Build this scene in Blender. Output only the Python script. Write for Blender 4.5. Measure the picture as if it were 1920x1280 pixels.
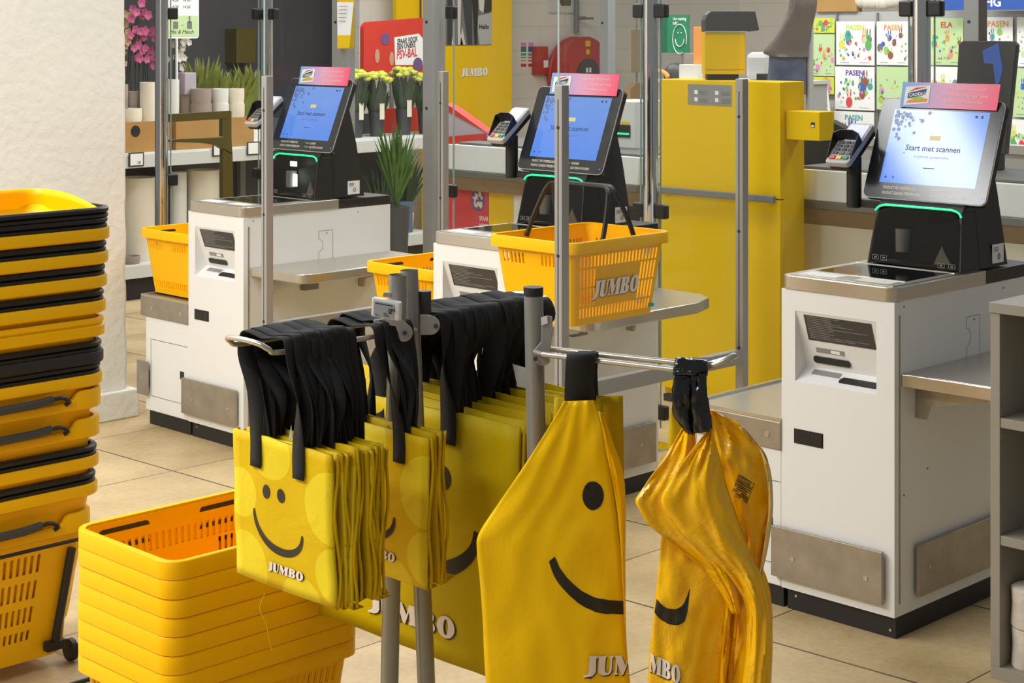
import bpy, bmesh, math, random
from mathutils import Vector, Matrix, noise
from mathutils.geometry import tessellate_polygon
random.seed(7)
S = 0.70710678
CAM_H = 1.6
F = 3250.0
scene = bpy.context.scene
for o in list(bpy.data.objects):
    bpy.data.objects.remove(o, do_unlink=True)
COL = scene.collection

# ------------------------------------------------------------------ camera
cd = bpy.data.cameras.new('camera')
cam = bpy.data.objects.new('camera', cd)
COL.objects.link(cam)
cam.location = (0, 0, CAM_H)
cam.rotation_euler = (math.radians(90), 0, math.radians(-45))
cd.sensor_width = 36.0
cd.lens = 36.0 * F / 1920.0
cd.shift_y = -(640 - 50) / 1920.0
cd.clip_start = 0.05
cd.clip_end = 60
scene.camera = cam

# ------------------------------------------------------------------ world, lights, exposure
w = bpy.data.worlds.new('store_world')
scene.world = w
w.use_nodes = True
w.node_tree.nodes['Background'].inputs[0].default_value = (0.98, 0.99, 1.0, 1)
w.node_tree.nodes['Background'].inputs[1].default_value = 0.23
scene.view_settings.view_transform = 'Standard'
scene.view_settings.look = 'None'
scene.view_settings.exposure = 0.0
scene.view_settings.gamma = 1.0
scene.view_settings.use_curve_mapping = False


def area(name, loc, sx, sy, power, color=(1, 0.998, 0.985), rot=(0, 0, 0), spread=180):
    l = bpy.data.lights.new(name, 'AREA')
    l.shape = 'RECTANGLE'
    l.size = sx
    l.size_y = sy
    l.energy = power
    l.color = color
    l.spread = math.radians(spread)
    o = bpy.data.objects.new(name, l)
    o.location = loc
    o.rotation_euler = rot
    COL.objects.link(o)
    return o


# ceiling luminaires of the store (long LED troughs running along the aisles)
area('ceiling_light', (1.3, 4.6, 3.3), 3.4, 0.5, 112)
area('ceiling_light', (1.0, 6.4, 3.3), 3.4, 0.5, 60)
area('ceiling_light', (5.0, 5.0, 3.3), 0.5, 3.6, 62)
area('ceiling_light', (7.2, 6.8, 3.3), 0.5, 4.2, 110)
area('ceiling_light', (7.6, 3.4, 3.3), 0.5, 3.0, 75)
area('ceiling_light', (-0.5, 3.9, 3.3), 0.6, 4.0, 165)
area('ceiling_light', (6.5, 8.3, 3.3), 3.5, 0.4, 55)


# ------------------------------------------------------------------ pixel measurements to places
def at(px, py, Z):
    X = (px - 960) / F * Z
    return Vector(((X + Z) * S, (Z - X) * S, CAM_H - (py - 50) / F * Z))


def on_y(px, py, y):
    t = (px - 960) / F
    return at(px, py, y / (S * (1 - t)))


def on_x(px, py, x):
    t = (px - 960) / F
    return at(px, py, x / (S * (1 + t)))


# ------------------------------------------------------------------ materials
def lin(c):
    r = []
    for v in c:
        v = v / 255.0
        r.append(v / 12.92 if v <= 0.04045 else ((v + 0.055) / 1.055) ** 2.4)
    return (r[0], r[1], r[2], 1)


MATS = {}


def mat(name, rgb, rough=0.5, metal=0.0, spec=0.5, bump=0.0, bscale=40, vary=0.0, vscale=3, coat=0.0, emit=0.0,
        brushed=False):
    m = bpy.data.materials.new(name)
    m.use_nodes = True
    nt = m.node_tree
    b = nt.nodes['Principled BSDF']
    c = lin(rgb)
    b.inputs['Base Color'].default_value = c
    b.inputs['Roughness'].default_value = rough
    b.inputs['Metallic'].default_value = metal
    b.inputs['Specular IOR Level'].default_value = spec
    if coat:
        b.inputs['Coat Weight'].default_value = coat
        b.inputs['Coat Roughness'].default_value = 0.08
    if emit:
        b.inputs['Emission Color'].default_value = c
        b.inputs['Emission Strength'].default_value = emit
    tc = nt.nodes.new('ShaderNodeTexCoord')
    if vary:
        n = nt.nodes.new('ShaderNodeTexNoise')
        n.inputs['Scale'].default_value = vscale
        n.inputs['Detail'].default_value = 5
        nt.links.new(tc.outputs['Object'], n.inputs['Vector'])
        r = nt.nodes.new('ShaderNodeValToRGB')
        r.color_ramp.elements[0].position = 0.3
        r.color_ramp.elements[1].position = 0.7
        r.color_ramp.elements[0].color = tuple(v * (1 - vary) for v in c[:3]) + (1,)
        r.color_ramp.elements[1].color = tuple(min(1, v * (1 + vary)) for v in c[:3]) + (1,)
        nt.links.new(n.outputs['Fac'], r.inputs['Fac'])
        nt.links.new(r.outputs['Color'], b.inputs['Base Color'])
    if bump:
        n = nt.nodes.new('ShaderNodeTexNoise')
        n.inputs['Scale'].default_value = bscale
        n.inputs['Detail'].default_value = 4
        if brushed:
            mp = nt.nodes.new('ShaderNodeMapping')
            mp.inputs['Scale'].default_value = (0.03, 0.03, 1)
            nt.links.new(tc.outputs['Object'], mp.inputs['Vector'])
            nt.links.new(mp.outputs['Vector'], n.inputs['Vector'])
        else:
            nt.links.new(tc.outputs['Object'], n.inputs['Vector'])
        bp = nt.nodes.new('ShaderNodeBump')
        bp.inputs['Strength'].default_value = bump
        bp.inputs['Distance'].default_value = 0.01
        nt.links.new(n.outputs['Fac'], bp.inputs['Height'])
        nt.links.new(bp.outputs['Normal'], b.inputs['Normal'])
    MATS[name] = m
    return m


M = {}
M['white'] = mat('white_powder_coat', (230, 230, 228), 0.38, bump=0.02, bscale=180)
M['whiteplastic'] = mat('white_plastic', (236, 236, 234), 0.35)
M['steel'] = mat('brushed_steel', (196, 190, 180), 0.30, metal=0.85, bump=0.06, bscale=220, brushed=True)
M['steelplate'] = mat('scuffed_steel_plate', (168, 160, 148), 0.42, metal=0.75, vary=0.12, vscale=14, bump=0.05,
                      bscale=90)
M['chrome'] = mat('chrome', (215, 215, 215), 0.07, metal=1.0)
M['greypaint'] = mat('grey_painted_metal', (158, 156, 152), 0.42, metal=0.15)
M['greypost'] = mat('grey_anodised_post', (160, 158, 155), 0.45, metal=0.2)
M['pillar'] = mat('light_grey_pillar', (150, 151, 150), 0.5)
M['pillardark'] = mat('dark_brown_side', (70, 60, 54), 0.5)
M['tube'] = mat('silver_grey_tube', (150, 149, 145), 0.36, metal=0.45)
M['wire'] = mat('silver_wire', (190, 185, 174), 0.28, metal=0.6)
M['base'] = mat('black_plinth', (32, 30, 31), 0.55)
M['black'] = mat('black_plastic', (24, 23, 24), 0.42, bump=0.02, bscale=200)
M['softblack'] = mat('black_webbing', (27, 26, 28), 0.85, bump=0.25, bscale=500)
M['shinyblack'] = mat('shiny_black_film', (14, 15, 20), 0.22, coat=0.3)
M['blackglass'] = mat('black_glass', (14, 15, 18), 0.06, spec=0.7)
M['smoke'] = mat('smoked_window', (34, 32, 30), 0.08, spec=0.6)
M['bezel'] = mat('screen_bezel', (40, 42, 46), 0.16, spec=0.5)
M['yellow'] = mat('basket_yellow', (250, 187, 0), 0.38, spec=0.16)
M['yellowroll'] = mat('roll_basket_yellow', (244, 190, 0), 0.34, spec=0.25)
M['yellowcab'] = mat('cabinet_yellow', (228, 188, 0), 0.5, spec=0.15, vary=0.02)
M['yellowwall'] = mat('wall_yellow', (234, 192, 0), 0.5, spec=0.2)
M['olive'] = mat('olive_board', (84, 74, 14), 0.35)
M['ink'] = mat('black_print', (38, 33, 26), 0.5)
M['inkgloss'] = mat('black_print_on_film', (32, 28, 22), 0.3)
M['letterwhite'] = mat('white_print', (238, 226, 214), 0.5)
M['lettershadow'] = mat('dark_print_edge', (70, 50, 30), 0.5)
M['greydark'] = mat('dark_grey', (62, 62, 64), 0.5)
M['greymid'] = mat('mid_grey', (118, 117, 116), 0.5)
M['greylight'] = mat('light_grey', (176, 175, 172), 0.5)
M['infogrey'] = mat('info_label_grey', (58, 56, 56), 0.4)
M['labelgrey'] = mat('label_grey', (140, 138, 136), 0.4)
M['paper'] = mat('white_paper', (236, 236, 234), 0.7)
M['cream'] = mat('cream_ceramic', (228, 220, 200), 0.5, vary=0.04)
M['taupe'] = mat('taupe_ceramic', (160, 144, 134), 0.6, vary=0.05)
M['lilac'] = mat('lilac_ceramic', (178, 166, 176), 0.6)
M['whitepot'] = mat('white_ceramic', (226, 226, 220), 0.45)
M['card'] = mat('brown_cardboard', (172, 130, 72), 0.8, vary=0.08, vscale=6)
M['red'] = mat('sign_red', (204, 58, 44), 0.45)
M['pinkred'] = mat('poster_red', (206, 66, 74), 0.5)
M['firered'] = mat('fire_hose_red', (178, 44, 30), 0.35)
M['green'] = mat('poster_green', (24, 128, 88), 0.5)
M['greendark'] = mat('poster_green_dark', (20, 98, 72), 0.5)
M['leaf'] = mat('leaf_green', (62, 96, 34), 0.5, vary=0.25, vscale=25)
M['leafdark'] = mat('leaf_dark_green', (40, 62, 34), 0.55, vary=0.25, vscale=25)
M['leafyellow'] = mat('leaf_yellow_green', (112, 120, 38), 0.5, vary=0.25, vscale=20)
M['flowyellow'] = mat('yellow_green_petals', (188, 192, 70), 0.6, vary=0.2, vscale=30)
M['pink'] = mat('pink_petals', (176, 86, 124), 0.6, vary=0.2, vscale=30)
M['petalwhite'] = mat('white_petals', (214, 208, 196), 0.6)
M['petalpeach'] = mat('peach_petals', (190, 150, 120), 0.6)
M['bluebin'] = mat('blue_plastic', (86, 104, 134), 0.5)
M['blue'] = mat('sign_blue', (40, 84, 170), 0.4)
M['shelfgrey'] = mat('shelf_grey_laminate', (152, 147, 134), 0.5, vary=0.02)
M['bark'] = mat('birch_bark', (214, 204, 192), 0.75, vary=0.16, vscale=18, bump=0.4, bscale=30)
M['belt'] = mat('conveyor_belt_grey', (92, 90, 88), 0.6)
M['counter'] = mat('counter_white', (206, 208, 204), 0.4)
M['counterlow'] = mat('counter_cream_panel', (196, 188, 168), 0.5)
M['bandbrown'] = mat('brown_counter_band', (128, 108, 78), 0.45)
M['bandgrey'] = mat('grey_counter_band', (112, 110, 104), 0.4, metal=0.3)
M['coat'] = mat('grey_brown_cloth', (104, 94, 88), 0.9, bump=0.3, bscale=30)
M['denim'] = mat('blue_grey_cloth', (84, 90, 112), 0.9, vary=0.2, vscale=12, bump=0.3, bscale=30)
M['wooddoor'] = mat('beige_board', (176, 160, 136), 0.6)
M['baggold'] = mat('paper_bag_brown', (180, 146, 106), 0.8)
M['greenled'] = mat('green_led', (20, 235, 120), 0.3, emit=2.2)
M['whiteled'] = mat('white_led', (225, 255, 245), 0.3, emit=6)
M['blueled'] = mat('blue_led', (60, 80, 255), 0.3, emit=2.0)
M['terminalscreen'] = mat('terminal_display', (196, 200, 226), 0.2, emit=0.25)
M['key'] = mat('grey_key', (96, 96, 96), 0.4)
M['keyred'] = mat('red_key', (208, 48, 60), 0.4)
M['keyyellow'] = mat('yellow_key', (232, 190, 70), 0.4)
M['keygreen'] = mat('green_key', (40, 118, 96), 0.4)
M['darkinterior'] = mat('dark_interior_backdrop', (70, 68, 70), 0.7, vary=0.1, vscale=2)
M['screentext'] = mat('screen_text_dark', (24, 52, 100), 0.5)
M['screenpale'] = mat('screen_pattern', (84, 104, 150), 0.3, emit=0.25)
M['logoyellow'] = mat('screen_logo_yellow', (196, 186, 120), 0.4, emit=0.3)
M['bodylight'] = mat('printed_portrait', (196, 150, 120), 0.6)
M['plum'] = mat('printed_plum', (110, 80, 130), 0.6)
M['thread'] = mat('yellow_thread', (230, 190, 30), 0.6)
M['esl'] = mat('paper_display_grey', (172, 176, 180), 0.35)
M['purple'] = mat('print_purple', (92, 52, 160), 0.6)
for nm, c in dict(p_green=(90, 170, 90), p_blue=(50, 90, 200), p_pink=(224, 130, 190), p_brown=(140, 84, 64),
                  p_orange=(232, 150, 70), p_yellow=(214, 216, 90), p_red=(208, 64, 70), p_teal=(60, 160, 150),
                  p_grey=(110, 110, 116), p_sky=(90, 170, 225), p_grass=(150, 200, 90), p_lime=(206, 214, 60),
                  p_palegreen=(190, 216, 160)).items():
    M[nm] = mat('print_' + nm[2:], c, 0.6)


def mat_screen():
    m = bpy.data.materials.new('lit_blue_display')
    m.use_nodes = True
    nt = m.node_tree
    b = nt.nodes['Principled BSDF']
    b.inputs['Base Color'].default_value = lin((20, 26, 40))
    b.inputs['Roughness'].default_value = 0.12
    tc = nt.nodes.new('ShaderNodeTexCoord')
    sp = nt.nodes.new('ShaderNodeSeparateXYZ')
    nt.links.new(tc.outputs['UV'], sp.inputs[0])
    r = nt.nodes.new('ShaderNodeValToRGB')
    r.color_ramp.elements[0].color = lin((96, 150, 252))
    r.color_ramp.elements[1].color = lin((124, 166, 244))
    nt.links.new(sp.outputs['Y'], r.inputs['Fac'])
    nt.links.new(r.outputs['Color'], b.inputs['Emission Color'])
    b.inputs['Emission Strength'].default_value = 0.85
    return m


def mat_topper():
    m = bpy.data.materials.new('blue_to_pink_print')
    m.use_nodes = True
    nt = m.node_tree
    b = nt.nodes['Principled BSDF']
    tc = nt.nodes.new('ShaderNodeTexCoord')
    sp = nt.nodes.new('ShaderNodeSeparateXYZ')
    nt.links.new(tc.outputs['UV'], sp.inputs[0])
    r = nt.nodes.new('ShaderNodeValToRGB')
    r.color_ramp.elements[0].color = lin((110, 170, 232))
    r.color_ramp.elements[1].color = lin((246, 84, 120))
    e = r.color_ramp.elements.new(0.5)
    e.color = lin((232, 160, 196))
    nt.links.new(sp.outputs['X'], r.inputs['Fac'])
    nt.links.new(r.outputs['Color'], b.inputs['Base Color'])
    b.inputs['Roughness'].default_value = 0.35
    return m


def mat_bag(name, rgb, rough, dots=None, dotrgb=None, wrinkle=0.3, wscale=9, coat=0.0, spec=0.5, trans=0.0):
    m = bpy.data.materials.new(name)
    m.use_nodes = True
    nt = m.node_tree
    N, L = nt.nodes, nt.links
    b = N['Principled BSDF']
    b.inputs['Roughness'].default_value = rough
    b.inputs['Specular IOR Level'].default_value = spec
    if coat:
        b.inputs['Coat Weight'].default_value = coat
        b.inputs['Coat Roughness'].default_value = 0.12
    tc = N.new('ShaderNodeTexCoord')
    col = N.new('ShaderNodeRGB')
    col.outputs[0].default_value = lin(rgb)
    out = col.outputs[0]
    if dots:
        prev = None
        for (cx, cy, r) in dots:
            d = N.new('ShaderNodeVectorMath')
            d.operation = 'DISTANCE'
            d.inputs[1].default_value = (cx, cy, 0)
            L.new(tc.outputs['UV'], d.inputs[0])
            lt = N.new('ShaderNodeMath')
            lt.operation = 'LESS_THAN'
            lt.inputs[1].default_value = r
            L.new(d.outputs['Value'], lt.inputs[0])
            if prev is None:
                prev = lt.outputs[0]
            else:
                mx = N.new('ShaderNodeMath')
                mx.operation = 'MAXIMUM'
                L.new(prev, mx.inputs[0])
                L.new(lt.outputs[0], mx.inputs[1])
                prev = mx.outputs[0]
        mix = N.new('ShaderNodeMix')
        mix.data_type = 'RGBA'
        mix.inputs[6].default_value = lin(rgb)
        mix.inputs[7].default_value = lin(dotrgb)
        L.new(prev, mix.inputs[0])
        out = mix.outputs[2]
    L.new(out, b.inputs['Base Color'])
    n = N.new('ShaderNodeTexNoise')
    n.inputs['Scale'].default_value = wscale
    n.inputs['Detail'].default_value = 6
    n.inputs['Roughness'].default_value = 0.6
    n.inputs['Distortion'].default_value = 0.6
    L.new(tc.outputs['Object'], n.inputs['Vector'])
    bp = N.new('ShaderNodeBump')
    bp.inputs['Strength'].default_value = wrinkle
    bp.inputs['Distance'].default_value = 0.02
    L.new(n.outputs['Fac'], bp.inputs['Height'])
    L.new(bp.outputs['Normal'], b.inputs['Normal'])
    return m


M['screen'] = mat_screen()
M['topper'] = mat_topper()
M['totesmall'] = mat_bag('yellow_tote_with_pale_dots', (222, 184, 0), 0.55, spec=0.2,
                         dots=[(0.08, 0.58, 0.17), (0.98, 0.64, 0.24), (0.40, 0.92, 0.20), (0.12, 0.10, 0.22),
                               (1.0, 0.20, 0.18), (0.68, -0.06, 0.2)], dotrgb=(234, 208, 36), wrinkle=0.2)
M['totebig'] = mat_bag('olive_yellow_tote', (200, 172, 0), 0.55, spec=0.2, wrinkle=0.25, wscale=5)
M['toteback'] = mat_bag('yellow_tote_plain', (208, 172, 0), 0.6, spec=0.2, wrinkle=0.3, wscale=7)
M['film'] = mat_bag('glossy_yellow_film', (255, 204, 0), 0.3, wrinkle=0.2, wscale=7, coat=0.12, spec=0.2)
M['filmwrinkled'] = mat_bag('wrinkled_glossy_orange_film', (255, 194, 0), 0.22, wrinkle=0.5, wscale=11, coat=0.4, spec=0.25)
M['filmpale'] = mat_bag('pale_film_edge', (246, 214, 130), 0.35, wrinkle=0.3, wscale=14, coat=0.4)


def mat_glass(name, tint, gloss=0.06):
    m = bpy.data.materials.new(name)
    m.use_nodes = True
    nt = m.node_tree
    N, L = nt.nodes, nt.links
    N.remove(N['Principled BSDF'])
    tr = N.new('ShaderNodeBsdfTransparent')
    tr.inputs[0].default_value = tint + (1,)
    gl = N.new('ShaderNodeBsdfGlossy')
    gl.inputs['Roughness'].default_value = 0.03
    df = N.new('ShaderNodeBsdfDiffuse')
    df.inputs[0].default_value = (0.8, 0.8, 0.78, 1)
    fr = N.new('ShaderNodeFresnel')
    fr.inputs[0].default_value = 1.3
    m1 = N.new('ShaderNodeMixShader')
    m1.inputs[0].default_value = gloss
    m2 = N.new('ShaderNodeMixShader')
    L.new(tr.outputs[0], m1.inputs[1])
    L.new(df.outputs[0], m1.inputs[2])
    ge = N.new('ShaderNodeNewGeometry')
    inv = N.new('ShaderNodeMath')
    inv.operation = 'SUBTRACT'
    inv.inputs[0].default_value = 1.0
    L.new(ge.outputs['Backfacing'], inv.inputs[1])
    mu = N.new('ShaderNodeMath')
    mu.operation = 'MULTIPLY'
    L.new(fr.outputs[0], mu.inputs[0])
    L.new(inv.outputs[0], mu.inputs[1])
    L.new(mu.outputs[0], m2.inputs[0])
    L.new(m1.outputs[0], m2.inputs[1])
    L.new(gl.outputs[0], m2.inputs[2])
    L.new(m2.outputs[0], N['Material Output'].inputs[0])
    return m


M['glass'] = mat_glass('clear_glass_panel', (0.965, 0.975, 0.97), 0.005)
M['glassedge'] = mat('green_glass_edge', (150, 176, 170), 0.15)
M['scanwindow'] = mat_glass('smoked_scanner_window', (0.62, 0.60, 0.58), 0.01)
M['acrylic'] = mat_glass('clear_acrylic', (0.9, 0.9, 0.9), 0.05)


def mat_floor():
    m = bpy.data.materials.new('beige_floor_tiles')
    m.use_nodes = True
    nt = m.node_tree
    N, L = nt.nodes, nt.links
    b = N['Principled BSDF']
    b.inputs['Roughness'].default_value = 0.42
    tc = N.new('ShaderNodeTexCoord')
    sp = N.new('ShaderNodeSeparateXYZ')
    L.new(tc.outputs['Object'], sp.inputs[0])

    def mth(op, a, bb=None):
        n = N.new('ShaderNodeMath')
        n.operation = op
        for i, v in enumerate((a, bb)):
            if v is None:
                continue
            if isinstance(v, (int, float)):
                n.inputs[i].default_value = v
            else:
                L.new(v, n.inputs[i])
        return n.outputs[0]

    T = 0.615
    xs = mth('ADD', sp.outputs['X'], mth('MULTIPLY', mth('SUBTRACT', sp.outputs['Y'], 4.0), 0.045))
    gx = mth('DIVIDE', mth('ADD', xs, T * 20 - 3.61), T)
    gy = mth('DIVIDE', mth('ADD', sp.outputs['Y'], T * 20 - 2.82), T)
    fx = mth('ABSOLUTE', mth('SUBTRACT', mth('FRACT', mth('ADD', gx, 0.5)), 0.5))
    fy = mth('ABSOLUTE', mth('SUBTRACT', mth('FRACT', mth('ADD', gy, 0.5)), 0.5))
    jx = mth('LESS_THAN', fx, 0.0065)
    jy = mth('LESS_THAN', fy, 0.0038)
    joint = mth('MAXIMUM', jx, jy)
    cx = N.new('ShaderNodeCombineXYZ')
    L.new(mth('FLOOR', gx), cx.inputs[0])
    L.new(mth('FLOOR', gy), cx.inputs[1])
    wn = N.new('ShaderNodeTexWhiteNoise')
    L.new(cx.outputs[0], wn.inputs['Vector'])
    n1 = N.new('ShaderNodeTexNoise')
    n1.inputs['Scale'].default_value = 3.2
    n1.inputs['Detail'].default_value = 8
    L.new(tc.outputs['Object'], n1.inputs['Vector'])
    n2 = N.new('ShaderNodeTexNoise')
    n2.inputs['Scale'].default_value = 45
    n2.inputs['Detail'].default_value = 5
    L.new(tc.outputs['Object'], n2.inputs['Vector'])
    fac = mth('ADD', mth('MULTIPLY', n1.outputs['Fac'], 0.7),
              mth('ADD', mth('MULTIPLY', n2.outputs['Fac'], 0.3), mth('MULTIPLY', wn.outputs['Value'], 0.10)))
    r = N.new('ShaderNodeValToRGB')
    r.color_ramp.elements[0].position = 0.35
    r.color_ramp.elements[1].position = 0.75
    r.color_ramp.elements[0].color = lin((170, 146, 104))
    r.color_ramp.elements[1].color = lin((216, 192, 146))
    L.new(fac, r.inputs['Fac'])
    mix = N.new('ShaderNodeMix')
    mix.data_type = 'RGBA'
    mix.inputs[7].default_value = lin((84, 72, 56))
    L.new(joint, mix.inputs[0])
    L.new(r.outputs['Color'], mix.inputs[6])
    L.new(mix.outputs[2], b.inputs['Base Color'])
    bp = N.new('ShaderNodeBump')
    bp.inputs['Strength'].default_value = 0.25
    bp.inputs['Distance'].default_value = 0.004
    L.new(mth('SUBTRACT', n2.outputs['Fac'], joint), bp.inputs['Height'])
    L.new(bp.outputs['Normal'], b.inputs['Normal'])
    return m


def mat_wall(name, rgb, bw=0.62, bh=0.2, dark=0.9, strength=0.35):
    m = bpy.data.materials.new(name)
    m.use_nodes = True
    nt = m.node_tree
    N, L = nt.nodes, nt.links
    b = N['Principled BSDF']
    b.inputs['Roughness'].default_value = 0.7
    tc = N.new('ShaderNodeTexCoord')
    sp = N.new('ShaderNodeSeparateXYZ')
    L.new(tc.outputs['Object'], sp.inputs[0])
    cx = N.new('ShaderNodeCombineXYZ')
    L.new(sp.outputs['X'], cx.inputs[0])
    L.new(sp.outputs['Z'], cx.inputs[1])
    bk = N.new('ShaderNodeTexBrick')
    bk.inputs['Scale'].default_value = 1
    bk.inputs['Brick Width'].default_value = bw
    bk.inputs['Row Height'].default_value = bh
    bk.inputs['Mortar Size'].default_value = 0.008
    bk.inputs['Mortar Smooth'].default_value = 0.6
    c = lin(rgb)
    bk.inputs['Color1'].default_value = c
    bk.inputs['Color2'].default_value = c
    bk.inputs['Mortar'].default_value = tuple(v * dark for v in c[:3]) + (1,)
    L.new(cx.outputs[0], bk.inputs['Vector'])
    L.new(bk.outputs['Color'], b.inputs['Base Color'])
    n = N.new('ShaderNodeTexNoise')
    n.inputs['Scale'].default_value = 22
    n.inputs['Detail'].default_value = 6
    L.new(tc.outputs['Object'], n.inputs['Vector'])
    bp = N.new('ShaderNodeBump')
    bp.inputs['Strength'].default_value = strength
    bp.inputs['Distance'].default_value = 0.01
    L.new(n.outputs['Fac'], bp.inputs['Height'])
    L.new(bp.outputs['Normal'], b.inputs['Normal'])
    return m


M['floor'] = mat_floor()
M['wallbrick'] = mat_wall('painted_brick', (224, 220, 212))
M['wallplaster'] = mat('rough_white_plaster', (226, 223, 212), 0.8, vary=0.03, vscale=3, bump=0.5, bscale=28)


# ------------------------------------------------------------------ mesh helpers
class MB:
    def __init__(s):
        s.v, s.f, s.m = [], [], []
        s.cur = 0
        s.uv = {}

    def add(s, vs, fs, uvs=None):
        b = len(s.v)
        s.v += [tuple(p) for p in vs]
        for f in fs:
            s.f.append(tuple(b + i for i in f))
            s.m.append(s.cur)
        if uvs:
            for i, q in enumerate(uvs):
                s.uv[b + i] = q
        return s

    def box(s, x0, x1, y0, y1, z0, z1):
        v = [(x0, y0, z0), (x1, y0, z0), (x1, y1, z0), (x0, y1, z0), (x0, y0, z1), (x1, y0, z1), (x1, y1, z1),
             (x0, y1, z1)]
        return s.add(v, [(0, 3, 2, 1), (4, 5, 6, 7), (0, 1, 5, 4), (1, 2, 6, 5), (2, 3, 7, 6), (3, 0, 4, 7)])

    def prism(s, pts, off):
        """closed polygon pts (3D), extruded by vector off"""
        n = len(pts)
        pts = [Vector(p) for p in pts]
        off = Vector(off)
        v = pts + [p + off for p in pts]
        fs = [tuple(range(n))[::-1], tuple(range(n, 2 * n))]
        for i in range(n):
            j = (i + 1) % n
            fs.append((i, j, n + j, n + i))
        return s.add(v, fs)

    def obox(s, c, ax, ay, az):
        c, ax, ay, az = Vector(c), Vector(ax), Vector(ay), Vector(az)
        v = []
        for k in (-1, 1):
            for (i, j) in ((-1, -1), (1, -1), (1, 1), (-1, 1)):
                v.append(c + ax * i + ay * j + az * k)
        return s.add(v, [(0, 3, 2, 1), (4, 5, 6, 7), (0, 1, 5, 4), (1, 2, 6, 5), (2, 3, 7, 6), (3, 0, 4, 7)])

    def cyl(s, p0, p1, r0, r1=None, n=16, caps=True):
        r1 = r0 if r1 is None else r1
        p0, p1 = Vector(p0), Vector(p1)
        d = (p1 - p0).normalized()
        a = d.orthogonal().normalized()
        b = d.cross(a)
        v = []
        for p, r in ((p0, r0), (p1, r1)):
            for i in range(n):
                t = 2 * math.pi * i / n
                v.append(p + (a * math.cos(t) + b * math.sin(t)) * r)
        fs = [(i, (i + 1) % n, n + (i + 1) % n, n + i) for i in range(n)]
        if caps:
            fs += [tuple(range(n))[::-1], tuple(range(n, 2 * n))]
        return s.add(v, fs)

    def tube(s, pts, r, n=10, closed=False, flat=None):
        pts = [Vector(p) for p in pts]
        rings = []
        prev = None
        N = len(pts)
        for i, p in enumerate(pts):
            if closed:
                d = (pts[(i + 1) % N] - pts[i - 1]).normalized()
            else:
                d = (pts[min(i + 1, N - 1)] - pts[max(i - 1, 0)]).normalized()
            if prev is None:
                a = d.orthogonal().normalized()
            else:
                a = (prev - d * prev.dot(d)).normalized()
            prev = a
            b = d.cross(a)
            rings.append([p + (a * math.cos(2 * math.pi * k / n) + b * math.sin(2 * math.pi * k / n)) * r for k in
                          range(n)])
        v = [q for rg in rings for q in rg]
        fs = []
        R = N if closed else N - 1
        for i in range(R):
            for k in range(n):
                a0 = i * n + k
                a1 = i * n + (k + 1) % n
                b0 = ((i + 1) % N) * n + k
                b1 = ((i + 1) % N) * n + (k + 1) % n
                fs.append((a0, a1, b1, b0))
        if not closed:
            fs += [tuple(range(n))[::-1], tuple(range((N - 1) * n, N * n))]
        return s.add(v, fs)

    def lathe(s, prof, c=(0, 0, 0), n=24, close=False):
        cx, cy, cz = c
        v = []
        for (r, z) in prof:
            for i in range(n):
                t = 2 * math.pi * i / n
                v.append((cx + r * math.cos(t), cy + r * math.sin(t), cz + z))
        fs = []
        for j in range(len(prof) - 1):
            for i in range(n):
                k = (i + 1) % n
                fs.append((j * n + i, j * n + k, (j + 1) * n + k, (j + 1) * n + i))
        if prof[0][0] > 1e-5:
            fs.append(tuple(range(n))[::-1])
        return s.add(v, fs)

    def grid(s, fn, nu, nv, uv=True):
        v, q = [], []
        for j in range(nv + 1):
            for i in range(nu + 1):
                v.append(fn(i / nu, j / nv))
                q.append((i / nu, 1 - j / nv))
        fs = []
        for j in range(nv):
            for i in range(nu):
                a = j * (nu + 1) + i
                fs.append((a, a + nu + 1, a + nu + 2, a + 1))
        return s.add(v, fs, q if uv else None)

    def sphere(s, c, r, nu=12, nv=8, sc=(1, 1, 1)):
        c = Vector(c)
        v = []
        for j in range(nv + 1):
            ph = math.pi * j / nv
            for i in range(nu):
                th = 2 * math.pi * i / nu
                v.append(c + Vector((math.sin(ph) * math.cos(th) * sc[0], math.sin(ph) * math.sin(th) * sc[1],
                                     math.cos(ph) * sc[2])) * r)
        fs = []
        for j in range(nv):
            for i in range(nu):
                k = (i + 1) % nu
                fs.append((j * nu + i, (j + 1) * nu + i, (j + 1) * nu + k, j * nu + k))
        return s.add(v, fs)

    def build(s, name, mats, parent=None, bevel=0, seg=2, smooth=False, solid=0, auto=None, off=0, sub=0):
        me = bpy.data.meshes.new(name)
        me.from_pydata(s.v, [], s.f)
        if not isinstance(mats, (list, tuple)):
            mats = [mats]
        for m in mats:
            me.materials.append(m)
        for p, mi in zip(me.polygons, s.m):
            p.material_index = min(mi, len(mats) - 1)
        if s.uv:
            ul = me.uv_layers.new(name='UVMap')
            for lp in me.loops:
                q = s.uv.get(lp.vertex_index, (0, 0))
                ul.data[lp.index].uv = q
        if smooth:
            for p in me.polygons:
                p.use_smooth = True
            try:
                me.set_sharp_from_angle(angle=math.radians(auto or 40))
            except Exception:
                pass
        me.update()
        o = bpy.data.objects.new(name, me)
        COL.objects.link(o)
        if parent is not None:
            o.parent = parent
        if solid:
            md = o.modifiers.new('solid', 'SOLIDIFY')
            md.thickness = solid
            md.offset = off
        if bevel:
            md = o.modifiers.new('bevel', 'BEVEL')
            md.width = bevel
            md.segments = seg
            md.limit_method = 'ANGLE'
            md.angle_limit = math.radians(35)
        if sub:
            md = o.modifiers.new('sub', 'SUBSURF')
            md.levels = sub
            md.render_levels = sub
        return o


def tag(o, label, cat, group=None, kind=None):
    o['label'] = label
    o['category'] = cat
    if group:
        o['group'] = group
    if kind:
        o['kind'] = kind
    return o


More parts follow.
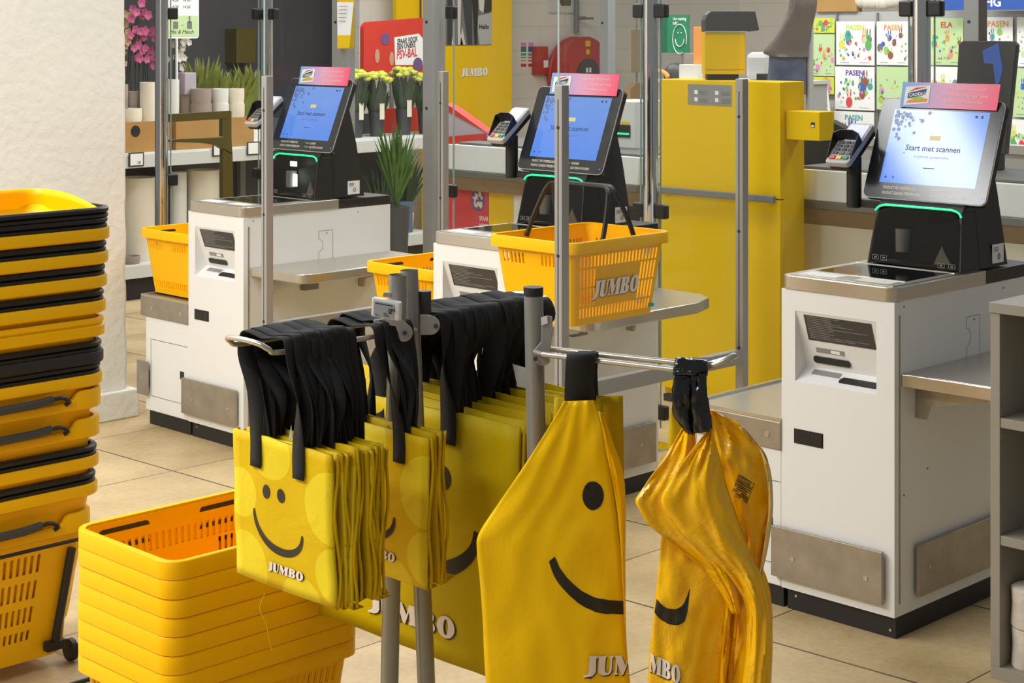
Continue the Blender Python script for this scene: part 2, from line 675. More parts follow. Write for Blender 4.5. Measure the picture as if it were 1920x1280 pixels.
def thing(name, label, cat, loc=(0, 0, 0), rotz=0, group=None):
    o = bpy.data.objects.new(name, None)
    o.empty_display_size = 0.05
    o.location = loc
    o.rotation_euler = (0, 0, rotz)
    COL.objects.link(o)
    return tag(o, label, cat, group)


def struct(o, label=None, cat='structure'):
    o['kind'] = 'structure'
    if label:
        o['label'] = label
        o['category'] = cat
    return o


def copy_tree(o, parent=None):
    c = o.copy()
    COL.objects.link(c)
    c.parent = parent
    for ch in list(o.children):
        copy_tree(ch, c)
    return c


def rrect(a, b, r, n=5):
    """rounded rectangle outline, half sizes a,b"""
    pts = []
    for (sx, sy, t0) in ((1, 1, 0), (-1, 1, 90), (-1, -1, 180), (1, -1, 270)):
        for i in range(n + 1):
            t = math.radians(t0 + 90 * i / n)
            pts.append((sx * (a - r) + r * math.cos(t), sy * (b - r) + r * math.sin(t)))
    return pts


NX, NY = Vector((0, -1, 0)), Vector((1, 0, 0))  # reading directions of faces looking to -x and to -y
UP = Vector((0, 0, 1))
CR, CF = Vector((S, -S, 0)), Vector((S, S, 0))
_tc = {}


def text(name, s, org, right, up, size, m, parent, align='LEFT', lift=0.0, squash=1.0, bold=0.0, shear=0.0):
    key = (s, align, bold, shear)
    if key not in _tc:
        cu = bpy.data.curves.new('txt', 'FONT')
        cu.body = s
        cu.align_x = align
        cu.offset = bold
        cu.shear = shear
        cu.resolution_u = 2
        ob = bpy.data.objects.new('txt', cu)
        COL.objects.link(ob)
        dg = bpy.context.evaluated_depsgraph_get()
        me = bpy.data.meshes.new_from_object(ob.evaluated_get(dg))
        _tc[key] = ([v.co.copy() for v in me.vertices], [tuple(p.vertices) for p in me.polygons])
        bpy.data.objects.remove(ob, do_unlink=True)
    vs, fs = _tc[key]
    org, right, up = Vector(org), Vector(right).normalized(), Vector(up).normalized()
    nrm = right.cross(up)
    b = MB()
    b.add([org + right * (v.x * size * squash) + up * (v.y * size) + nrm * lift for v in vs], fs)
    return b.build(name, m, parent)


def ell(cx, cy, a, b, n=24):
    return [(cx + a * math.cos(2 * math.pi * i / n), cy + b * math.sin(2 * math.pi * i / n)) for i in range(n)]


GL = {
    'J': (0.56, [[(0.06, 1), (0.56, 1), (0.56, .9), (.5, .9), (0.5, 0.2), (0.42, 0.02), (0.22, -0.1), (-0.1, -0.14),
                  (-0.1, -.02), (0.06, 0.04), (0.14, 0.2), (0.14, 0.9), (0.06, .9)]]),
    'U': (0.82, [[(0, 1), (.42, 1), (.42, .9), (.38, .9), (.38, .25), (.44, .12), (.54, .1), (.6, .2), (.62, .35),
                  (.62, .9), (.57, .9), (.57, 1), (.78, 1), (.78, .9), (.72, .9), (.72, .3), (.66, .08), (.5, -.02),
                  (.3, -.02), (.1, .05), (.04, .2), (.04, .9), (0, .9)]]),
    'M': (1.14, [[(0, 1), (.34, 1), (.56, .45), (.74, 1), (1.1, 1), (1.1, .9), (1.06, .9), (1.06, .1), (1.1, .1),
                  (1.1, 0), (.68, 0), (.68, .1), (.72, .1), (.72, .68), (.48, 0), (.38, 0), (.14, .62), (.14, .1),
                  (.2, .1), (.2, 0), (0, 0), (0, .1), (.06, .1), (.06, .9), (0, .9)]]),
    'B': (0.9, [[(0, 1), (.55, 1), (.72, .95), (.8, .85), (.8, .68), (.72, .56), (.6, .52), (.76, .47), (.85, .35),
                 (.85, .2), (.77, .07), (.6, 0), (0, 0), (0, .1), (.05, .1), (.05, .9), (0, .9)],
                [(.4, .9), (.4, .58), (.48, .62), (.5, .74), (.48, .86)],
                [(.4, .46), (.4, .1), (.5, .14), (.53, .28), (.5, .42)]]),
    'O': (0.9, [ell(.44, .5, .43, .53), ell(.44, .5, .11, .38)[::-1]]),
}


def glyphs(s):
    """triangles of the fat display capitals; returns verts 2D, tris, width"""
    vs, fs = [], []
    x = 0
    for ch in s:
        w_, loops = GL[ch]
        pl = [[Vector((p[0] + x, p[1], 0)) for p in lp] for lp in loops]
        flat = [p for lp in pl for p in lp]
        tr = tessellate_polygon(pl)
        b = len(vs)
        vs += flat
        fs += [(b + t[0], b + t[1], b + t[2]) for t in tr]
        x += w_ + 0.03
    return vs, fs, x


def subdiv_tris(vs, fs, n):
    for _ in range(n):
        vs = list(vs)
        nf, mid = [], {}

        def md(a, b):
            k = (min(a, b), max(a, b))
            if k not in mid:
                vs.append((vs[a] + vs[b]) / 2)
                mid[k] = len(vs) - 1
            return mid[k]

        for (a, b, c) in fs:
            ab, bc, ca = md(a, b), md(b, c), md(c, a)
            nf += [(a, ab, ca), (ab, b, bc), (ca, bc, c), (ab, bc, ca)]
        fs = nf
    return vs, fs


def lettering(name, s, mapf, parent, sub=0, mats=None, slant=0.06):
    """mapf(u,v,lift) -> point; u 0..1 across the word, v 0..1 cap height"""
    vs, fs, W = glyphs(s)
    vs, fs = subdiv_tris(vs, fs, sub)
    b = MB()
    b.cur = 0
    b.add([mapf((p.x + p.y * slant + 0.05) / W, p.y - 0.06, 0.0008) for p in vs], fs)
    b.cur = 1
    b.add([mapf((p.x + p.y * slant) / W, p.y, 0.0022) for p in vs], fs)
    return b.build(name, mats or [M['lettershadow'], M['letterwhite']], parent)


def plane_map(org, right, up, wid, hei):
    org, right, up = Vector(org), Vector(right).normalized(), Vector(up).normalized()
    n = right.cross(up)
    return lambda u, v, l: org + right * (u * wid) + up * (v * hei) + n * l


def catmull(pts, k=6):
    pts = [Vector(p) for p in pts]
    if len(pts) < 3:
        return pts
    out = []
    P = [pts[0] * 2 - pts[1]] + pts + [pts[-1] * 2 - pts[-2]]
    for i in range(1, len(P) - 2):
        for j in range(k):
            t = j / k
            a, b, c, d = P[i - 1], P[i], P[i + 1], P[i + 2]
            out.append(0.5 * ((2 * b) + (c - a) * t + (2 * a - 5 * b + 4 * c - d) * t * t + (
                        -a + 3 * b - 3 * c + d) * t ** 3))
    out.append(pts[-1])
    return out


def ribbon(b, pts, wdirs, width, k=5):
    c = catmull(pts, k)
    wd = catmull(wdirs, k)
    v, fs = [], []
    for p, q in zip(c, wd):
        q = q.normalized() * (width / 2)
        v += [p - q, p, p + q]
    for i in range(len(c) - 1):
        for j in range(2):
            a = i * 3 + j
            fs.append((a, a + 1, a + 4, a + 3))
    b.add(v, fs)


# ------------------------------------------------------------------ the setting
b = MB()
b.box(-3, 13, -3, 13, -0.05, 0)
struct(b.build('floor', M['floor']))
b = MB()
ys = 6.15
# rough plastered wall end with a slightly ragged corner
n = 60
vv, ff = [], []
for i in range(n + 1):
    z = 3.2 * i / n
    j = 0.006 * noise.noise(Vector((z * 9, 1, 2))) + 0.004 * noise.noise(Vector((z * 40, 5, 2)))
    xe = 3.905 + j + 0.05 * (1 - z / 3.2) * 0.4
    vv += [(-2.5, ys, z), (xe - 0.02, ys, z), (xe, ys + 0.02, z), (xe, ys + 0.24, z), (-2.5, ys + 0.24, z)]
for i in range(n):
    for k in range(4):
        a = i * 5 + k
        ff.append((a, a + 1, a + 6, a + 5))
b.add(vv, ff)
struct(b.build('wall_left', M['wallplaster']))
b = MB()
b.box(-2.5, 3.955, ys - 0.03, ys + 0.0, 0, 0.115)
b.box(3.9, 3.955, ys, ys + 0.26, 0, 0.115)
struct(b.build('baseboard_left', M['wallplaster'], bevel=0.006))
b = MB()
b.box(8.55, 12.5, 10.2, 10.3, 0, 3.2)
struct(b.build('wall_back', M['wallbrick']))
b = MB()
b.box(3.0, 9.3, 10.9, 11.0, 0, 3.2)
struct(b.build('backdrop_rear', M['darkinterior']))  # dark grey backdrop, the darkness of the store interior put into its colour
b = MB()
b.box(12.0, 12.1, 2.0, 10.2, 0, 3.2)
struct(b.build('wall_right', M['wallbrick']))

# ------------------------------------------------------------------ fence posts, pillars, poles, glass
def pillar(px, Z, wdt, label, dark=False):
    p = at(px, 50, Z)
    h = wdt / 2
    t = thing('pillar', label, 'pillar', (p.x, p.y, 0), 0)
    b = MB()
    b.cur = 0
    b.box(-h, h, -h, h, 0, 3.2)
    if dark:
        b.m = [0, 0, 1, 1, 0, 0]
    b.build('column', [M['pillar'], M['pillardark']], t, bevel=0.003)
    b = MB()
    for s_ in (0.5, 1.25, 1.62):
        b.cyl((-h - 0.002, 0.01, s_), (-h, 0.01, s_), 0.007, n=10)
    b.build('screw', M['base'], t)
    return t


pillar(814, 7.45, 0.07, 'broad light grey floor to ceiling pillar left of the yellow wall panel')
pillar(644, 7.75, 0.075, 'light grey pillar carrying the yellow brochure holder, behind the left screen')
pillar(1139, 9.2, 0.06, 'slim dark grey pillar in front of the red fire hose reel')
pillar(1829, 7.2, 0.07, 'grey pillar with dark brown side behind the right self checkout screen', dark=True)

FY = [3.385, 4.85]


def fence(y, x0, x1, zt, labels):
    t = thing('glass_fence', labels, 'glass fence', (x0, y, 0))
    L = x1 - x0
    for xx in (0, L):
        b = MB()
        b.box(xx - 0.015, xx + 0.015, -0.015, 0.015, 0.0, zt)
        p = b.build('post', M['greypost'], t, bevel=0.002)
        b = MB()
        for z in (0.58, 0.95, zt - 0.12):
            b.cyl((xx - 0.017, 0, z), (xx - 0.0149, 0, z), 0.005, n=10)
        b.build('screw', M['base'], p)
        b = MB()
        b.box(xx - 0.0152, xx - 0.0148, -0.002, 0.002, 0.55, zt - 0.04)
        b.build('groove', M['base'], p)
    b = MB()
    b.box(0.0152, L - 0.0152, -0.003, 0.003, 0.575, zt + 0.6)
    b.box(-0.012, 0.0148, -0.003, 0.003, zt + 0.001, zt + 0.6)
    g = b.build('glass_pane', M['glass'], t)
    b = MB()
    b.box(-0.0135, -0.0125, -0.0035, 0.0035, zt + 0.002, zt + 0.6)
    b.build('glass_edge', M['glassedge'], g)
    b = MB()
    b.box(0.0152, L - 0.0152, -0.014, 0.014, 0.53, 0.575)
    b.build('rail', M['greypost'], t, bevel=0.002)
    b = MB()
    for xx in (0, L):
        b.box(xx - 0.05, xx + 0.05, -0.05, 0.05, 0, 0.008)
    b.build('foot_plate', M['greypost'], t, bevel=0.002)
    return t


fence(FY[0], 3.585, 4.42, 1.434, 'glass fence on grey square posts in front of the large basket and yellow cabinet')
fence(FY[1], 3.65, 4.48, 1.43, 'glass fence on grey square posts right of the left self checkout')

CX = 5.04


def pole(px, plane, label, clamps):
    if plane == 'x':
        p = on_x(px, 50, CX)
    else:
        p = on_y(px, 50, 6.70)
    t = thing('chrome_pole', label, 'pole', (p.x, p.y, 0))
    b = MB()
    b.cyl((0, 0, 0), (0, 0, 3.2), 0.03, n=28)
    b.build('pole_tube', M['chrome'], t, smooth=True)
    b = MB()
    b.lathe([(0.075, 0), (0.075, 0.006), (0.06, 0.012), (0.0305, 0.014)], n=28)
    b.build('floor_flange', M['chrome'], t, smooth=True)
    for (dx, dy) in clamps:
        for z in (0.14, 0.90, 1.66):
            b = MB()
            c = Vector((dx * 0.055, dy * 0.055, z))
            b.obox(c, (0.026 if dx else 0.016, 0, 0), (0, 0.026 if dy else 0.016, 0), (0, 0, 0.027))
            b.build('glass_clamp', M['black'], t, bevel=0.007, seg=3)
    return p


pA = pole(303, 'y', 'chrome pole nearest the white wall, by the pot shelf', [(1, 0)])
pB = pole(500, 'x', 'chrome pole behind the left self checkout screen', [(-1, 0), (0, -1)])
pC = pole(1220, 'x', 'chrome pole at the left edge of the tall yellow cabinet', [(0, 1), (0, -1)])
pD = pole(1728, 'x', 'chrome pole behind the right self checkout screen', [(0, 1), (0, -1)])


def gpanel(p0, p1, label):
    d = Vector((p1[0] - p0[0], p1[1] - p0[1], 0))
    L = d.length
    d.normalize()
    a = Vector((p0[0], p0[1], 0)) + d * 0.05
    t = thing('glass_partition', label, 'glass panel', a, math.atan2(d.y, d.x))
    b = MB()
    b.box(0, L - 0.1, -0.004, 0.004, 0.08, 2.0)
    b.build('pane', M['glass'], t)
    b = MB()
    b.box(-0.0022, -0.0002, -0.0045, 0.0045, 0.08, 2.0)
    b.box(L - 0.0998, L - 0.0978, -0.0045, 0.0045, 0.08, 2.0)
    b.build('pane_edge', M['glassedge'], t)


gpanel((pA.x, 6.70), (CX - 0.0, 6.70), 'narrow glass panel between two chrome poles at the pot shelf')
pP = on_x(836, 50, CX)
gpanel((CX, pC.y), (CX, pP.y), 'wide glass panel behind the middle self checkout screen')
gpanel((CX, pD.y), (CX, pC.y), 'wide glass panel in front of the tall yellow cabinet')
gpanel((CX, pD.y - 1.2), (CX, pD.y), 'glass panel right of the chrome pole in front of the easter drawings')
# clamps of the pillar that carries the panel
t = thing('clamp_pair', 'black glass clamps on the right of the broad grey pillar', 'clamp', (pP.x, pP.y, 0))
for z in (0.90, 1.66):
    b = MB()
    b.obox((0, -0.035, z), (0.016, 0, 0), (0, 0.026, 0), (0, 0, 0.027))
    b.build('clamp', M['black'], t, bevel=0.007, seg=3)

# ------------------------------------------------------------------ self checkout kiosk
KW, KD = 0.36, 0.73
SD = Vector((0.115, 0, 0.285)).normalized()  # up direction of the tilted screen
SN = NX.cross(SD)


def make_kiosk(t):
    # front shell
    z0, z1 = 0.058, 0.88
    ry0, ry1, rz0, rz1 = -0.305, -0.045, 0.632, 0.824
    dep = 0.055
    b = MB()
    # front face with recess hole: strips around
    xf = 0.0
    b.box(xf, 0.02, -KW, ry0, z0, z1)
    b.box(xf, 0.02, ry1, 0, z0, z1)
    b.box(xf, 0.02, ry0, ry1, z0, rz0)
    b.box(xf, 0.02, ry0, ry1, rz1, z1)
    b.build('front_door', M['white'], t, bevel=0.0)
    b = MB()
    # rounded right corner strip + left
    for (yy, sg) in ((-KW, 1), (0, -1)):
        pass
    b.box(0.0202, KD, -KW, -KW + 0.004, z0, z1)
    b.box(0.0202, KD, -0.004, 0, z0, z1)
    b.box(KD - 0.004, KD, -KW + 0.0042, -0.0042, z0, z1)
    b.box(0.0202, KD - 0.0042, -KW + 0.0042, -0.0042, z0, z0 + 0.004)
    b.build('side_panel', M['white'], t)
    # recess surfaces
    b = MB()
    zb = rz0 + 0.034
    A, B_ = (0.001, ry1, rz1), (0.001, ry0, rz1)
    C, D = (dep, ry0, zb), (dep, ry1, zb)
    E, G = (0.001, ry0, rz0), (0.001, ry1, rz0)
    b.add([A, B_, C, D], [(0, 1, 2, 3)])
    b.add([D, C, E, G], [(0, 1, 2, 3)])
    b.add([A, D, G], [(0, 1, 2)])
    b.add([B_, E, C], [(0, 1, 2)])
    rc = b.build('recess', M['white'], t)
    up = (Vector(A) - Vector(D)).normalized()
    nrm = NX.cross(up)

    def onrec(u, v, l=0.0):
        return Vector(D).lerp(Vector(C), u).lerp(Vector(A).lerp(Vector(B_), u), v) + nrm * l

    def rquad(nm, m, u0, u1, v0, v1, l, par, th=0.001):
        b = MB()
        b.prism([onrec(u0, v0, l), onrec(u1, v0, l), onrec(u1, v1, l), onrec(u0, v1, l)], nrm * th)
        return b.build(nm, m, par)

    ip = rquad('instruction_plate', M['infogrey'], 0.10, 0.93, 0.50, 0.95, 0.0005, rc)
    b = MB()
    rnd = random.Random(3)
    for i in range(13):
        v = 0.925 - i * 0.0315
        u1 = 0.14 + rnd.choice([0.25, 0.4, 0.55, 0.72, 0.3])
        b.prism([onrec(0.13, v, 0.0017), onrec(u1, v, 0.0017), onrec(u1, v + 0.008, 0.0017), onrec(0.13, v + 0.008, 0.0017)],
                nrm * 0.0003)
    b.build('printed_lines', M['labelgrey'], ip)
    rquad('receipt_label', M['labelgrey'], 0.17, 0.52, 0.29, 0.375, 0.0005, rc)
    rquad('label_window', M['paper'], 0.36, 0.47, 0.305, 0.36, 0.0017, rc)
    b = MB()
    b.prism([onrec(0.12, 0.13, 0.001), onrec(0.14, 0.10, 0.001), onrec(0.56, 0.10, 0.001), onrec(0.575, 0.13, 0.001),
             onrec(0.575, 0.19, 0.001), onrec(0.55, 0.22, 0.001), onrec(0.14, 0.22, 0.001), onrec(0.12, 0.19, 0.001)],
            nrm * 0.004)
    b.build('receipt_slot', M['black'], rc, bevel=0.001)

    def onled(u, v, l=0.0):
        n2 = (Vector(G) - Vector(D)).cross(Vector(C) - Vector(D)).normalized()
        if n2.z < 0:
            n2 = -n2
        return Vector(G).lerp(Vector(E), u).lerp(Vector(D).lerp(Vector(C), u), v) + n2 * l

    b = MB()
    b.add([onled(0.12, 0.55, 0.001), onled(0.47, 0.55, 0.001), onled(0.47, 0.85, 0.001), onled(0.12, 0.85, 0.001)],
          [(0, 1, 2, 3)])
    b.build('coin_label', M['labelgrey'], rc)
    b = MB()
    b.prism([onled(0.50, 0.30, 0.001), onled(0.94, 0.30, 0.001), onled(0.96, 0.45, 0.001), onled(0.92, 0.62, 0.001),
             onled(0.52, 0.62, 0.001), onled(0.49, 0.45, 0.001)], (0, 0, 0.002))
    b.build('coin_slot', M['black'], rc)
    # hinge line and lock
    b = MB()
    b.box(0.021, 0.0265, -KW - 0.0015, -KW, 0.09, 0.845)
    b.build('hinge', M['steelplate'], t)
    b = MB()
    b.box(-0.0012, 0.0, -0.137, -0.042, 0.462, 0.502)
    lk = b.build('lock_handle', M['base'], t, bevel=0.0)
    b = MB()
    b.box(-0.0035, -0.0013, -0.135, -0.100, 0.466, 0.498)
    b.box(-0.002, -0.0013, -0.096, -0.047, 0.466, 0.498)
    b.build('latch', M['black'], lk)
    # plinth
    b = MB()
    b.box(0.012, KD - 0.01, -KW + 0.004, -0.012, 0, z0 - 0.0005)
    pl = b.build('plinth', M['base'], t)
    b = MB()
    b.cyl((0.0105, -KW + 0.02, 0.02), (0.0118, -KW + 0.02, 0.02), 0.004, n=8)
    b.cyl((0.0105, -0.04, 0.04), (0.0118, -0.04, 0.04), 0.004, n=8)
    b.build('screw', M['steel'], pl)
    # kick plates
    b = MB()
    b.box(-0.020, -0.0085, -KW + 0.026, 0.022, 0.09, 0.228)
    kp = b.build('kick_plate', M['steelplate'], t, bevel=0.0015)
    b = MB()
    for yy in (-0.05, -KW + 0.075):
        b.cyl((-0.0218, yy, 0.15), (-0.0201, yy, 0.15), 0.0065, n=14)
    b.build('screw', M['steel'], kp)
    b = MB()
    b.box(-0.0083, -0.0002, -0.25, -0.07, 0.12, 0.2)
    b.build('plate_spacer', M['black'], t)
    b = MB()
    b.box(0.09, 0.70, -KW - 0.018, -KW - 0.0075, 0.095, 0.232)
    kp = b.build('kick_plate', M['steelplate'], t, bevel=0.0015)
    b = MB()
    for xx in (0.14, 0.62):
        b.cyl((xx, -KW - 0.0195, 0.165), (xx, -KW - 0.0181, 0.165), 0.0055, n=14)
    b.build('screw', M['steel'], kp)
    b = MB()
    b.box(0.15, 0.6, -KW - 0.0073, -KW - 0.0002, 0.12, 0.2)
    b.build('plate_spacer', M['black'], t)
    # side panel cutout seams and screws
    b = MB()
    yq = -KW - 0.0006
    x0, x1, zz0, zz1 = 0.36, 0.43, 0.67, 0.80
    for (a, c, d, e) in ((x0, x1, zz0, zz0 + 0.0012), (x0, x1, zz1, zz1 + 0.0012), (x1, x1 + 0.0012, zz0, zz1),
                         (x0, x0 + 0.0012, zz0, 0.72), (x0, x0 + 0.0012, 0.77, zz1)):
        b.box(a, c, yq, -KW, d, e)
    for k in range(8):
        t0 = -math.pi / 2 + math.pi * k / 8
        t1 = -math.pi / 2 + math.pi * (k + 1) / 8
        p0 = (x0 + 0.022 * math.cos(t0), -KW - 0.0003, 0.745 + 0.025 * math.sin(t0))
        p1 = (x0 + 0.022 * math.cos(t1), -KW - 0.0003, 0.745 + 0.025 * math.sin(t1))
        b.cyl(p0, p1, 0.0006, n=4)
    b.build('panel_seam', M['greymid'], t)
    for (xx, zz) in ((0.045, 0.865), (0.045, 0.37), (0.40, 0.655), (0.40, 0.79), (0.56, 0.86), (0.16, 0.42)):
        b = MB()
        b.cyl((xx, -KW - 0.0012, zz), (xx, -KW, zz), 0.003, n=8)
        b.build('screw', M['greymid'], t)
    # top tray with steel trim
    b = MB()
    r = 0.03
    out = []
    for k in range(7):
        a = math.radians(180 + 90 * k / 6)
        out.append((r - 0.004 + r * math.cos(a), -KW - 0.003 + r + r * math.sin(a), 0.8805))
    out += [(0.46, -KW - 0.003, 0.8805), (0.46, 0.003, 0.8805)]
    for k in range(7):
        a = math.radians(90 + 90 * k / 6)
        out.append((r - 0.004 + r * math.cos(a), 0.003 - r + r * math.sin(a), 0.8805))
    b.prism(out, (0, 0, 0.038))
    tt = b.build('top_tray', M['steel'], t, bevel=0.002, smooth=True)
    b = MB()
    b.box(0.012, 0.45, -KW + 0.012, -0.012, 0.9187, 0.9205)
    b.build('scale_plate', M['steelplate'], tt, bevel=0.001)
    b = MB()
    b.box(0.11, 0.40, -KW + 0.035, -0.035, 0.9207, 0.9215)
    b.build('scanner_glass', M['blackglass'], tt)
    for (x0, x1, y0, y1) in ((0.098, 0.104, -KW + 0.03, -0.03), (0.33, 0.336, -KW + 0.02, -0.02)):
        b = MB()
        b.box(x0, x1, y0, y1, 0.9207, 0.9235)
        b.build('glass_rim', M['chrome'], tt)
    b = MB()
    b.box(0.03, 0.085, -0.155, -0.035, 0.9207, 0.9213)
    s1 = b.build('sticker', M['whiteplastic'], tt)
    b = MB()
    b.box(0.035, 0.085, -0.32, -0.21, 0.9207, 0.9213)
    b.build('sticker', M['cream'], tt)
    b = MB()
    b.box(0.4605, KD, -KW - 0.001, 0.0, 0.8805, 0.9165)
    b.build('rear_cover', M['black'], t, bevel=0.002)
    # tower: lower scanner housing
    ty0, ty1 = -0.352, -0.048
    fb, ft = 0.345, 0.375
    Zt = 1.095
    def yy(z, sgn):
        k = min(1, max(0, (z - 0.9225) / 0.18))
        ins = 0.016 * k + 0.02 * max(0, (z - 1.1) / 0.27)
        return (ty0 + ins) if sgn < 0 else (ty1 - ins)
    b = MB()
    prof = [(fb + 0.10, 0.9225), (fb + 0.10, 1.0835), (ft + 0.004, 1.0835), (ft + 0.012, Zt), (0.40, 1.11), (0.505, 1.375),
            (0.525, 1.375), (0.575, 1.13), (0.60, 0.9225)]
    nn = len(prof)
    va = [(x, yy(z, -1), z) for (x, z) in prof]
    vb = [(x, yy(z, 1), z) for (x, z) in prof]
    fs = [tuple(range(nn)), tuple(range(2 * nn - 1, nn - 1, -1))]
    for i in range(nn):
        j = (i + 1) % nn
        fs.append((i, nn + i, nn + j, j))
    b.add(va + vb, fs)
    for sg in (-1, 1):  # side cheeks of the scanner chamber
        q = [(fb, 0.9225), (fb + 0.10, 0.9225), (fb + 0.10, 1.0835), (ft, 1.0835)]
        o1 = [(x, yy(z, sg), z) for (x, z) in q]
        o2 = [(x, yy(z, sg) - sg * 0.010, z) for (x, z) in q]
        b.add(o1 + o2, [(0, 1, 2, 3), (7, 6, 5, 4), (0, 4, 5, 1), (1, 5, 6, 2), (2, 6, 7, 3), (3, 7, 4, 0)])
    tw = b.build('scanner_tower', M['black'], t, bevel=0.002)
    # inner chamber seen through the window
    b = MB()
    b.prism([(fb + 0.095, ty0 + 0.03, 0.93), (fb + 0.095, ty1 - 0.06, 0.93), (fb + 0.07, ty1 - 0.12, 1.03), (fb + 0.07, ty0 + 0.05, 1.06)], (0.003, 0, 0))
    b.build('mirror', M['greydark'], tw)
    b = MB()
    b.cyl((fb + 0.055, -0.13, 0.955), (fb + 0.06, -0.13, 1.02), 0.018, 0.022, n=16)
    b.build('lens_cup', M['paper'], tw)
    b = MB()
    b.prism([(fb + 0.05, -0.235, 0.93), (fb + 0.05, -0.29, 0.935), (fb + 0.05, -0.27, 0.965), (fb + 0.05, -0.262, 0.985)],
            (0.004, 0, 0))
    b.build('mirror_shard', M['cream'], tw)
    b = MB()
    pts = []
    def wpt(u, v):
        z = 0.926 + v * (1.083 - 0.926)
        x = fb + (ft - fb) * v - 0.0015
        y = yy(z, 1) * (1 - u) + yy(z, -1) * u
        return (x, y, z)
    W = [wpt(0.02, 0), wpt(0.98, 0), wpt(0.985, 0.8), wpt(0.95, 0.94), wpt(0.88, 1), wpt(0.12, 1), wpt(0.05, 0.94),
         wpt(0.015, 0.8)]
    b.prism(W, (0.0012, 0, 0))
    b.build('scanner_window', M['scanwindow'], tw)
    b = MB()
    for (u, v) in ((0.09, 0.1), (0.18, 0.1), (0.80, 0.07), (0.91, 0.07)):
        c = Vector(wpt(u, v)) + Vector((-0.0015, 0, 0))
        for (dy, dz, a, e) in ((0, 0.006, 0.010, 0.0006), (0, -0.006, 0.010, 0.0006), (0.010, 0, 0.0006, 0.006),
                               (-0.010, 0, 0.0006, 0.006)):
            b.obox(c + Vector((0, dy, dz)), (0.0003, 0, 0), (0, a, 0), (0, 0, e))
        b.obox(c, (0.0003, 0, 0), (0, 0.004, 0), (0, 0, 0.002))
    b.build('window_icons', M['labelgrey'], tw)
    b = MB()
    arc = [wpt(0.0, 0.93), wpt(0.03, 1.0), wpt(0.10, 1.04), wpt(0.2, 1.047), wpt(0.8, 1.047), wpt(0.90, 1.04),
           wpt(0.97, 1.0), wpt(1.0, 0.93)]
    b.tube([Vector(p) + Vector((-0.003, 0, 0)) for p in catmull(arc, 4)], 0.0028, n=8)
    b.build('green_light_strip', M['greenled'], tw, smooth=True)
    b = MB()
    b.box(0.515, 0.575, yy(0.95, -1) - 0.003, yy(0.95, -1) - 0.0005, 0.932, 0.985)
    rl = b.build('rating_label', M['paper'], tw)
    b = MB()
    for k in range(3):
        b.box(0.52, 0.545, yy(0.95, -1) - 0.0038, yy(0.95, -1) - 0.0031, 0.965 + k * 0.005, 0.9665 + k * 0.005)
    ring = [(0.548 + 0.006 * math.cos(a * math.pi / 6), yy(0.95, -1) - 0.0036, 0.95 + 0.008 * math.sin(a * math.pi / 6))
            for a in range(12)]
    b.tube(ring, 0.0011, n=6, closed=True)
    b.build('label_marks', M['greydark'], rl)
    # tilted tablet screen
    O = Vector((0.392, -0.2, 1.105))
    HW, HH = 0.2, 0.307

    def sp(u, v, l=0.0):  # u metres to reader's right, v metres up
        return O + NX * u + SD * v + SN * l

    b = MB()
    ol = [(x, y + HH / 2) for (x, y) in rrect(HW, HH / 2, 0.02)]
    b.prism([sp(x, y, -0.022) for (x, y) in ol], SN * 0.0215)
    sc = b.build('screen', M['black'], t)
    b = MB()
    b.prism([sp(x, y, -0.004) for (x, y) in ol], SN * 0.0036)
    b.build('screen_edge', M['greylight'], sc)
    b = MB()
    ol2 = [(x, y + HH / 2) for (x, y) in rrect(HW - 0.0025, HH / 2 - 0.0025, 0.018)]
    b.prism([sp(x, y, 0.0001) for (x, y) in ol2], SN * 0.0012)
    b.build('bezel', M['bezel'], sc)
    b = MB()
    dl, dr, db, dt = -0.152, 0.158, 0.048, 0.272
    b.add([sp(dl, db, 0.0016), sp(dr, db, 0.0016), sp(dr, dt, 0.0016), sp(dl, dt, 0.0016)], [(0, 1, 2, 3)],
          [(0, 0), (1, 0), (1, 1), (0, 1)])
    dp = b.build('display', M['screen'], sc)
    text('display_title', 'Start met scannen', sp(0.0, 0.149, 0.0018), NX, SD, 0.0245, M['screentext'], sc, 'CENTER', bold=0.01)
    text('display_subtitle', 'of gebruik opstartmenu', sp(0.0, 0.128, 0.0018), NX, SD, 0.012, M['screenpale'], sc, 'CENTER')
    b = MB()
    b.obox(sp(0, 0.189, 0.0018), NX * 0.017, SD * 0.007, SN * 0.0002)
    b.build('display_logo', M['logoyellow'], sc)
    b = MB()
    b.obox(sp(0, 0.098, 0.0018), NX * 0.018, SD * 0.0012, SN * 0.0001)
    b.obox(sp(0.118, 0.258, 0.0018), NX * 0.004, SD * 0.0035, SN * 0.0001)
    b.obox(sp(0.136, 0.258, 0.0018), NX * 0.003, SD * 0.0045, SN * 0.0001)
    b.obox(sp(-0.135, 0.065, 0.0018), NX * 0.003, SD * 0.003, SN * 0.0001)
    b.obox(sp(-0.11, 0.065, 0.0018), NX * 0.002, SD * 0.004, SN * 0.0001)
    b.build('display_marks', M['screentext'], sc)
    b = MB()
    rnd = random.Random(11)
    for k in range(60):
        u = dl + 0.006 + abs(rnd.gauss(0, 0.034))
        v = dt - 0.006 - abs(rnd.gauss(0, 0.036))
        if u > dr - 0.1 or v < 0.12:
            continue
        rr = rnd.uniform(0.002, 0.007)
        b.add([sp(u + rr * math.cos(a), v + rr * math.sin(a), 0.0018 + 0.00001 * k) for a in
               [math.radians(q * 60 + k * 17) for q in range(6)]], [tuple(range(6))])
    b.build('display_pattern', M['screenpale'], sc)
    tx = M['letterwhite']
    text('bezel_text', 'PRODUCT MET STREEPJESCODE', sp(-0.135, 0.030, 0.0015), NX, SD, 0.0115, tx, sc, squash=0.66)
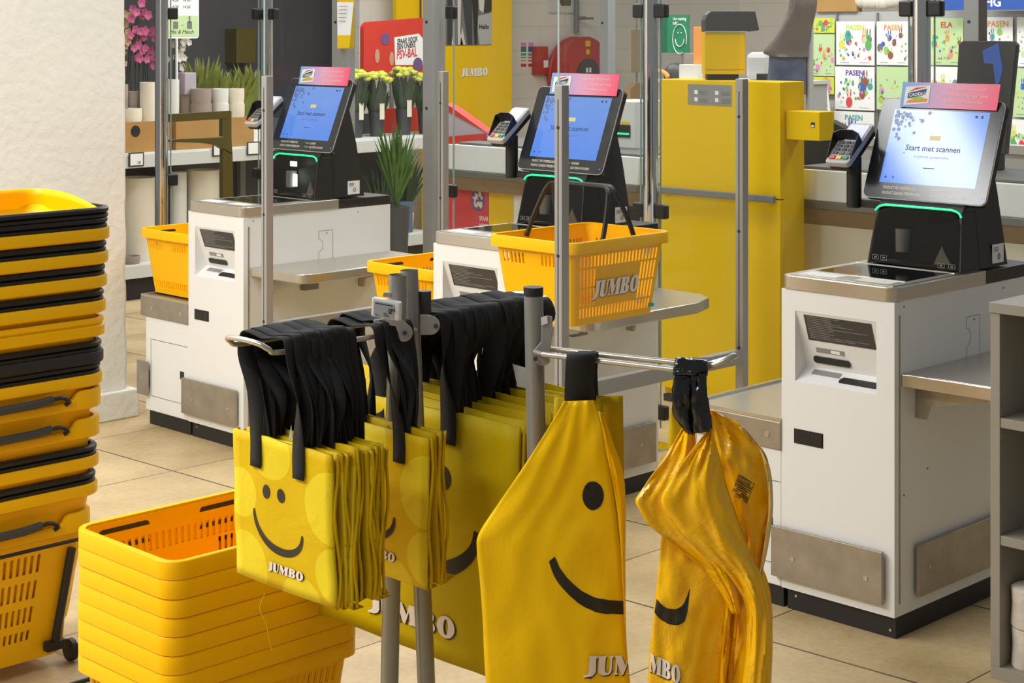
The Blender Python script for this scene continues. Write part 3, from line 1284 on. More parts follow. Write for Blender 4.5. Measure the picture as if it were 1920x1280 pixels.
    text('bezel_text', 'PRODUCT ZONDER STREEPJESCODE', sp(-0.135, 0.014, 0.0015), NX, SD, 0.0115, tx, sc, squash=0.66)
    text('bezel_text', 'SCANNEN', sp(0.052, 0.030, 0.0015), NX, SD, 0.0115, tx, sc, squash=0.66)
    text('bezel_text', 'SELECTEREN OP SCHERM', sp(0.052, 0.014, 0.0015), NX, SD, 0.0115, tx, sc, squash=0.66)
    b = MB()
    for v in (0.034, 0.018):
        b.obox(sp(0.034, v, 0.0016), NX * 0.012, SD * 0.0007, SN * 0.0001)
    b.build('bezel_arrows', tx, sc)
    b = MB()
    b.cyl(sp(0.185, 0.02, 0.0012), sp(0.185, 0.02, 0.0018), 0.0025, n=12)
    b.build('status_light', M['blueled'], sc)
    # topper card clipped on the upper edge
    SDt = (SD + UP * 1.5).normalized()
    b = MB()
    t0, t1, h0, h1 = -0.135, 0.178, 0.278, 0.352

    def tp(u, v, l=0.0):
        return sp(u, h0, 0.006) + SDt * v + NX.cross(SDt) * l

    b.add([tp(t0, 0), tp(t1, 0), tp(t1 + 0.006, 0.074), tp(t0 + 0.004, 0.074)], [(0, 1, 2, 3)],
          [(0, 0), (1, 0), (1, 1), (0, 1)])
    tc_ = b.build('topper_card', M['topper'], t, solid=0.0012, off=-1)
    b = MB()
    b.add([tp(t0 + 0.012, 0.006, 0.0012), tp(t0 + 0.095, 0.014, 0.0012), tp(t0 + 0.098, 0.066, 0.0012),
           tp(t0 + 0.016, 0.060, 0.0012)], [(0, 1, 2, 3)])
    b.build('gift_card_print', M['paper'], tc_)
    for (cc, m_, l_) in (([(0.018, 0.012), (0.03, 0.022), (0.09, 0.028), (0.09, 0.018)], 'p_orange', 0.0015),
                         ([(0.03, 0.028), (0.06, 0.020), (0.078, 0.03), (0.05, 0.036)], 'p_grass', 0.0018),
                         ([(0.024, 0.026), (0.026, 0.042), (0.086, 0.056), (0.082, 0.038)], 'screentext', 0.0021),
                         ([(0.028, 0.046), (0.05, 0.058), (0.088, 0.062), (0.05, 0.052)], 'p_red', 0.0018)):
        b = MB()
        b.add([tp(t0 + x, y, l_) for (x, y) in cc], [tuple(range(len(cc)))])
        b.build('gift_card_artwork', M[m_], tc_)
    text('card_text', 'CADEAU', tp(t0 + 0.029, 0.031, 0.0025), NX + SDt * 0.13, SDt, 0.0135, M['paper'], tc_, bold=0.02)
    for k, sx in enumerate(('Cadeaukaart verzilveren?', 'Dat kan alleen bij een kassa', 'met kassamedewerker')):
        text('card_text', sx, tp(0.075, 0.052 - k * 0.018, 0.0014), NX, SDt, 0.0135, M['letterwhite'], tc_, 'CENTER', shear=0.2)
    # payment terminal on its arm
    b = MB()
    ax = Vector((0.405, 0.036, 0))
    b.cyl(ax + Vector((0, 0, 1.07)), ax + Vector((0, 0, 1.22)), 0.022, n=20)
    b.box(0.405, 0.45, -0.07, 0.036, 1.072, 1.095)
    arm = b.build('terminal_arm', M['black'], t, bevel=0.003, smooth=True)
    TD = Vector((0.125, 0, 0.10)).normalized()
    TN = NX.cross(TD)
    P0 = Vector((0.325, 0.045, 1.205))

    def tpn(u, v, l=0.0):
        return P0 + NX * u + TD * v + TN * l

    b = MB()
    o = [(x, y + 0.088) for (x, y) in rrect(0.041, 0.088, 0.012)]
    b.prism([tpn(x, y, -0.018) for (x, y) in o], TN * 0.018)
    te = b.build('payment_terminal', M['greylight'], t, bevel=0.003)
    b = MB()
    o = [(x, y + 0.088) for (x, y) in rrect(0.039, 0.084, 0.012)]
    b.prism([tpn(x, y, -0.034) for (x, y) in o], TN * 0.0158)
    b.build('terminal_cradle', M['black'], te, bevel=0.003)
    b = MB()
    b.obox(tpn(0, 0.132, 0.001), NX * 0.033, TD * 0.034, TN * 0.0008)
    b.build('terminal_display', M['terminalscreen'], te)
    b = MB()
    # keypad shield: raised hood round the keys
    for (u0, v0, u1, v1, ha, hb) in ((-0.038, 0.02, -0.042, 0.092, 0.004, 0.034), (-0.042, 0.092, -0.02, 0.10, 0.034, 0.04),
                                    (-0.02, 0.10, 0.02, 0.10, 0.04, 0.04), (0.02, 0.10, 0.042, 0.092, 0.04, 0.034),
                                    (0.042, 0.092, 0.038, 0.02, 0.034, 0.004)):
        b.add([tpn(u0, v0, 0.0008), tpn(u1, v1, 0.0008), tpn(u1 * 1.05, v1, hb), tpn(u0 * 1.05, v0, ha)], [(0, 1, 2, 3)])
    b.build('keypad_shield', M['black'], te, solid=0.0025)
    b = MB()
    for j in range(4):
        for i in range(3):
            b.obox(tpn(-0.022 + i * 0.022, 0.04 + j * 0.015, 0.002), NX * 0.008, TD * 0.005, TN * 0.0018)
    b.build('keys', M['key'], te, bevel=0.001)
    for i, mm in enumerate(('keyred', 'keyyellow', 'keygreen')):
        b = MB()
        b.obox(tpn(-0.022 + i * 0.022, 0.021, 0.002), NX * 0.009, TD * 0.006, TN * 0.0018)
        b.build('function_key', M[mm], te, bevel=0.001)
    # bagging shelf on the right side
    b = MB()
    sx0, sx1 = 0.03, 0.73
    zz = 0.655
    y0 = -KW - 0.0005
    y1 = -KW - 0.305
    pts = [(sx0, y0, zz)]
    pts += [(sx0 + 0.01, y0 - 0.02, zz), (sx0 + 0.015, y1 + 0.055, zz)]
    for k in range(7):
        a = math.radians(180 + 90 * k / 6)
        pts.append((sx0 + 0.065 + 0.05 * math.cos(a), y1 + 0.05 + 0.05 * math.sin(a), zz))
    pts += [(sx1 - 0.16, y1, zz), (sx1 - 0.05, y1 + 0.04, zz), (sx1, y1 + 0.11, zz), (sx1, y0, zz)]
    b.prism(pts, (0, 0, 0.036))
    sh = b.build('bagging_shelf', M['steel'], t, bevel=0.004, seg=3, smooth=True)
    for xx in (0.10, 0.56):
        b = MB()
        b.prism([(xx, y0, zz - 0.001), (xx, y0 - 0.22, zz - 0.001), (xx, y0 - 0.2, zz - 0.02), (xx, y0 - 0.04, zz - 0.055),
                 (xx, y0 - 0.03, zz - 0.09), (xx, y0, zz - 0.09)], (0.012, 0, 0))
        b.build('shelf_bracket', M['steelplate'], sh)
    b = MB()
    b.box(0.27, 0.34, y0 - 0.025, y0, zz - 0.075, zz - 0.045)
    b.build('sensor_box', M['greymid'], sh)
    # input side: low cabinet with steel tray on the left
    b = MB()
    b.box(0.0, 0.52, 0.0008, 0.30, 0.058, 0.434)
    ib = b.build('input_cabinet', M['white'], t, bevel=0.004)
    b = MB()
    b.box(0.012, 0.5, 0.002, 0.288, 0, 0.0575)
    b.build('input_plinth', M['base'], ib)
    b = MB()
    for (a, c, d, e) in ((0.004, 0.262, 0.118, 0.1195), (0.004, 0.262, 0.345, 0.3465), (0.2605, 0.262, 0.118, 0.346)):
        b.box(-0.0008, 0.0, a, c, d, e)
    b.build('door_seam', M['greydark'], ib)
    b = MB()
    b.box(-0.0025, 0.0, 0.03, 0.055, 0.215, 0.245)
    b.build('door_lock', M['base'], ib)
    b = MB()
    b.box(-0.006, 0.55, -0.0, 0.33, 0.4345, 0.512)
    tr = b.build('input_tray', M['steelplate'], t, bevel=0.003)
    b = MB()
    b.box(0.008, 0.54, 0.004, 0.318, 0.5124, 0.514)
    b.build('tray_surface', M['steel'], tr)
    b = MB()
    b.box(-0.004, 0.008, 0.0, 0.328, 0.5122, 0.522)
    b.box(0.54, 0.55, 0.0, 0.328, 0.5122, 0.522)
    b.box(0.0082, 0.5398, 0.318, 0.328, 0.5122, 0.522)
    b.build('tray_rim', M['steel'], tr)
    b = MB()
    for yy_ in (0.045, 0.245):
        b.cyl((-0.0078, yy_, 0.472), (-0.0061, yy_, 0.472), 0.008, n=14)
    b.build('screw', M['steel'], tr)
    b = MB()
    b.box(-0.02, -0.010, 0.262, 0.335, 0.12, 0.255)
    kp = b.build('kick_plate', M['steelplate'], t, bevel=0.0015)
    b = MB()
    b.cyl((-0.0215, 0.298, 0.19), (-0.0201, 0.298, 0.19), 0.006, n=12)
    b.build('screw', M['steel'], kp)
    b = MB()
    b.box(-0.0098, -0.0005, 0.27, 0.298, 0.15, 0.22)
    b.build('plate_spacer', M['black'], t)


K0 = (3.9, 2.85, 0)
k1 = thing('self_checkout', 'right self checkout kiosk, nearest, with pale blue screen and empty input tray', 'self checkout', K0)
make_kiosk(k1)
k2 = copy_tree(k1)
k2.location = (3.9, 4.27, 0)
k2['label'] = 'middle self checkout kiosk, behind the large basket with upright handles'
k3 = copy_tree(k1)
k3.location = (3.9, 5.69, 0)
k3['label'] = 'left self checkout kiosk, farthest, beside the white wall'
for k in (k1, k2, k3):
    k['group'] = 'self checkout kiosks'
for k in (k2, k3):  # lit lamp inside the scanner that shows in the farther units
    pass
b = MB()
b.obox((0.40, -0.15, 1.05), (0.002, 0, 0), (0, 0.02, 0), (0, 0, 0.01))
b.obox((0.40, -0.16, 0.985), (0.002, 0, 0), (0, 0.012, 0), (0, 0, 0.025))
tw3 = [c for c in k3.children if c.name.startswith('scanner_tower')][0]
b.build('scanner_lamp', M['whiteled'], tw3)


# ------------------------------------------------------------------ shopping baskets
def make_basket(name, label, group, L=0.475, W=0.37, H=0.26, m=None, upright=False, logo=True):
    m = m or M['yellow']
    t = thing(name, label, 'basket', (0, 0, 0), 0, group)
    a1, b1 = L / 2 - 0.014, W / 2 - 0.014
    a0, b0 = a1 - 0.032, b1 - 0.030
    r = 0.028
    NL, NS, NC = 47, 33, 4
    cols = []  # (side, frac, corner index)
    for side in range(4):
        n = NL if side % 2 == 0 else NS
        for i in range(n):
            cols.append((side, i / n, n, i))
        for c in range(NC):
            cols.append((side, 1.0, None, c))
    def P(col, h):
        side, f, n, i = col
        k = h / H
        a, bb = a0 + (a1 - a0) * k, b0 + (b1 - b0) * k
        if n is not None:
            if side == 0:
                return (-(a - r) + 2 * (a - r) * f, -bb, h)
            if side == 1:
                return (a, -(bb - r) + 2 * (bb - r) * f, h)
            if side == 2:
                return ((a - r) - 2 * (a - r) * f, bb, h)
            return (-a, (bb - r) - 2 * (bb - r) * f, h)
        th = math.radians(-90 + side * 90 + 90 * i / NC)
        cx, cy = [(a - r, -(bb - r)), (a - r, bb - r), (-(a - r), bb - r), (-(a - r), -(bb - r))][side]
        return (cx + r * math.cos(th), cy + r * math.sin(th), h)
    rows = [0, 0.025, 0.06, 0.095, 0.135, 0.14, 0.18, 0.185, 0.215, 0.222, H - 0.006]
    slotrows = {2: 'low', 4: 'no', 3: 'side', 5: 'side', 6: 'no', 7: 'top'}
    rows = [0, 0.022, 0.052, 0.058, 0.112, 0.118, 0.172, 0.178, 0.212, H - 0.006]
    kind = {1: 'low', 3: 'mid', 5: 'mid', 7: 'top'}
    b = MB()
    nc = len(cols)
    vs = [P(c, h) for h in rows for c in cols]
    fs = []
    for j in range(len(rows) - 1):
        for i in range(nc):
            side, f, n, ii = cols[i]
            k = kind.get(j)
            hole = False
            if k and n is not None and ii % 2 == 1 and 0 < ii < n - 1:
                fr = (ii + 0.5) / n
                if side % 2 == 0:
                    if k in ('low', 'top'):
                        hole = True
                    elif fr < 0.22 or fr > 0.78:
                        hole = True
                else:
                    if k == 'low':
                        hole = True
                    elif k == 'top' and (fr < 0.35 or fr > 0.65):
                        hole = True
            if not hole:
                i2 = (i + 1) % nc
                fs.append((j * nc + i, j * nc + i2, (j + 1) * nc + i2, (j + 1) * nc + i))
    fs.append(tuple(range(nc))[::-1])
    b.add(vs, fs)
    b.build('basket_body', m, t, solid=0.003, off=-1)
    # rim with folded edge
    sec = [(0.0, H - 0.006), (0.0, H - 0.001), (0.003, H), (0.011, H), (0.014, H - 0.003), (0.014, H - 0.0358),
           (0.012, H - 0.0358), (0.011, H - 0.006)]
    b = MB()
    v = []
    base = rrect(1, 1, 0)  # dummy
    ring = []
    for c in cols[::1]:
        ring.append(c)
    use = [c for c in cols if (c[2] is None) or c[3] == 0]
    for (o_, h) in sec:
        for c in use:
            side, f, n, i = c
            a, bb = a1 + o_, b1 + o_
            rr = r + o_
            if n is not None:
                if side == 0:
                    p = (-(a - rr), -bb, h)
                elif side == 1:
                    p = (a, -(bb - rr), h)
                elif side == 2:
                    p = ((a - rr), bb, h)
                else:
                    p = (-a, (bb - rr), h)
            else:
                th = math.radians(-90 + side * 90 + 90 * i / NC)
                cx, cy = [(a - rr, -(bb - rr)), (a - rr, bb - rr), (-(a - rr), bb - rr), (-(a - rr), -(bb - rr))][side]
                p = (cx + rr * math.cos(th), cy + rr * math.sin(th), h)
            v.append(p)
    nu = len(use)
    fs = []
    for j in range(len(sec)):
        j2 = (j + 1) % len(sec)
        for i in range(nu):
            i2 = (i + 1) % nu
            fs.append((j * nu + i, j * nu + i2, j2 * nu + i2, j2 * nu + i))
    b.add(v, fs)
    b.build('rim', m, t, smooth=True, auto=50)
    hb = b1 - 0.004
    if upright:
        for sg in (-1, 1):
            b = MB()
            xt = sg * 0.012
            pts = [(sg * 0.078, hb - 0.006, H - 0.02), (sg * 0.055, hb - 0.012, H + 0.04), (sg * 0.022, hb - 0.03, H + 0.12),
                   (xt, hb - 0.045, H + 0.146), (xt, hb - 0.07, H + 0.152), (xt, 0, H + 0.152),
                   (xt, -hb + 0.07, H + 0.152), (xt, -hb + 0.045, H + 0.146), (sg * 0.022, -hb + 0.03, H + 0.12),
                   (sg * 0.055, -hb + 0.012, H + 0.04), (sg * 0.078, -hb + 0.006, H - 0.02)]
            wd = [Vector((1, 0, 0.3 * sg))] * 11
            ribbon(b, pts, wd, 0.015, 3)
            b.build('handle', M['black'], t, solid=0.007, off=0)
    else:
        for sg in (-1, 1):
            for xc in (-0.125, 0.125):
                b = MB()
                o = [(x, y) for (x, y) in rrect(0.062, 0.0105, 0.0102, 4)]
                y = sg * (b1 - 0.0062)
                b.prism([(xc + p[0], y, H - 0.028 + p[1]) for p in o], (0, sg * 0.0022, 0))
                b.build('handle_grip', M['base'], t)
    if logo:
        k = 0.115 / H
        bb = b0 + (b1 - b0) * (0.095 / H)
        upv = Vector((0, -(b1 - b0), H)).normalized()
        lettering('lettering', 'JUMBO', plane_map((-0.115, -bb - 0.0036, 0.082), (1, 0, 0), upv, 0.21, 0.052), t, slant=0.12)
        b = MB()
        b.obox((0.17, -(b0 + (b1 - b0) * 0.08) - 0.003, 0.028), (0.014, 0, 0), (0, 0.001, 0), (0, 0, 0.006))
        b.build('corner_badge', M['p_teal'], t, bevel=0.0009)
    return t


bk = make_basket('shopping_basket', 'yellow shopping basket with upright black handles on the middle bagging shelf', None,
                 upright=True)
bk.location = (4.02, 3.715, 0.692)
bt = make_basket('shopping_basket', 'yellow shopping basket on the input tray left of the left self checkout',
                 'baskets on the input trays', logo=False)
bt.location = (4.15, 5.888, 0.5225)
bt2 = copy_tree(bt)
bt2.location = (4.15, 4.468, 0.5225)
bt2['label'] = 'yellow shopping basket on the input tray of the middle self checkout, behind the bag stand'

# nested stack of hand baskets in the foreground
SX, SY = 1.874 + 0.2375, 2.793 + 0.178
ords = ['topmost', 'second', 'third', 'fourth', 'fifth', 'sixth', 'seventh', 'eighth', 'ninth']
b0_ = make_basket('shopping_basket', 'topmost yellow basket of the nested stack in the foreground', 'nested hand baskets',
                  L=0.48, W=0.36, H=0.26, logo=False)
pitch = 0.0362
for i in range(8):
    o = b0_ if i == 0 else copy_tree(b0_)
    jx, jy = (0, 0) if i == 0 else (random.uniform(-.0015, .0015), random.uniform(-.0015, .0015))
    o.location = (SX + jx, SY + jy, 0.577 - 0.26 - i * pitch)
    if i:
        o['label'] = '%s yellow basket from the top of the nested stack below the small totes' % ords[i] if i < 7 else \
            'lowest yellow basket of the nested stack, its slotted side showing'
t = thing('basket_dolly', 'low dark dolly under the nested yellow baskets', 'dolly', (SX, SY, 0))
b = MB()
b.tube([(p[0], p[1], 0.049) for p in rrect(0.21, 0.16, 0.03)], 0.006, closed=True)
b.build('frame', M['base'], t, smooth=True)
for sx in (-1, 1):
    for sy in (-1, 1):
        b = MB()
        b.cyl((sx * 0.19 - 0.008, sy * 0.14, 0.0215), (sx * 0.19 + 0.008, sy * 0.14, 0.0215), 0.0215, n=18)
        b.build('wheel', M['black'], t)


# ------------------------------------------------------------------ tall stack of roll baskets at the left
def rr_ring(a, bb, r, z, n=6):
    return [(x, y, z) for (x, y) in rrect(a, bb, r, n)]


def sweep(b, sec, a, bb, r, n=6, topf=None):
    """closed section [(offset,z)] swept round a rounded rectangle"""
    rings = []
    for (o_, z) in sec:
        rg = rr_ring(a + o_, bb + o_, r + o_, z, n)
        rings.append(rg)
    nu = len(rings[0])
    v = [p for rg in rings for p in rg]
    if topf:
        v = [topf(p) for p in v]
    fs = []
    m_ = len(sec)
    for j in range(m_):
        j2 = (j + 1) % m_
        for i in range(nu):
            i2 = (i + 1) % nu
            fs.append((j * nu + i, j * nu + i2, j2 * nu + i2, j2 * nu + i))
    b.add(v, fs)


RA, RB, RR = 0.25, 0.19, 0.06


def roll_basket(label, kind, z, dx, bottom=False, collar=True):
    ym = M['base'] if kind == 'black' else M['yellowroll']
    t = thing('roll_basket', label, 'basket', (2.11 + dx, 4.0, z), 0, 'stacked roll baskets')
    H = 0.345
    # z is rim top; body hangs below
    b = MB()
    rows = [(-0.028, 0.0), (-0.07, -0.006), (-0.10, -0.010), (-0.16, -0.018), (-0.19, -0.022), (-0.25, -0.03),
            (-0.28, -0.034), (-0.32, -0.04), (-H, -0.045), (-H, -0.12)]
    N = 14
    def ring(o_, zz):
        pts = []
        a, bb, r = RA + o_ - 0.012, RB + o_ - 0.012, RR + o_ * 0.5
        # straight sides with N*2 cells
        for side in range(4):
            n = 26 if side % 2 == 0 else 18
            for i in range(n):
                f = i / n
                if side == 0:
                    pts.append((-(a - r) + 2 * (a - r) * f, -bb, zz))
                elif side == 1:
                    pts.append((a, -(bb - r) + 2 * (bb - r) * f, zz))
                elif side == 2:
                    pts.append(((a - r) - 2 * (a - r) * f, bb, zz))
                else:
                    pts.append((-a, (bb - r) - 2 * (bb - r) * f, zz))
            for c in range(6):
                th = math.radians(-90 + side * 90 + 90 * c / 6)
                cx, cy = [(a - r, -(bb - r)), (a - r, bb - r), (-(a - r), bb - r), (-(a - r), -(bb - r))][side]
                pts.append((cx + r * math.cos(th), cy + r * math.sin(th), zz))
        return pts
    rings = [ring(o_, zz) for (zz, o_) in rows]
    nu = len(rings[0])
    fs = []
    hr = (1, 3, 5, 7) if bottom else ()
    for j in range(len(rows) - 1):
        for i in range(nu):
            hole = False
            if j in hr and i < 26 and i % 2 == 0 and 2 <= i <= 16:
                hole = True
            if not hole:
                fs.append((j * nu + i, j * nu + (i + 1) % nu, (j + 1) * nu + (i + 1) % nu, (j + 1) * nu + i))
    fs.append(tuple((len(rows) - 1) * nu + i for i in range(nu)))
    b.add([p for r_ in rings for p in r_], fs)
    b.build('basket_body', ym, t, solid=0.003, off=1)
    topf = None
    if kind == 'open':
        def topf(p):
            x, y, zz = p
            if y < -0.1 and zz > -0.015:
                k = min(1, max(0, (0.165 - x) / 0.02)) * min(1, max(0, (x + 0.18) / 0.02))
                return (x, y, zz - 0.026 * k)
            return p
        b = MB()
        # finer band along x: build from many points
        sec = [(-0.010, 0.0), (0.002, 0.0), (0.004, -0.003), (0.004, -0.046), (0.0, -0.048), (-0.010, -0.048)]
        def band(b):
            ringp = []
            for (o_, zz) in sec:
                rg = []
                a, bb, r = RA + o_, RB + o_, RR + o_
                for side in range(4):
                    n = 40 if side == 0 else 2
                    for i in range(n):
                        f = i / n
                        if side == 0:
                            rg.append((-(a - r) + 2 * (a - r) * f, -bb, zz))
                        elif side == 1:
                            rg.append((a, -(bb - r) + 2 * (bb - r) * f, zz))
                        elif side == 2:
                            rg.append(((a - r) - 2 * (a - r) * f, bb, zz))
                        else:
                            rg.append((-a, (bb - r) - 2 * (bb - r) * f, zz))
                    for c in range(6):
                        th = math.radians(-90 + side * 90 + 90 * c / 6)
                        cx, cy = [(a - r, -(bb - r)), (a - r, bb - r), (-(a - r), bb - r), (-(a - r), -(bb - r))][side]
                        rg.append((cx + r * math.cos(th), cy + r * math.sin(th), zz))
                ringp.append(rg)
            nu = len(ringp[0])
            v = [topf(p) for rg in ringp for p in rg]
            fs = []
            m_ = len(sec)
            for j in range(m_):
                j2 = (j + 1) % m_
                for i in range(nu):
                    i2 = (i + 1) % nu
                    fs.append((j * nu + i, j * nu + i2, j2 * nu + i2, j2 * nu + i))
            b.add(v, fs)
        band(b)
        b.build('rim', ym, t, smooth=True)
        b = MB()
        yh = -RB - 0.006
        pts = [(0.12, yh + 0.012, -0.035), (0.135, yh, -0.022), (0.115, yh - 0.004, -0.008), (0.08, yh - 0.006, -0.008),
               (0.0, yh - 0.006, -0.011), (-0.08, yh - 0.006, -0.012), (-0.115, yh - 0.004, -0.014),
               (-0.13, yh + 0.01, -0.035)]
        b.tube(catmull(pts, 4), 0.0055, n=8)
        hd = b.build('handle', M['black'], t, smooth=True)
        b = MB()
        b.tube([(0.085, yh - 0.006, -0.008), (0.04, yh - 0.007, -0.012), (-0.07, yh - 0.006, -0.014)], 0.0105, n=10)
        b.build('grip', M['greydark'], hd, smooth=True)
    else:
        b = MB()
        sec = [(-0.010, -0.004), (0.003, -0.004), (0.005, -0.007), (0.005, -0.030), (0.002, -0.033), (-0.006, -0.036),
               (-0.010, -0.034)]
        if kind == 'double':
            sec = [(-0.010, 0.004), (0.0, 0.004), (0.003, 0.0), (0.003, -0.008), (-0.001, -0.011), (-0.001, -0.014),
                   (0.005, -0.017), (0.005, -0.040), (0.0, -0.042), (-0.010, -0.04)]
        sweep(b, sec, RA, RB, RR)
        b.build('rim', ym, t, smooth=True)
        if kind != 'double' and collar:
            b = MB()
            sweep(b, [(-0.014, -0.003), (-0.001, -0.003), (-0.001, 0.004), (-0.006, 0.007), (0.0, 0.010), (-0.0, 0.018),
                      (-0.004, 0.022), (-0.014, 0.022)], RA, RB, RR)
            b.build('handle_ring', M['black'], t, smooth=True, auto=30)
    return t


zt = 1.128
kinds = ['top', 'plain', 'plain', 'plain', 'plain', 'double', 'black', 'plain', 'open', 'open', 'plain', 'plain', 'bottom']
zs = [1.128, 1.066, 1.002, 0.938, 0.876, 0.826, 0.768, 0.722, 0.680, 0.610, 0.545, 0.482, 0.405]
lab = ['second roll basket from the top of the tall stack, yellow rim below a black ring',
       'third roll basket from the top of the tall stack', 'fourth roll basket from the top of the tall stack',
       'fifth roll basket from the top of the tall stack',
       'yellow roll basket with doubled rim, directly above the all black one',
       'all black roll basket in the middle of the tall stack',
       'yellow roll basket directly below the all black one',
       'upper of the two cut out yellow roll baskets showing a dark front grip',
       'lower of the two cut out yellow roll baskets showing a dark front grip',
       'yellow roll basket just below the two with front grips, black ringed',
       'third lowest yellow roll basket of the tall stack, black ringed']
kinds = ['plain', 'plain', 'plain', 'plain', 'double', 'black', 'plain', 'open', 'open', 'plain', 'plain']
zs = [1.098, 1.038, 0.979, 0.916, 0.866, 0.790, 0.735, 0.694, 0.622, 0.530, 0.462]
for i, (kd_, z, lb) in enumerate(zip(kinds, zs, lab)):
    roll_basket(lb, kd_, z, 0.035 - 0.035 * i / 10, collar=True)
# topmost: black collar, yellow end wall rising above it
t = thing('roll_basket', 'topmost roll basket of the tall stack with raised yellow end wall', 'basket', (2.11 + 0.038, 4.0, 1.124), 0,
          'stacked roll baskets')
b = MB()
sweep(b, [(-0.014, -0.003), (-0.001, -0.003), (-0.001, 0.004), (-0.006, 0.007), (0.0, 0.010), (-0.0, 0.018),
          (-0.004, 0.022), (-0.014, 0.022)], RA, RB, RR)
b.build('handle_ring', M['black'], t, smooth=True, auto=30)
_pp = rrect(RA - 0.022, RB - 0.022, RR - 0.01, 10)
_path = [Vector((p[0], p[1], 0)) for p in (_pp[-4:] + _pp[0:11] + [(0.13, RB - 0.022), (0.10, RB - 0.022)])]


def shell(u, v):
    f = u * (len(_path) - 1)
    i = min(int(f), len(_path) - 2)
    p = _path[i].lerp(_path[i + 1], f - i)
    k = max(0.0, min(1.0, (p.y + 0.17) / 0.26))
    top = 0.006 + 0.040 * math.sin(k * math.pi / 2)
    return Vector((p.x, p.y, -0.03 + v * (top + 0.03)))


b.v = []
b = MB()
b.grid(shell, 60, 4, uv=False)
b.build('raised_wall', M['yellowroll'], t, smooth=True, solid=0.004)
b = MB()
rs = [rr_ring(RA - 0.02, RB - 0.02, RR, 0.004), rr_ring(RA - 0.035, RB - 0.035, RR, -0.05), rr_ring(RA - 0.05, RB - 0.05, RR, -0.30)]
nu = len(rs[0])
fs = [(j * nu + i, j * nu + (i + 1) % nu, (j + 1) * nu + (i + 1) % nu, (j + 1) * nu + i) for j in range(2) for i in range(nu)]
fs.append(tuple(2 * nu + i for i in range(nu)))
b.add([p for r_ in rs for p in r_], fs)
b.build('basket_body', M['yellowroll'], t, smooth=True, solid=0.003)
b = MB()
b.tube(catmull([(0.085, 0.165, 0.0), (0.08, 0.165, 0.035), (0.05, 0.165, 0.048), (-0.12, 0.165, 0.048), (-0.15, 0.165, 0.0)], 5), 0.006)
b.build('handle', M['black'], t, smooth=True)

# bottom one, standing on the floor, fully visible side
t = roll_basket('lowest roll basket of the tall stack, slotted yellow side with upright black drawbar and wheels', 'open', 0.392, -0.02)
for c in list(t.children):
    if c.name.startswith('basket_body'):
        bpy.data.objects.remove(c, do_unlink=True)
b = MB()
rows = [(-0.03, 0.0), (-0.085, -0.006), (-0.130, -0.012), (-0.150, -0.015), (-0.195, -0.022), (-0.215, -0.025),
        (-0.255, -0.031), (-0.275, -0.034), (-0.300, -0.038), (-0.355, -0.046), (-0.355, -0.12)]


def ring2(o_, zz):
    pts = []
    a, bb, r = RA + o_ - 0.010, RB + o_ - 0.010, 0.05
    for side in range(4):
        n = 40 if side % 2 == 0 else 12
        for i in range(n):
            f = i / n
            if side == 0:
                pts.append((-(a - r) + 2 * (a - r) * f, -bb, zz))
            elif side == 1:
                pts.append((a, -(bb - r) + 2 * (bb - r) * f, zz))
            elif side == 2:
                pts.append(((a - r) - 2 * (a - r) * f, bb, zz))
            else:
                pts.append((-a, (bb - r) - 2 * (bb - r) * f, zz))
        for c in range(6):
            th = math.radians(-90 + side * 90 + 90 * c / 6)
            cx, cy = [(a - r, -(bb - r)), (a - r, bb - r), (-(a - r), bb - r), (-(a - r), -(bb - r))][side]
            pts.append((cx + r * math.cos(th), cy + r * math.sin(th), zz))
    return pts


rings = [ring2(o_, zz) for (zz, o_) in rows]
nu = len(rings[0])
fs = []
for j in range(len(rows) - 1):
    for i in range(nu):
        if j in (1, 3, 5, 7) and i < 32 and i % 2 == 0 and i > 3:
            continue
        fs.append((j * nu + i, j * nu + (i + 1) % nu, (j + 1) * nu + (i + 1) % nu, (j + 1) * nu + i))
fs.append(tuple((len(rows) - 1) * nu + i for i in range(nu)))
b.add([p for r_ in rings for p in r_], fs)
b.build('basket_body', M['yellowroll'], t, solid=0.004, off=1)
b = MB()
sweep(b, [(-0.03, -0.05), (-0.028, -0.05), (-0.07, -0.35), (-0.072, -0.35)], RA, RB, RR)
b.build('inner_liner', M['yellowroll'], t)
y_ = -RB - 0.002
b = MB()
b.tube([(0.178, y_ + 0.004, -0.085), (0.150, y_ + 0.036, -0.318)], 0.011, n=12)
db = b.build('drawbar', M['black'], t, smooth=True)
b = MB()
b.obox((0.148, y_ + 0.036, -0.325), (0.026, 0, 0), (0, 0.012, 0), (0, 0, 0.012))
b.build('drawbar_foot', M['black'], db, bevel=0.004)
b = MB()
b.tube([(p[0], p[1], -0.062 + 0.0 * p[0]) for p in rrect(RA + 0.010, RB + 0.012, 0.03, 5)], 0.0045, n=8, closed=True)
b.build('wire_frame', M['base'], t, smooth=True)
for sx in (-1, 1):
    b = MB()
    b.cyl((sx * 0.215 - 0.009, -0.12, -0.362), (sx * 0.215 + 0.009, -0.12, -0.362), 0.028, n=20)
    b.build('wheel', M['black'], t, bevel=0.003)
b = MB()
b.tube([(-0.25, -0.30, -0.375), (0.22, -0.30, -0.375), (0.24, -0.28, -0.375), (0.24, 0.2, -0.375)], 0.006, n=8)
b.build('floor_bar', M['base'], t, smooth=True)

# ------------------------------------------------------------------ bag display stand
AY = 2.425  # line of the two arms that run along x
stand = thing('bag_stand', 'grey tubular bag stand with three hanging arms', 'display stand', (2.13, 2.25, 0))
O = Vector((2.13, 2.25, 0))


def loc(p):
    return Vector(p) - O


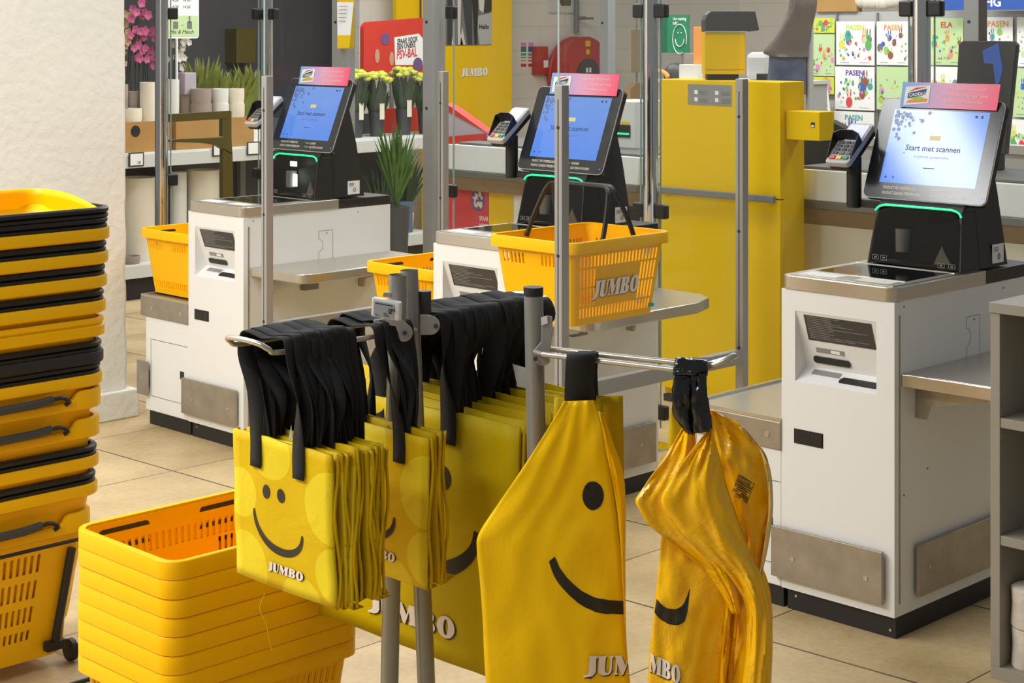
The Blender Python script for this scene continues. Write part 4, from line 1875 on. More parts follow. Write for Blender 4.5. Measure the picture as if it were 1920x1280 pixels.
def stube(name, top, bot, r=0.0165, cap=None):
    b = MB()
    b.cyl(loc(bot), loc(top), r, n=24, caps=False)
    b.cyl(loc(Vector(top) - (Vector(top) - Vector(bot)).normalized() * 0.25), loc(top), r - 0.002, n=24, caps=False)
    o = b.build(name, M['tube'], stand, smooth=True)
    if cap:
        b = MB()
        b.cyl(loc(Vector(top) - Vector((0, 0, 0.012))), loc(Vector(top) + Vector((0, 0, 0.003))), r + 0.0006, n=24)
        b.build('end_cap', M['base'], o)
    return o


T1 = at(746, 515, 3.145)
T1b = at(733, 1150, 3.16)
T2 = at(767, 506, 3.207)
T2b = at(794, 1150, 3.20)
T3 = at(1000, 541, 2.985)
T3b = at(1006, 843, 2.985)
d1 = (T1b - T1)
d2 = (T2b - T2)
d3 = (T3b - T3)
B1 = T1 + d1 * ((T1.z) / -d1.z)
B2 = T2 + d2 * ((T2.z) / -d2.z)
B3 = T3 + d3 * ((T3.z) / -d3.z)
stube('pole', T1, B1)
stube('pole', T2, B2)
stube('pole', T3, B3, cap=True)
b = MB()
b.box(-0.30, 0.30, B3.y - O.y - 0.02, B3.y - O.y + 0.02, 0, 0.03)
b.box(-0.30, 0.30, B2.y - O.y - 0.02, B2.y - O.y + 0.02, 0, 0.03)
b.box(-0.02, 0.02, B3.y - O.y + 0.0202, B2.y - O.y - 0.0202, 0, 0.03)
b.build('foot', M['greypaint'], stand, bevel=0.003)

# clamp sleeves and bracket plates
b = MB()
p = at(795, 545, 3.22)
q = at(795, 620, 3.22)
b.cyl(loc(q), loc(p), 0.0135, n=20)
b.build('sleeve', M['greydark'], stand, smooth=True)


def plate(name, pts, Z, th=0.004):
    b = MB()
    b.prism([loc(at(x, y, Z)) for (x, y) in pts], CF * th)
    return b.build(name, M['greypaint'], stand, bevel=0.001)


def circ(cx, cy, r, a0, a1, n=8):
    return [(cx + r * math.cos(math.radians(a0 + (a1 - a0) * i / n)), cy - r * math.sin(math.radians(a0 + (a1 - a0) * i / n)))
            for i in range(n + 1)]


plate('bracket', [(700, 600), (746, 592)] + circ(757, 624, 17, 60, -110) + [(742, 612), (700, 606)], 3.12)
plate('bracket', [(788, 590), (802, 590)] + circ(807, 610, 18, 70, -90) + [(788, 628)], 3.17)
br = plate('bracket', [(1016, 596), (1027, 592), (1036, 594), (1036, 622), (1030, 672)] + circ(1018, 672, 14, -20, -160) +
           [(1004, 668), (1003, 655), (1015, 640)], 2.955)
b = MB()
b.prism([loc(at(x, y, 2.952)) for (x, y) in ((1014, 596), (1026, 592), (1027, 606), (1015, 610))], CF * 0.003)
b.build('bracket_label', M['whiteplastic'], br)
b = MB()
for (x, y, Z) in ((759, 624, 3.118), (817, 611, 3.168), (1004, 672, 2.952)):
    c = loc(at(x, y, Z))
    b.cyl(c - CF * 0.003, c, 0.004, n=10)
b.build('bolt', M['greydark'], stand)

HWY = 0.055


def arm_x(x0, x1, z, sgn):
    """U-shaped double rod along x, tip raised"""
    b = MB()
    d = 1 if x1 > x0 else -1
    pts = [(x0, AY + HWY, z), ((x0 + x1) / 2, AY + HWY, z), (x1 - d * 0.035, AY + HWY, z), (x1 - d * 0.012, AY + HWY, z + 0.008),
           (x1, AY + HWY * 0.8, z + 0.017), (x1 + d * 0.003, AY, z + 0.02), (x1, AY - HWY * 0.8, z + 0.017),
           (x1 - d * 0.012, AY - HWY, z + 0.008), (x1 - d * 0.035, AY - HWY, z), ((x0 + x1) / 2, AY - HWY, z),
           (x0, AY - HWY, z)]
    b.tube([loc(p) for p in catmull(pts, 6)], 0.0048, n=10)
    return b.build('arm', M['wire'], stand, smooth=True)


arm_x(2.12, 1.775, 1.045, -1)
arm_x(2.16, 2.475, 1.045, 1)
# third arm towards the right
b = MB()
s0a, s0b = at(1017, 664, 2.93), at(1033, 654, 2.99)
pts = [s0a, at(1140, 678, 2.85), at(1262, 692, 2.785), at(1310, 694, 2.765), at(1350, 680, 2.745), at(1374, 667, 2.75),
       at(1376, 668, 2.79), at(1345, 678, 2.81), at(1310, 686, 2.825), at(1275, 680, 2.845), at(1150, 667, 2.91), s0b]
b.tube([loc(p) for p in catmull(pts, 6)], 0.0046, n=10)
b.build('arm', M['wire'], stand, smooth=True)
b = MB()
b.tube([loc(p) for p in (s0a, s0a.lerp(s0b, .5) - CR * 0.02, s0b)], 0.004, n=8)
b.build('arm_root', M['wire'], stand, smooth=True)

# electronic price label clipped on the stand
t = thing('electronic_price_tag', 'white electronic price tag clipped to the bag stand', 'price tag', at(724, 582, 3.08))
p0 = Vector(t.location)


def ep(px, py, Z=3.08):
    return at(px, py, Z) - p0


b = MB()
b.prism([ep(697, 557), (ep(750, 567)), ep(748, 603), ep(695, 593)], CF * 0.014 + CR * 0.004)
b.build('housing', M['whiteplastic'], t, bevel=0.003)
b = MB()
b.prism([ep(702, 564, 3.0785), ep(739, 571, 3.0785), ep(738, 597, 3.0785), ep(701, 590, 3.0785)], CF * 0.0005)
b.build('paper_display', M['esl'], t)
b = MB()
rt = (ep(739, 571) - ep(702, 564)).normalized()
for (x0, y0, x1, y1) in ((703, 567, 736, 573), (703, 588, 710, 591), (719, 586, 727, 588.5), (719, 590, 729, 593)):
    b.prism([ep(x0, y0, 3.0775), ep(x1, y1, 3.0775), ep(x1, y1 + 1.2, 3.0775), ep(x0, y0 + 1.2, 3.0775)], CF * 0.0003)
b.build('display_lines', M['ink'], t)
text('price_digits', '0', ep(728, 588, 3.077), rt, UP, 0.013, M['ink'], t, bold=0.02)
text('price_digits', '99', ep(733, 584, 3.077), rt, UP, 0.008, M['ink'], t, bold=0.02)
b = MB()
b.prism([ep(717, 556), ep(735, 558), ep(733, 548), ep(719, 548)], CF * 0.01)
b.build('clip', M['greypaint'], t, bevel=0.001)


# ------------------------------------------------------------------ totes
def tote(name, label, cat, group, xb, yc, wid, ztop, zbot, mat_, strap, seed, tilt=0.0, face=None, thick=0.006, zrod=1.055,
         strapw=0.03, gap=0.06, mesh_noise=0.004, strap2=True, drop=0.055, straplen=0.0):
    rnd = random.Random(seed)
    t = thing(name, label, cat, (xb, yc, ztop), 0, group)
    Hh = ztop - zbot

    def Pm(u, v, l=0.0):
        y = wid / 2 - wid * u
        x = tilt * (u - 0.5) + mesh_noise * noise.noise(Vector((u * 3 + seed, v * 3, seed * 1.7))) + 0.012 * v * math.sin(seed)
        y += 0.004 * noise.noise(Vector((v * 4, seed, u * 2)))
        z = -Hh * v + 0.004 * noise.noise(Vector((u * 4, seed * 2.1, v)))
        return Vector((x - l, y, z))

    b = MB()
    b.grid(lambda u, v: Pm(u, v), 14, 16)
    body = b.build('bag_body', mat_, t, smooth=True, solid=thick, off=0)
    # side gusset edges (folded)
    for sg, uu in ((-1, 1.0), (1, 0.0)):
        b = MB()
        def gf(a, v, uu=uu, sg=sg):
            p = Pm(uu, v)
            return p + Vector((0.004 + 0.006 * a + 0.004 * math.sin(v * 9 + seed), sg * 0.003 * math.sin(a * 3.1), 0))
        b.grid(gf, 3, 10, uv=False)
        b.build('gusset', M['toteback'] if mat_ is not M['totebig'] else mat_, t, smooth=True, solid=0.0015)
    # bottom fold
    b = MB()
    b.grid(lambda u, v: Pm(u, 1.0) + Vector((0.004 + 0.022 * v, 0, 0.006 * v * (1 + math.sin(seed)) - 0.003)), 12, 2, uv=False)
    b.build('base_fold', M['toteback'] if mat_ is not M['totebig'] else mat_, t, smooth=True, solid=0.0015)
    zr = zrod - ztop
    yo = AY - yc
    if strap:
        sides = (-1, 1) if strap2 else (-1,)
        for sg in sides:
            b = MB()
            off = sg * (thick / 2 + 0.002)
            jy = rnd.uniform(-0.006, 0.006)
            jx = rnd.uniform(-0.012, 0.012) + sg * 0.010
            g1, g2 = gap + rnd.uniform(-0.01, 0.01), gap + rnd.uniform(-0.01, 0.01)
            pull = rnd.uniform(-0.02, 0.02)
            hz = zr + 0.007 + rnd.uniform(0, 0.008)
            pts = [(off, g1, -drop), (off, g1, 0.0), (off + jx * 0.3, g1 + pull, zr * 0.45),
                   (off + jx, yo + HWY + 0.012, zr - 0.03), (off + jx, yo + HWY + 0.006, hz - 0.002), (off + jx, yo + HWY - 0.02, hz + 0.001),
                   (off + jx, yo, hz - 0.004), (off + jx, yo -HWY + 0.02, hz + 0.001), (off + jx, yo -HWY - 0.006, hz - 0.002),
                   (off + jx, yo -HWY - 0.012, zr - 0.03), (off + jx * 0.3, -g2 - pull, zr * 0.45), (off, -g2, 0.0),
                   (off, -g2, -drop)]
            wd = [(0, 1, 0), (0, 1, 0), (0.6 * sg, 0.8, 0), (1 * sg, 0.25, 0), (1 * sg, 0, 0), (1 * sg, 0, 0), (1 * sg, 0, 0),
                  (1 * sg, 0, 0), (1 * sg, 0, 0), (1 * sg, -0.25, 0), (0.6 * sg, -0.8, 0), (0, -1, 0), (0, -1, 0)]
            ribbon(b, [Vector(p) for p in pts], [Vector(q) for q in wd], strapw, 4)
            b.build('handle', M['softblack'], t, solid=0.002, smooth=True, off=0)
    if face:
        # printed smiley
        def Fm(x, y, l):  # x,y in 0..1 of the face, y up
            return Pm(x, 1 - y, thick / 2 + 0.0005 + l)
        ex1, ex2, ey, ew, eh = face['eyes']
        for ex in (ex1, ex2):
            b = MB()
            ring = [Fm(ex + ew * math.cos(a), ey + eh * math.sin(a), 0.0006) for a in [math.pi * 2 * k / 20 for k in range(20)]]
            b.add([Fm(ex, ey, 0.0006)] + ring, [(0, k + 1, (k + 1) % 20 + 1) for k in range(20)])
            b.build('printed_eye', M['ink'], t)
        b = MB()
        sx0, sy0, sx1, sy1, sag, tw_ = face['smile']
        nn = 32
        cl = []
        for k in range(nn + 1):
            f = k / nn
            x = sx0 + (sx1 - sx0) * (0.5 - 0.5 * math.cos(math.pi * f))
            y = sy0 + (sy1 - sy0) * f - sag * math.sin(math.pi * f) ** 0.85
            cl.append((x, y))
        v = []
        asp = wid / Hh
        for k in range(nn + 1):
            p_, q_ = cl[max(0, k - 1)], cl[min(nn, k + 1)]
            dx, dy = (q_[0] - p_[0]) * asp, q_[1] - p_[1]
            L_ = math.hypot(dx, dy) or 1
            wv = tw_ * (0.3 + 0.7 * math.sin(math.pi * k / nn) ** 0.6) / 2
            nx_, ny_ = -dy / L_ * wv / asp, dx / L_ * wv
            x, y = cl[k]
            v += [Fm(x + nx_, y + ny_, 0.0006), Fm(x - nx_, y - ny_, 0.0006)]
        b.add(v, [(2 * k, 2 * k + 1, 2 * k + 3, 2 * k + 2) for k in range(nn)])
        b.build('printed_smile', M['ink'], t)
        lx0, lx1, ly, lh = face['text']
        lettering('lettering', 'JUMBO', lambda u, v, l: Fm(lx0 + (lx1 - lx0) * u, ly + lh * v, l), t, sub=1)
    return t


face_s = dict(eyes=(0.365, 0.505, 0.635, 0.036, 0.047), smile=(0.23, 0.50, 0.70, 0.42, 0.20, 0.052), text=(0.37, 0.72, 0.115, 0.058))
SXc = 2.40
grp = 'small totes on the left arm'
tote('small_tote_bag', 'front small yellow tote with full smiley and black handles, first on the left arm', 'tote bag', grp,
     1.835, SXc, 0.275, 0.884, 0.625, M['totesmall'], True, 1, face=face_s)
xs = [1.850, 1.860, 1.870, 1.880, 1.890, 1.900, 1.910, 1.919, 1.928, 1.938]
ordn = ['second', 'third', 'fourth', 'fifth', 'sixth', 'seventh', 'eighth', 'ninth', 'tenth', 'eleventh']
for i, x in enumerate(xs):
    tote('small_tote_bag', '%s small yellow tote from the front of the left arm, only its edge showing' % ordn[i], 'tote bag', grp,
         x + 0.002, SXc + random.uniform(-.006, .006) - 0.002 * i, 0.275, 0.884 + random.uniform(-.006, .008), 0.626 + random.uniform(-.006, .01),
         M['totesmall'] if i % 3 == 0 else M['toteback'], True, i + 2, tilt=random.uniform(-.01, .01))
tote('small_tote_bag', 'small yellow tote by the stand pole showing the right part of its smiley', 'tote bag', grp,
     2.052, SXc - 0.003, 0.275, 0.876, 0.612, M['totesmall'], True, 31, face=face_s)
for i, x in enumerate((2.064, 2.077)):
    tote('small_tote_bag', ['small yellow tote directly behind the one by the stand pole', 'rearmost small yellow tote, touching the stand pole'][i],
         'tote bag', grp, x, SXc - 0.004, 0.275, 0.884, 0.615, M['toteback'], True, 33 + i, tilt=0.006)
face_b = dict(eyes=(0.36, 0.645, 0.735, 0.045, 0.052), smile=(0.16, 0.52, 0.80, 0.55, 0.20, 0.07), text=(0.27, 0.70, 0.10, 0.085))
grp2 = 'large totes on the rear arm'
tote('large_tote_bag', 'front large olive yellow tote with big smiley, partly behind the stand poles', 'tote bag', grp2,
     2.205, 2.475, 0.575, 0.882, 0.408, M['totebig'], True, 51, face=face_b, strapw=0.04, gap=0.10, drop=0.06, mesh_noise=0.012)
for i, x in enumerate((2.235, 2.268, 2.302, 2.335, 2.37, 2.40, 2.43)):
    tote('large_tote_bag', '%s large yellow tote from the front of the rear arm' % ordn[i], 'tote bag', grp2,
         x, 2.475 + 0.004 * i, 0.575, 0.888 + 0.003 * i, 0.42, M['toteback'] if i % 2 else M['totebig'], True, 60 + i, strapw=0.042,
         gap=0.09, tilt=random.uniform(-.01, .01))
# loose thread and white care tags
b = MB()
b.tube(catmull([at(497, 1112, 2.95), at(487, 1140, 2.95), at(499, 1170, 2.95), at(505, 1200, 2.95), at(511, 1222, 2.95)], 6), 0.0005, n=5)
tag(b.build('thread', M['thread'], smooth=True), 'loose yellow thread hanging from the front small tote', 'thread')
for (pts, Z, lb) in (([(961, 682), (988, 690), (988, 728), (970, 724)], 3.33, 'white care tag between the rear handles beside the right pole'),
                     ([(752, 786), (773, 785), (773, 805), (754, 804)], 3.12, 'small white care tag on the tote by the pole'),
                     ([(541, 823), (546, 796), (548, 823)], 2.96, 'sliver of white tag behind the front tote handle')):
    b = MB()
    b.prism([at(x, y, Z) for (x, y) in pts], CF * 0.0008)
    tag(b.build('care_tag', M['paper']), lb, 'tag')


# ------------------------------------------------------------------ film bags on the right arm
def edge_interp(pts, v):
    # parametrise by index
    sharp = isinstance(pts, tuple)
    n = len(pts) - 1
    f = v * n
    i = min(int(f), n - 1)
    f -= i
    P = [Vector((p[0], p[1], 0)) for p in pts]
    a = P[i - 1] if i > 0 else P[i] * 2 - P[i + 1]
    b_, c = P[i], P[i + 1]
    if sharp:
        return b_.lerp(c, f)
    d = P[i + 2] if i + 2 <= n else c * 2 - b_
    return 0.5 * ((2 * b_) + (c - a) * f + (2 * a - 5 * b_ + 4 * c - d) * f * f + (-a + 3 * b_ - 3 * c + d) * f ** 3)


def film(name, m, parent, left, right, Z, amp, seed, nu=26, nv=44, wave=0.0, wk=3, solid=0.0015, dz=0.0, pinch=None, cr=0.0):
    O_ = parent.location

    def fn(u, v, l=0.0):
        p = edge_interp(left, v).lerp(edge_interp(right, v), u)
        zz = Z + dz * v
        d = amp * noise.noise(Vector((u * 2.2 + seed, v * 3.2, seed))) + 0.4 * amp * noise.noise(
            Vector((u * 7 + seed, v * 8, seed * 3)))
        if cr:  # sharp creases
            q = noise.noise(Vector((u * 3.5 + seed * 2, v * 4.5 + u * 2, 4.2)))
            d += cr * abs(q) * 2 - cr * 0.5
            q = noise.noise(Vector((u * 8 + seed, v * 7 - u * 3, 9.2)))
            d += cr * 0.4 * abs(q)
        if wave:
            d += wave * math.sin(u * math.pi * wk + seed) * min(1, 0.25 + v)
        d += -0.03 * math.sin(math.pi * u) * min(1, v * 2) * (amp / 0.02)
        return at(p.x, p.y, zz + d - l) - O_

    b = MB()
    b.grid(lambda u, v: fn(u, v), nu, nv)
    return b.build(name, m, parent, smooth=True, solid=solid, auto=70), fn


def inv_uv(fn, px, py, left, right):
    # find (u,v) whose outline position is px,py
    best = None
    lo = [0, 1]
    u, v = 0.5, 0.5
    for rng in (0.5, 0.1, 0.02):
        bb = None
        for i in range(21):
            for j in range(21):
                uu = u + (i / 10 - 1) * rng
                vv = v + (j / 10 - 1) * rng
                if not (0 <= uu <= 1 and 0 <= vv <= 1):
                    continue
                p = edge_interp(left, vv).lerp(edge_interp(right, vv), uu)
                d = (p.x - px) ** 2 + (p.y - py) ** 2
                if bb is None or d < bb[0]:
                    bb = (d, uu, vv)
        _, u, v = bb
    return u, v


# front one with wink-like half face
t3 = thing('film_bag', 'large glossy yellow plastic bag folded to half a smiley, hung by its black handle', 'shopping bag',
           at(1087, 700, 2.87))
L3 = [(1058, 752), (1022, 812), (978, 880), (930, 950), (898, 1000), (894, 1030), (900, 1090), (905, 1160), (908, 1230), (914, 1330),
      (918, 1430)]
R3 = [(1113, 750), (1126, 790), (1134, 830), (1144, 890), (1152, 940), (1158, 990), (1164, 1050), (1168, 1110), (1172, 1180), (1182, 1290),
      (1190, 1430)]
_, f3 = film('bag_body', M['film'], t3, L3, R3, 2.86, 0.006, 3, cr=0.003, wave=0.0)
uv = lambda px, py: inv_uv(f3, px, py, L3, R3)
b = MB()
ce = [(1112 + 20 * math.cos(a), 929 + 27 * math.sin(a)) for a in [math.pi * 2 * k / 24 for k in range(24)]]
b.add([f3(*uv(1112, 929), 0.0016)] + [f3(*uv(*c), 0.0016) for c in ce], [(0, k + 1, (k + 1) % 24 + 1) for k in range(24)])
b.build('printed_eye', M['inkgloss'], t3)
up_ = [(1040, 1043), (1052, 1068), (1072, 1092), (1098, 1112), (1130, 1123), (1169, 1126)]
lo_ = [(1029, 1052), (1040, 1082), (1062, 1110), (1090, 1134), (1126, 1149), (1169, 1151)]
b = MB()
A_ = catmull([Vector((x, y, 0)) for x, y in up_], 4)
B__ = catmull([Vector((x, y, 0)) for x, y in lo_], 4)
v = []
for a_, c_ in zip(A_, B__):
    for k in range(4):
        q = a_.lerp(c_, k / 3)
        v.append(f3(*uv(q.x, q.y), 0.0016))
b.add(v, [(4 * i + k, 4 * i + k + 1, 4 * i + k + 5, 4 * i + k + 4) for i in range(len(A_) - 1) for k in range(3)])
b.build('printed_smile', M['inkgloss'], t3)
vs_, fs_, W_ = glyphs('JUM')


def m3(u, v, l):
    px = 1098 + 96 * u
    py = 1266 - 36 * v - 2 * u
    px = min(px, 1178)
    return f3(*uv(px, py), 0.0014 + l)


lettering('lettering', 'JUM', m3, t3, sub=1)
b = MB()
O3 = t3.location
pts = [at(1086, 775, 2.88), at(1086, 742, 2.872), at(1088, 690, 2.855), at(1090, 668, 2.853), at(1092, 661, 2.875), at(1095, 664, 2.90),
       at(1093, 690, 2.905), at(1090, 750, 2.885)]
ribbon(b, [p - O3 for p in pts], [CR] * len(pts), 0.049, 4)
b.build('handle', M['softblack'], t3, solid=0.0025, smooth=True)
# fold flap on the right side of the same bag
film('side_fold', M['film'], t3, [(1122, 770), (1140, 860), (1158, 960), (1166, 1060), (1170, 1180), (1178, 1290)],
     [(1130, 775), (1150, 830), (1171, 905), (1172, 1060), (1173, 1180), (1180, 1290)], 2.885, 0.006, 5, nu=6, nv=20)
# further bags behind it on the same arm
for i, (x1, y0, Z, lb) in enumerate(((1131, 748, 2.93, 'flat yellow bag directly behind the half smiley plastic bag'),
                                     (1146, 745, 2.97, 'second flat yellow bag behind the half smiley plastic bag'),
                                     (1168, 742, 3.01, 'rearmost flat yellow bag behind the half smiley plastic bag'))):
    tb = thing('folded_bag', lb, 'shopping bag', at(1100, 700, Z), 0, 'flat bags behind the plastic bag')
    film('bag_body', M['totebig'] if i != 1 else M['toteback'], tb, [(1040, y0 - 2), (1030, 900), (1030, 1100), (1032, 1290)],
         [(x1, y0), (x1 + 2, 900), (x1 + 3, 1100), (x1 - 4, 1290)], Z, 0.004, 12 + i, nu=10, nv=16)
    b = MB()
    Ot = tb.location
    pts = [at(1096 + i * 3, 790, Z - 0.003), at(1096 + i * 3, 735, Z - 0.003), at(1099, 690, 2.90 + i * 0.01), at(1100, 664, 2.89 + i * 0.004),
           at(1101, 661, 2.90 + i * 0.004), at(1103, 690, 2.93 + i * 0.01), at(1100 + i * 3, 740, Z + 0.004)]
    ribbon(b, [p - Ot for p in pts], [CR] * len(pts), 0.03, 4)
    b.build('handle', M['softblack'], tb, solid=0.002, smooth=True)

# crumpled bundle at the end of the arm
t4 = thing('film_bag', 'crumpled glossy orange yellow plastic bag twisted round a shiny black handle', 'shopping bag',
           at(1297, 700, 2.79))
O4 = t4.location
film('rear_layer', M['toteback'], t4, [(1257, 765), (1254, 820), (1250, 880), (1248, 940)],
     [(1300, 780), (1305, 840), (1310, 900), (1315, 950)], 2.80, 0.006, 21, nu=8, nv=14)
La = [(1326, 770), (1336, 840), (1352, 910), (1376, 1000), (1400, 1090)]
Ra = [(1338, 769), (1392, 800), (1436, 856), (1448, 935), (1441, 1010), (1424, 1095)]
_, fa = film('right_layer', M['filmwrinkled'], t4, La, Ra, 2.80, 0.014, 22, cr=0.008)
film('right_seam', M['filmpale'], t4, [(1386, 801), (1428, 853), (1440, 935), (1433, 1010), (1416, 1095)],
     [(1392, 800), (1437, 856), (1449, 935), (1442, 1010), (1425, 1095)], 2.79, 0.012, 22, nu=4, nv=30, cr=0.01)
Lb = [(1242, 985), (1236, 1050), (1230, 1110), (1224, 1170), (1217, 1240), (1213, 1330), (1208, 1430)]
Rb = [(1352, 985), (1368, 1050), (1374, 1110), (1368, 1170), (1352, 1240), (1350, 1330), (1345, 1430)]
_, fb_ = film('lower_front', M['filmwrinkled'], t4, Lb, Rb, 2.775, 0.012, 23, cr=0.004, wave=0.0)
film('lower_pleat', M['filmwrinkled'], t4, [(1340, 1050), (1352, 1110), (1350, 1170), (1343, 1240), (1336, 1330), (1330, 1430)],
     [(1392, 1060), (1384, 1120), (1382, 1170), (1376, 1240), (1370, 1330), (1365, 1430)], 2.785, 0.012, 24, cr=0.01, wave=0.006, wk=4)
film('lower_right', M['filmwrinkled'], t4, [(1372, 1040), (1385, 1110), (1378, 1170), (1368, 1240), (1362, 1330), (1358, 1430)],
     [(1418, 1040), (1440, 1090), (1448, 1150), (1447, 1220), (1442, 1300), (1438, 1430)], 2.79, 0.016, 25, cr=0.008, wave=0.005)
Lc = ((1283, 797), (1246, 858), (1212, 905), (1190, 938), (1212, 980), (1262, 1022), (1318, 1062), (1352, 1110), (1372, 1150))
Rc = [(1297, 797), (1306, 840), (1312, 880), (1318, 930), (1330, 980), (1348, 1022), (1368, 1062), (1384, 1110), (1390, 1150)]
film('left_fold', M['filmwrinkled'], t4, Lc, Rc, 2.757, 0.012, 26, cr=0.008, wave=0.0)
Ld = [(1331, 803), (1296, 845), (1262, 895), (1240, 940), (1270, 990), (1320, 1040), (1368, 1082), (1396, 1130), (1400, 1190), (1390, 1290), (1382, 1430)]
Rd = [(1334, 803), (1346, 845), (1358, 895), (1372, 940), (1390, 990), (1408, 1040), (1428, 1082), (1440, 1130), (1448, 1190), (1445, 1290), (1438, 1430)]
film('front_flap', M['filmwrinkled'], t4, Ld, Rd, 2.735, 0.014, 27, cr=0.009, wave=0.0)
# barcode on the right layer
uva = lambda px, py: inv_uv(fa, px, py, La, Ra)
b = MB()
rnd = random.Random(4)
x = 0
while x < 1:
    w1 = rnd.choice([0.02, 0.035, 0.05])
    A2 = Vector((1370 + 14 * 0 + 40 * 0, 930, 0))
    def bp_(f, g):
        return (1371 + 30 * g + 14 * f, 926 - 38 * f + 18 * g)
    q = []
    for k in range(5):
        q += [bp_(x, k / 4), bp_(x + w1, k / 4)]
    b.add([fa(*uva(*p), 0.0015) for p in q], [(2 * k, 2 * k + 1, 2 * k + 3, 2 * k + 2) for k in range(4)])
    x += w1 + rnd.choice([0.02, 0.03, 0.04])
b.build('barcode', M['inkgloss'], t4)
uvb = lambda px, py: inv_uv(fb_, px, py, Lb, Rb)
up_ = [(1231, 1122), (1244, 1136), (1262, 1142), (1278, 1136), (1288, 1118), (1293, 1102)]
lo_ = [(1227, 1148), (1240, 1162), (1260, 1171), (1280, 1168), (1288, 1150), (1293, 1108)]
A_ = catmull([Vector((x, y, 0)) for x, y in up_], 4)
B__ = catmull([Vector((x, y, 0)) for x, y in lo_], 4)
v = []
for a_, c_ in zip(A_, B__):
    for k in range(4):
        q = a_.lerp(c_, k / 3)
        v.append(fb_(*uvb(q.x, q.y), 0.0016))
b = MB()
b.add(v, [(4 * i + k, 4 * i + k + 1, 4 * i + k + 5, 4 * i + k + 4) for i in range(len(A_) - 1) for k in range(3)])
b.build('printed_smile', M['inkgloss'], t4)
lettering('lettering', 'MBO', lambda u, v, l: fb_(*uvb(1218 + 58 * u, 1258 + 26 * u - 34 * v), 0.0014 + l), t4, sub=1)
# shiny handle bundle
for i, (Lh, Rh, Z, sd) in enumerate((
        ([(1266, 700), (1262, 720), (1262, 750), (1264, 780), (1288, 812)],
         [(1302, 700), (1301, 725), (1299, 755), (1297, 782), (1302, 815)], 2.74, 31),
        ([(1296, 700), (1297, 725), (1296, 755), (1297, 782), (1300, 812)],
         [(1325, 700), (1325, 725), (1328, 755), (1332, 782), (1334, 808)], 2.735, 32))):
    film('handle', M['shinyblack'], t4, Lh, Rh, Z, 0.005, sd, nu=12, nv=18, cr=0.004, solid=0.004)
film('handle_top', M['shinyblack'], t4, [(1270, 670), (1264, 685), (1262, 702)], [(1318, 676), (1326, 688), (1326, 704)], 2.75, 0.006, 33,
     nu=14, nv=6, cr=0.006, solid=0.004, dz=-0.012)
film('handle_back', M['shinyblack'], t4, [(1270, 672), (1266, 720), (1268, 790)], [(1318, 676), (1322, 720), (1322, 800)], 2.85, 0.006, 34,
     nu=10, nv=10, solid=0.003)
b = MB()
pts = [at(1294, 700, 2.737), at(1296, 676, 2.75), at(1296, 672, 2.80), at(1295, 680, 2.85)]
ribbon(b, [p - O4 for p in pts], [CR] * 4, 0.05, 4)
b.build('handle_crease', M['shinyblack'], t4, solid=0.003, smooth=True)

# ------------------------------------------------------------------ grey shelf unit at the right edge
SU = at(1857, 50, 4.0)
t = thing('shelf_unit', 'grey open shelf unit at the right edge', 'shelf unit', (SU.x, SU.y, 0))
H_ = CAM_H - (566 - 50) / F * 4.0
zb = 0.128
D_, L_ = 0.34, 0.9
b = MB()
b.box(0, D_, -0.024, 0, zb, H_ - 0.024)
b.build('side_panel', M['shelfgrey'], t, bevel=0.001)
b = MB()
b.box(-0.004, D_, -L_, 0.002, H_ - 0.0238, H_)
b.build('top_panel', M['shelfgrey'], t, bevel=0.001)
b = MB()
b.box(D_ - 0.01, D_ - 0.001, -L_, -0.0242, zb, H_ - 0.0242)
b.build('back_panel', M['shelfgrey'], t)
for py in (790, 1012):
    z = CAM_H - (py - 50) / F * 3.95
    b = MB()
    b.box(0.002, D_ - 0.0105, -L_, -0.0242, z - 0.022, z)
    b.build('shelf', M['shelfgrey'], t, bevel=0.001)
b = MB()
b.box(0, D_, -L_, 0, zb - 0.03, zb - 0.0002)
b.build('bottom_panel', M['shelfgrey'], t, bevel=0.001)
b = MB()
b.box(0.04, D_ - 0.02, -L_, -0.03, 0, zb - 0.0302)
b.build('plinth', M['base'], t)
cp = Vector((SU.x + 0.06, SU.y - 0.0735, zb))
t = thing('birch_candle', 'pair of stacked white birch bark candles on the lowest grey shelf', 'candle', cp)
for k in range(2):
    b = MB()
    r_ = 0.0455 + 0.001 * k
    z0_ = 0.0005 + k * 0.093
    b.lathe([(0, 0), (r_, 0.0), (r_ + 0.002, 0.004), (r_ - 0.001, 0.05), (r_ + 0.001, 0.088), (r_ - 0.006, 0.092), (0, 0.092)], (0, 0, z0_), n=36)
    b.build('candle_block', M['bark'], t, smooth=True)

# ------------------------------------------------------------------ tall yellow cabinet
p0 = on_x(1238, 50, 5.7)
p1 = on_x(1463, 50, 5.7)
CT = 1.376
t = thing('yellow_cabinet', 'tall yellow cabinet with grey bar handle behind the glass', 'cabinet', (5.7, p1.y, 0))
Wc = p0.y - p1.y
b = MB()
b.box(0.03, 0.17, 0.004, Wc, 0.03, CT)
b.build('cabinet_body', M['yellowcab'], t, bevel=0.002)
b = MB()
zs_ = 0.90
b.box(0, 0.0298, 0, Wc, 0.06, zs_)
b.build('lower_door', M['yellowcab'], t, bevel=0.003)
b = MB()
b.box(0, 0.0298, 0, Wc, zs_ + 0.004, CT)
b.build('upper_door', M['yellowcab'], t, bevel=0.003)
b = MB()
b.box(-0.03, -0.012, 0.012, Wc + 0.02, 0.89, 0.918)
b.box(-0.012, -0.0005, 0.03, 0.06, 0.896, 0.912)
b.box(-0.012, -0.0005, Wc - 0.06, Wc - 0.03, 0.896, 0.912)
b.build('bar_handle', M['greymid'], t, bevel=0.004)
b = MB()
b.box(0.01, 0.16, 0.01, Wc - 0.01, 0, 0.0295)
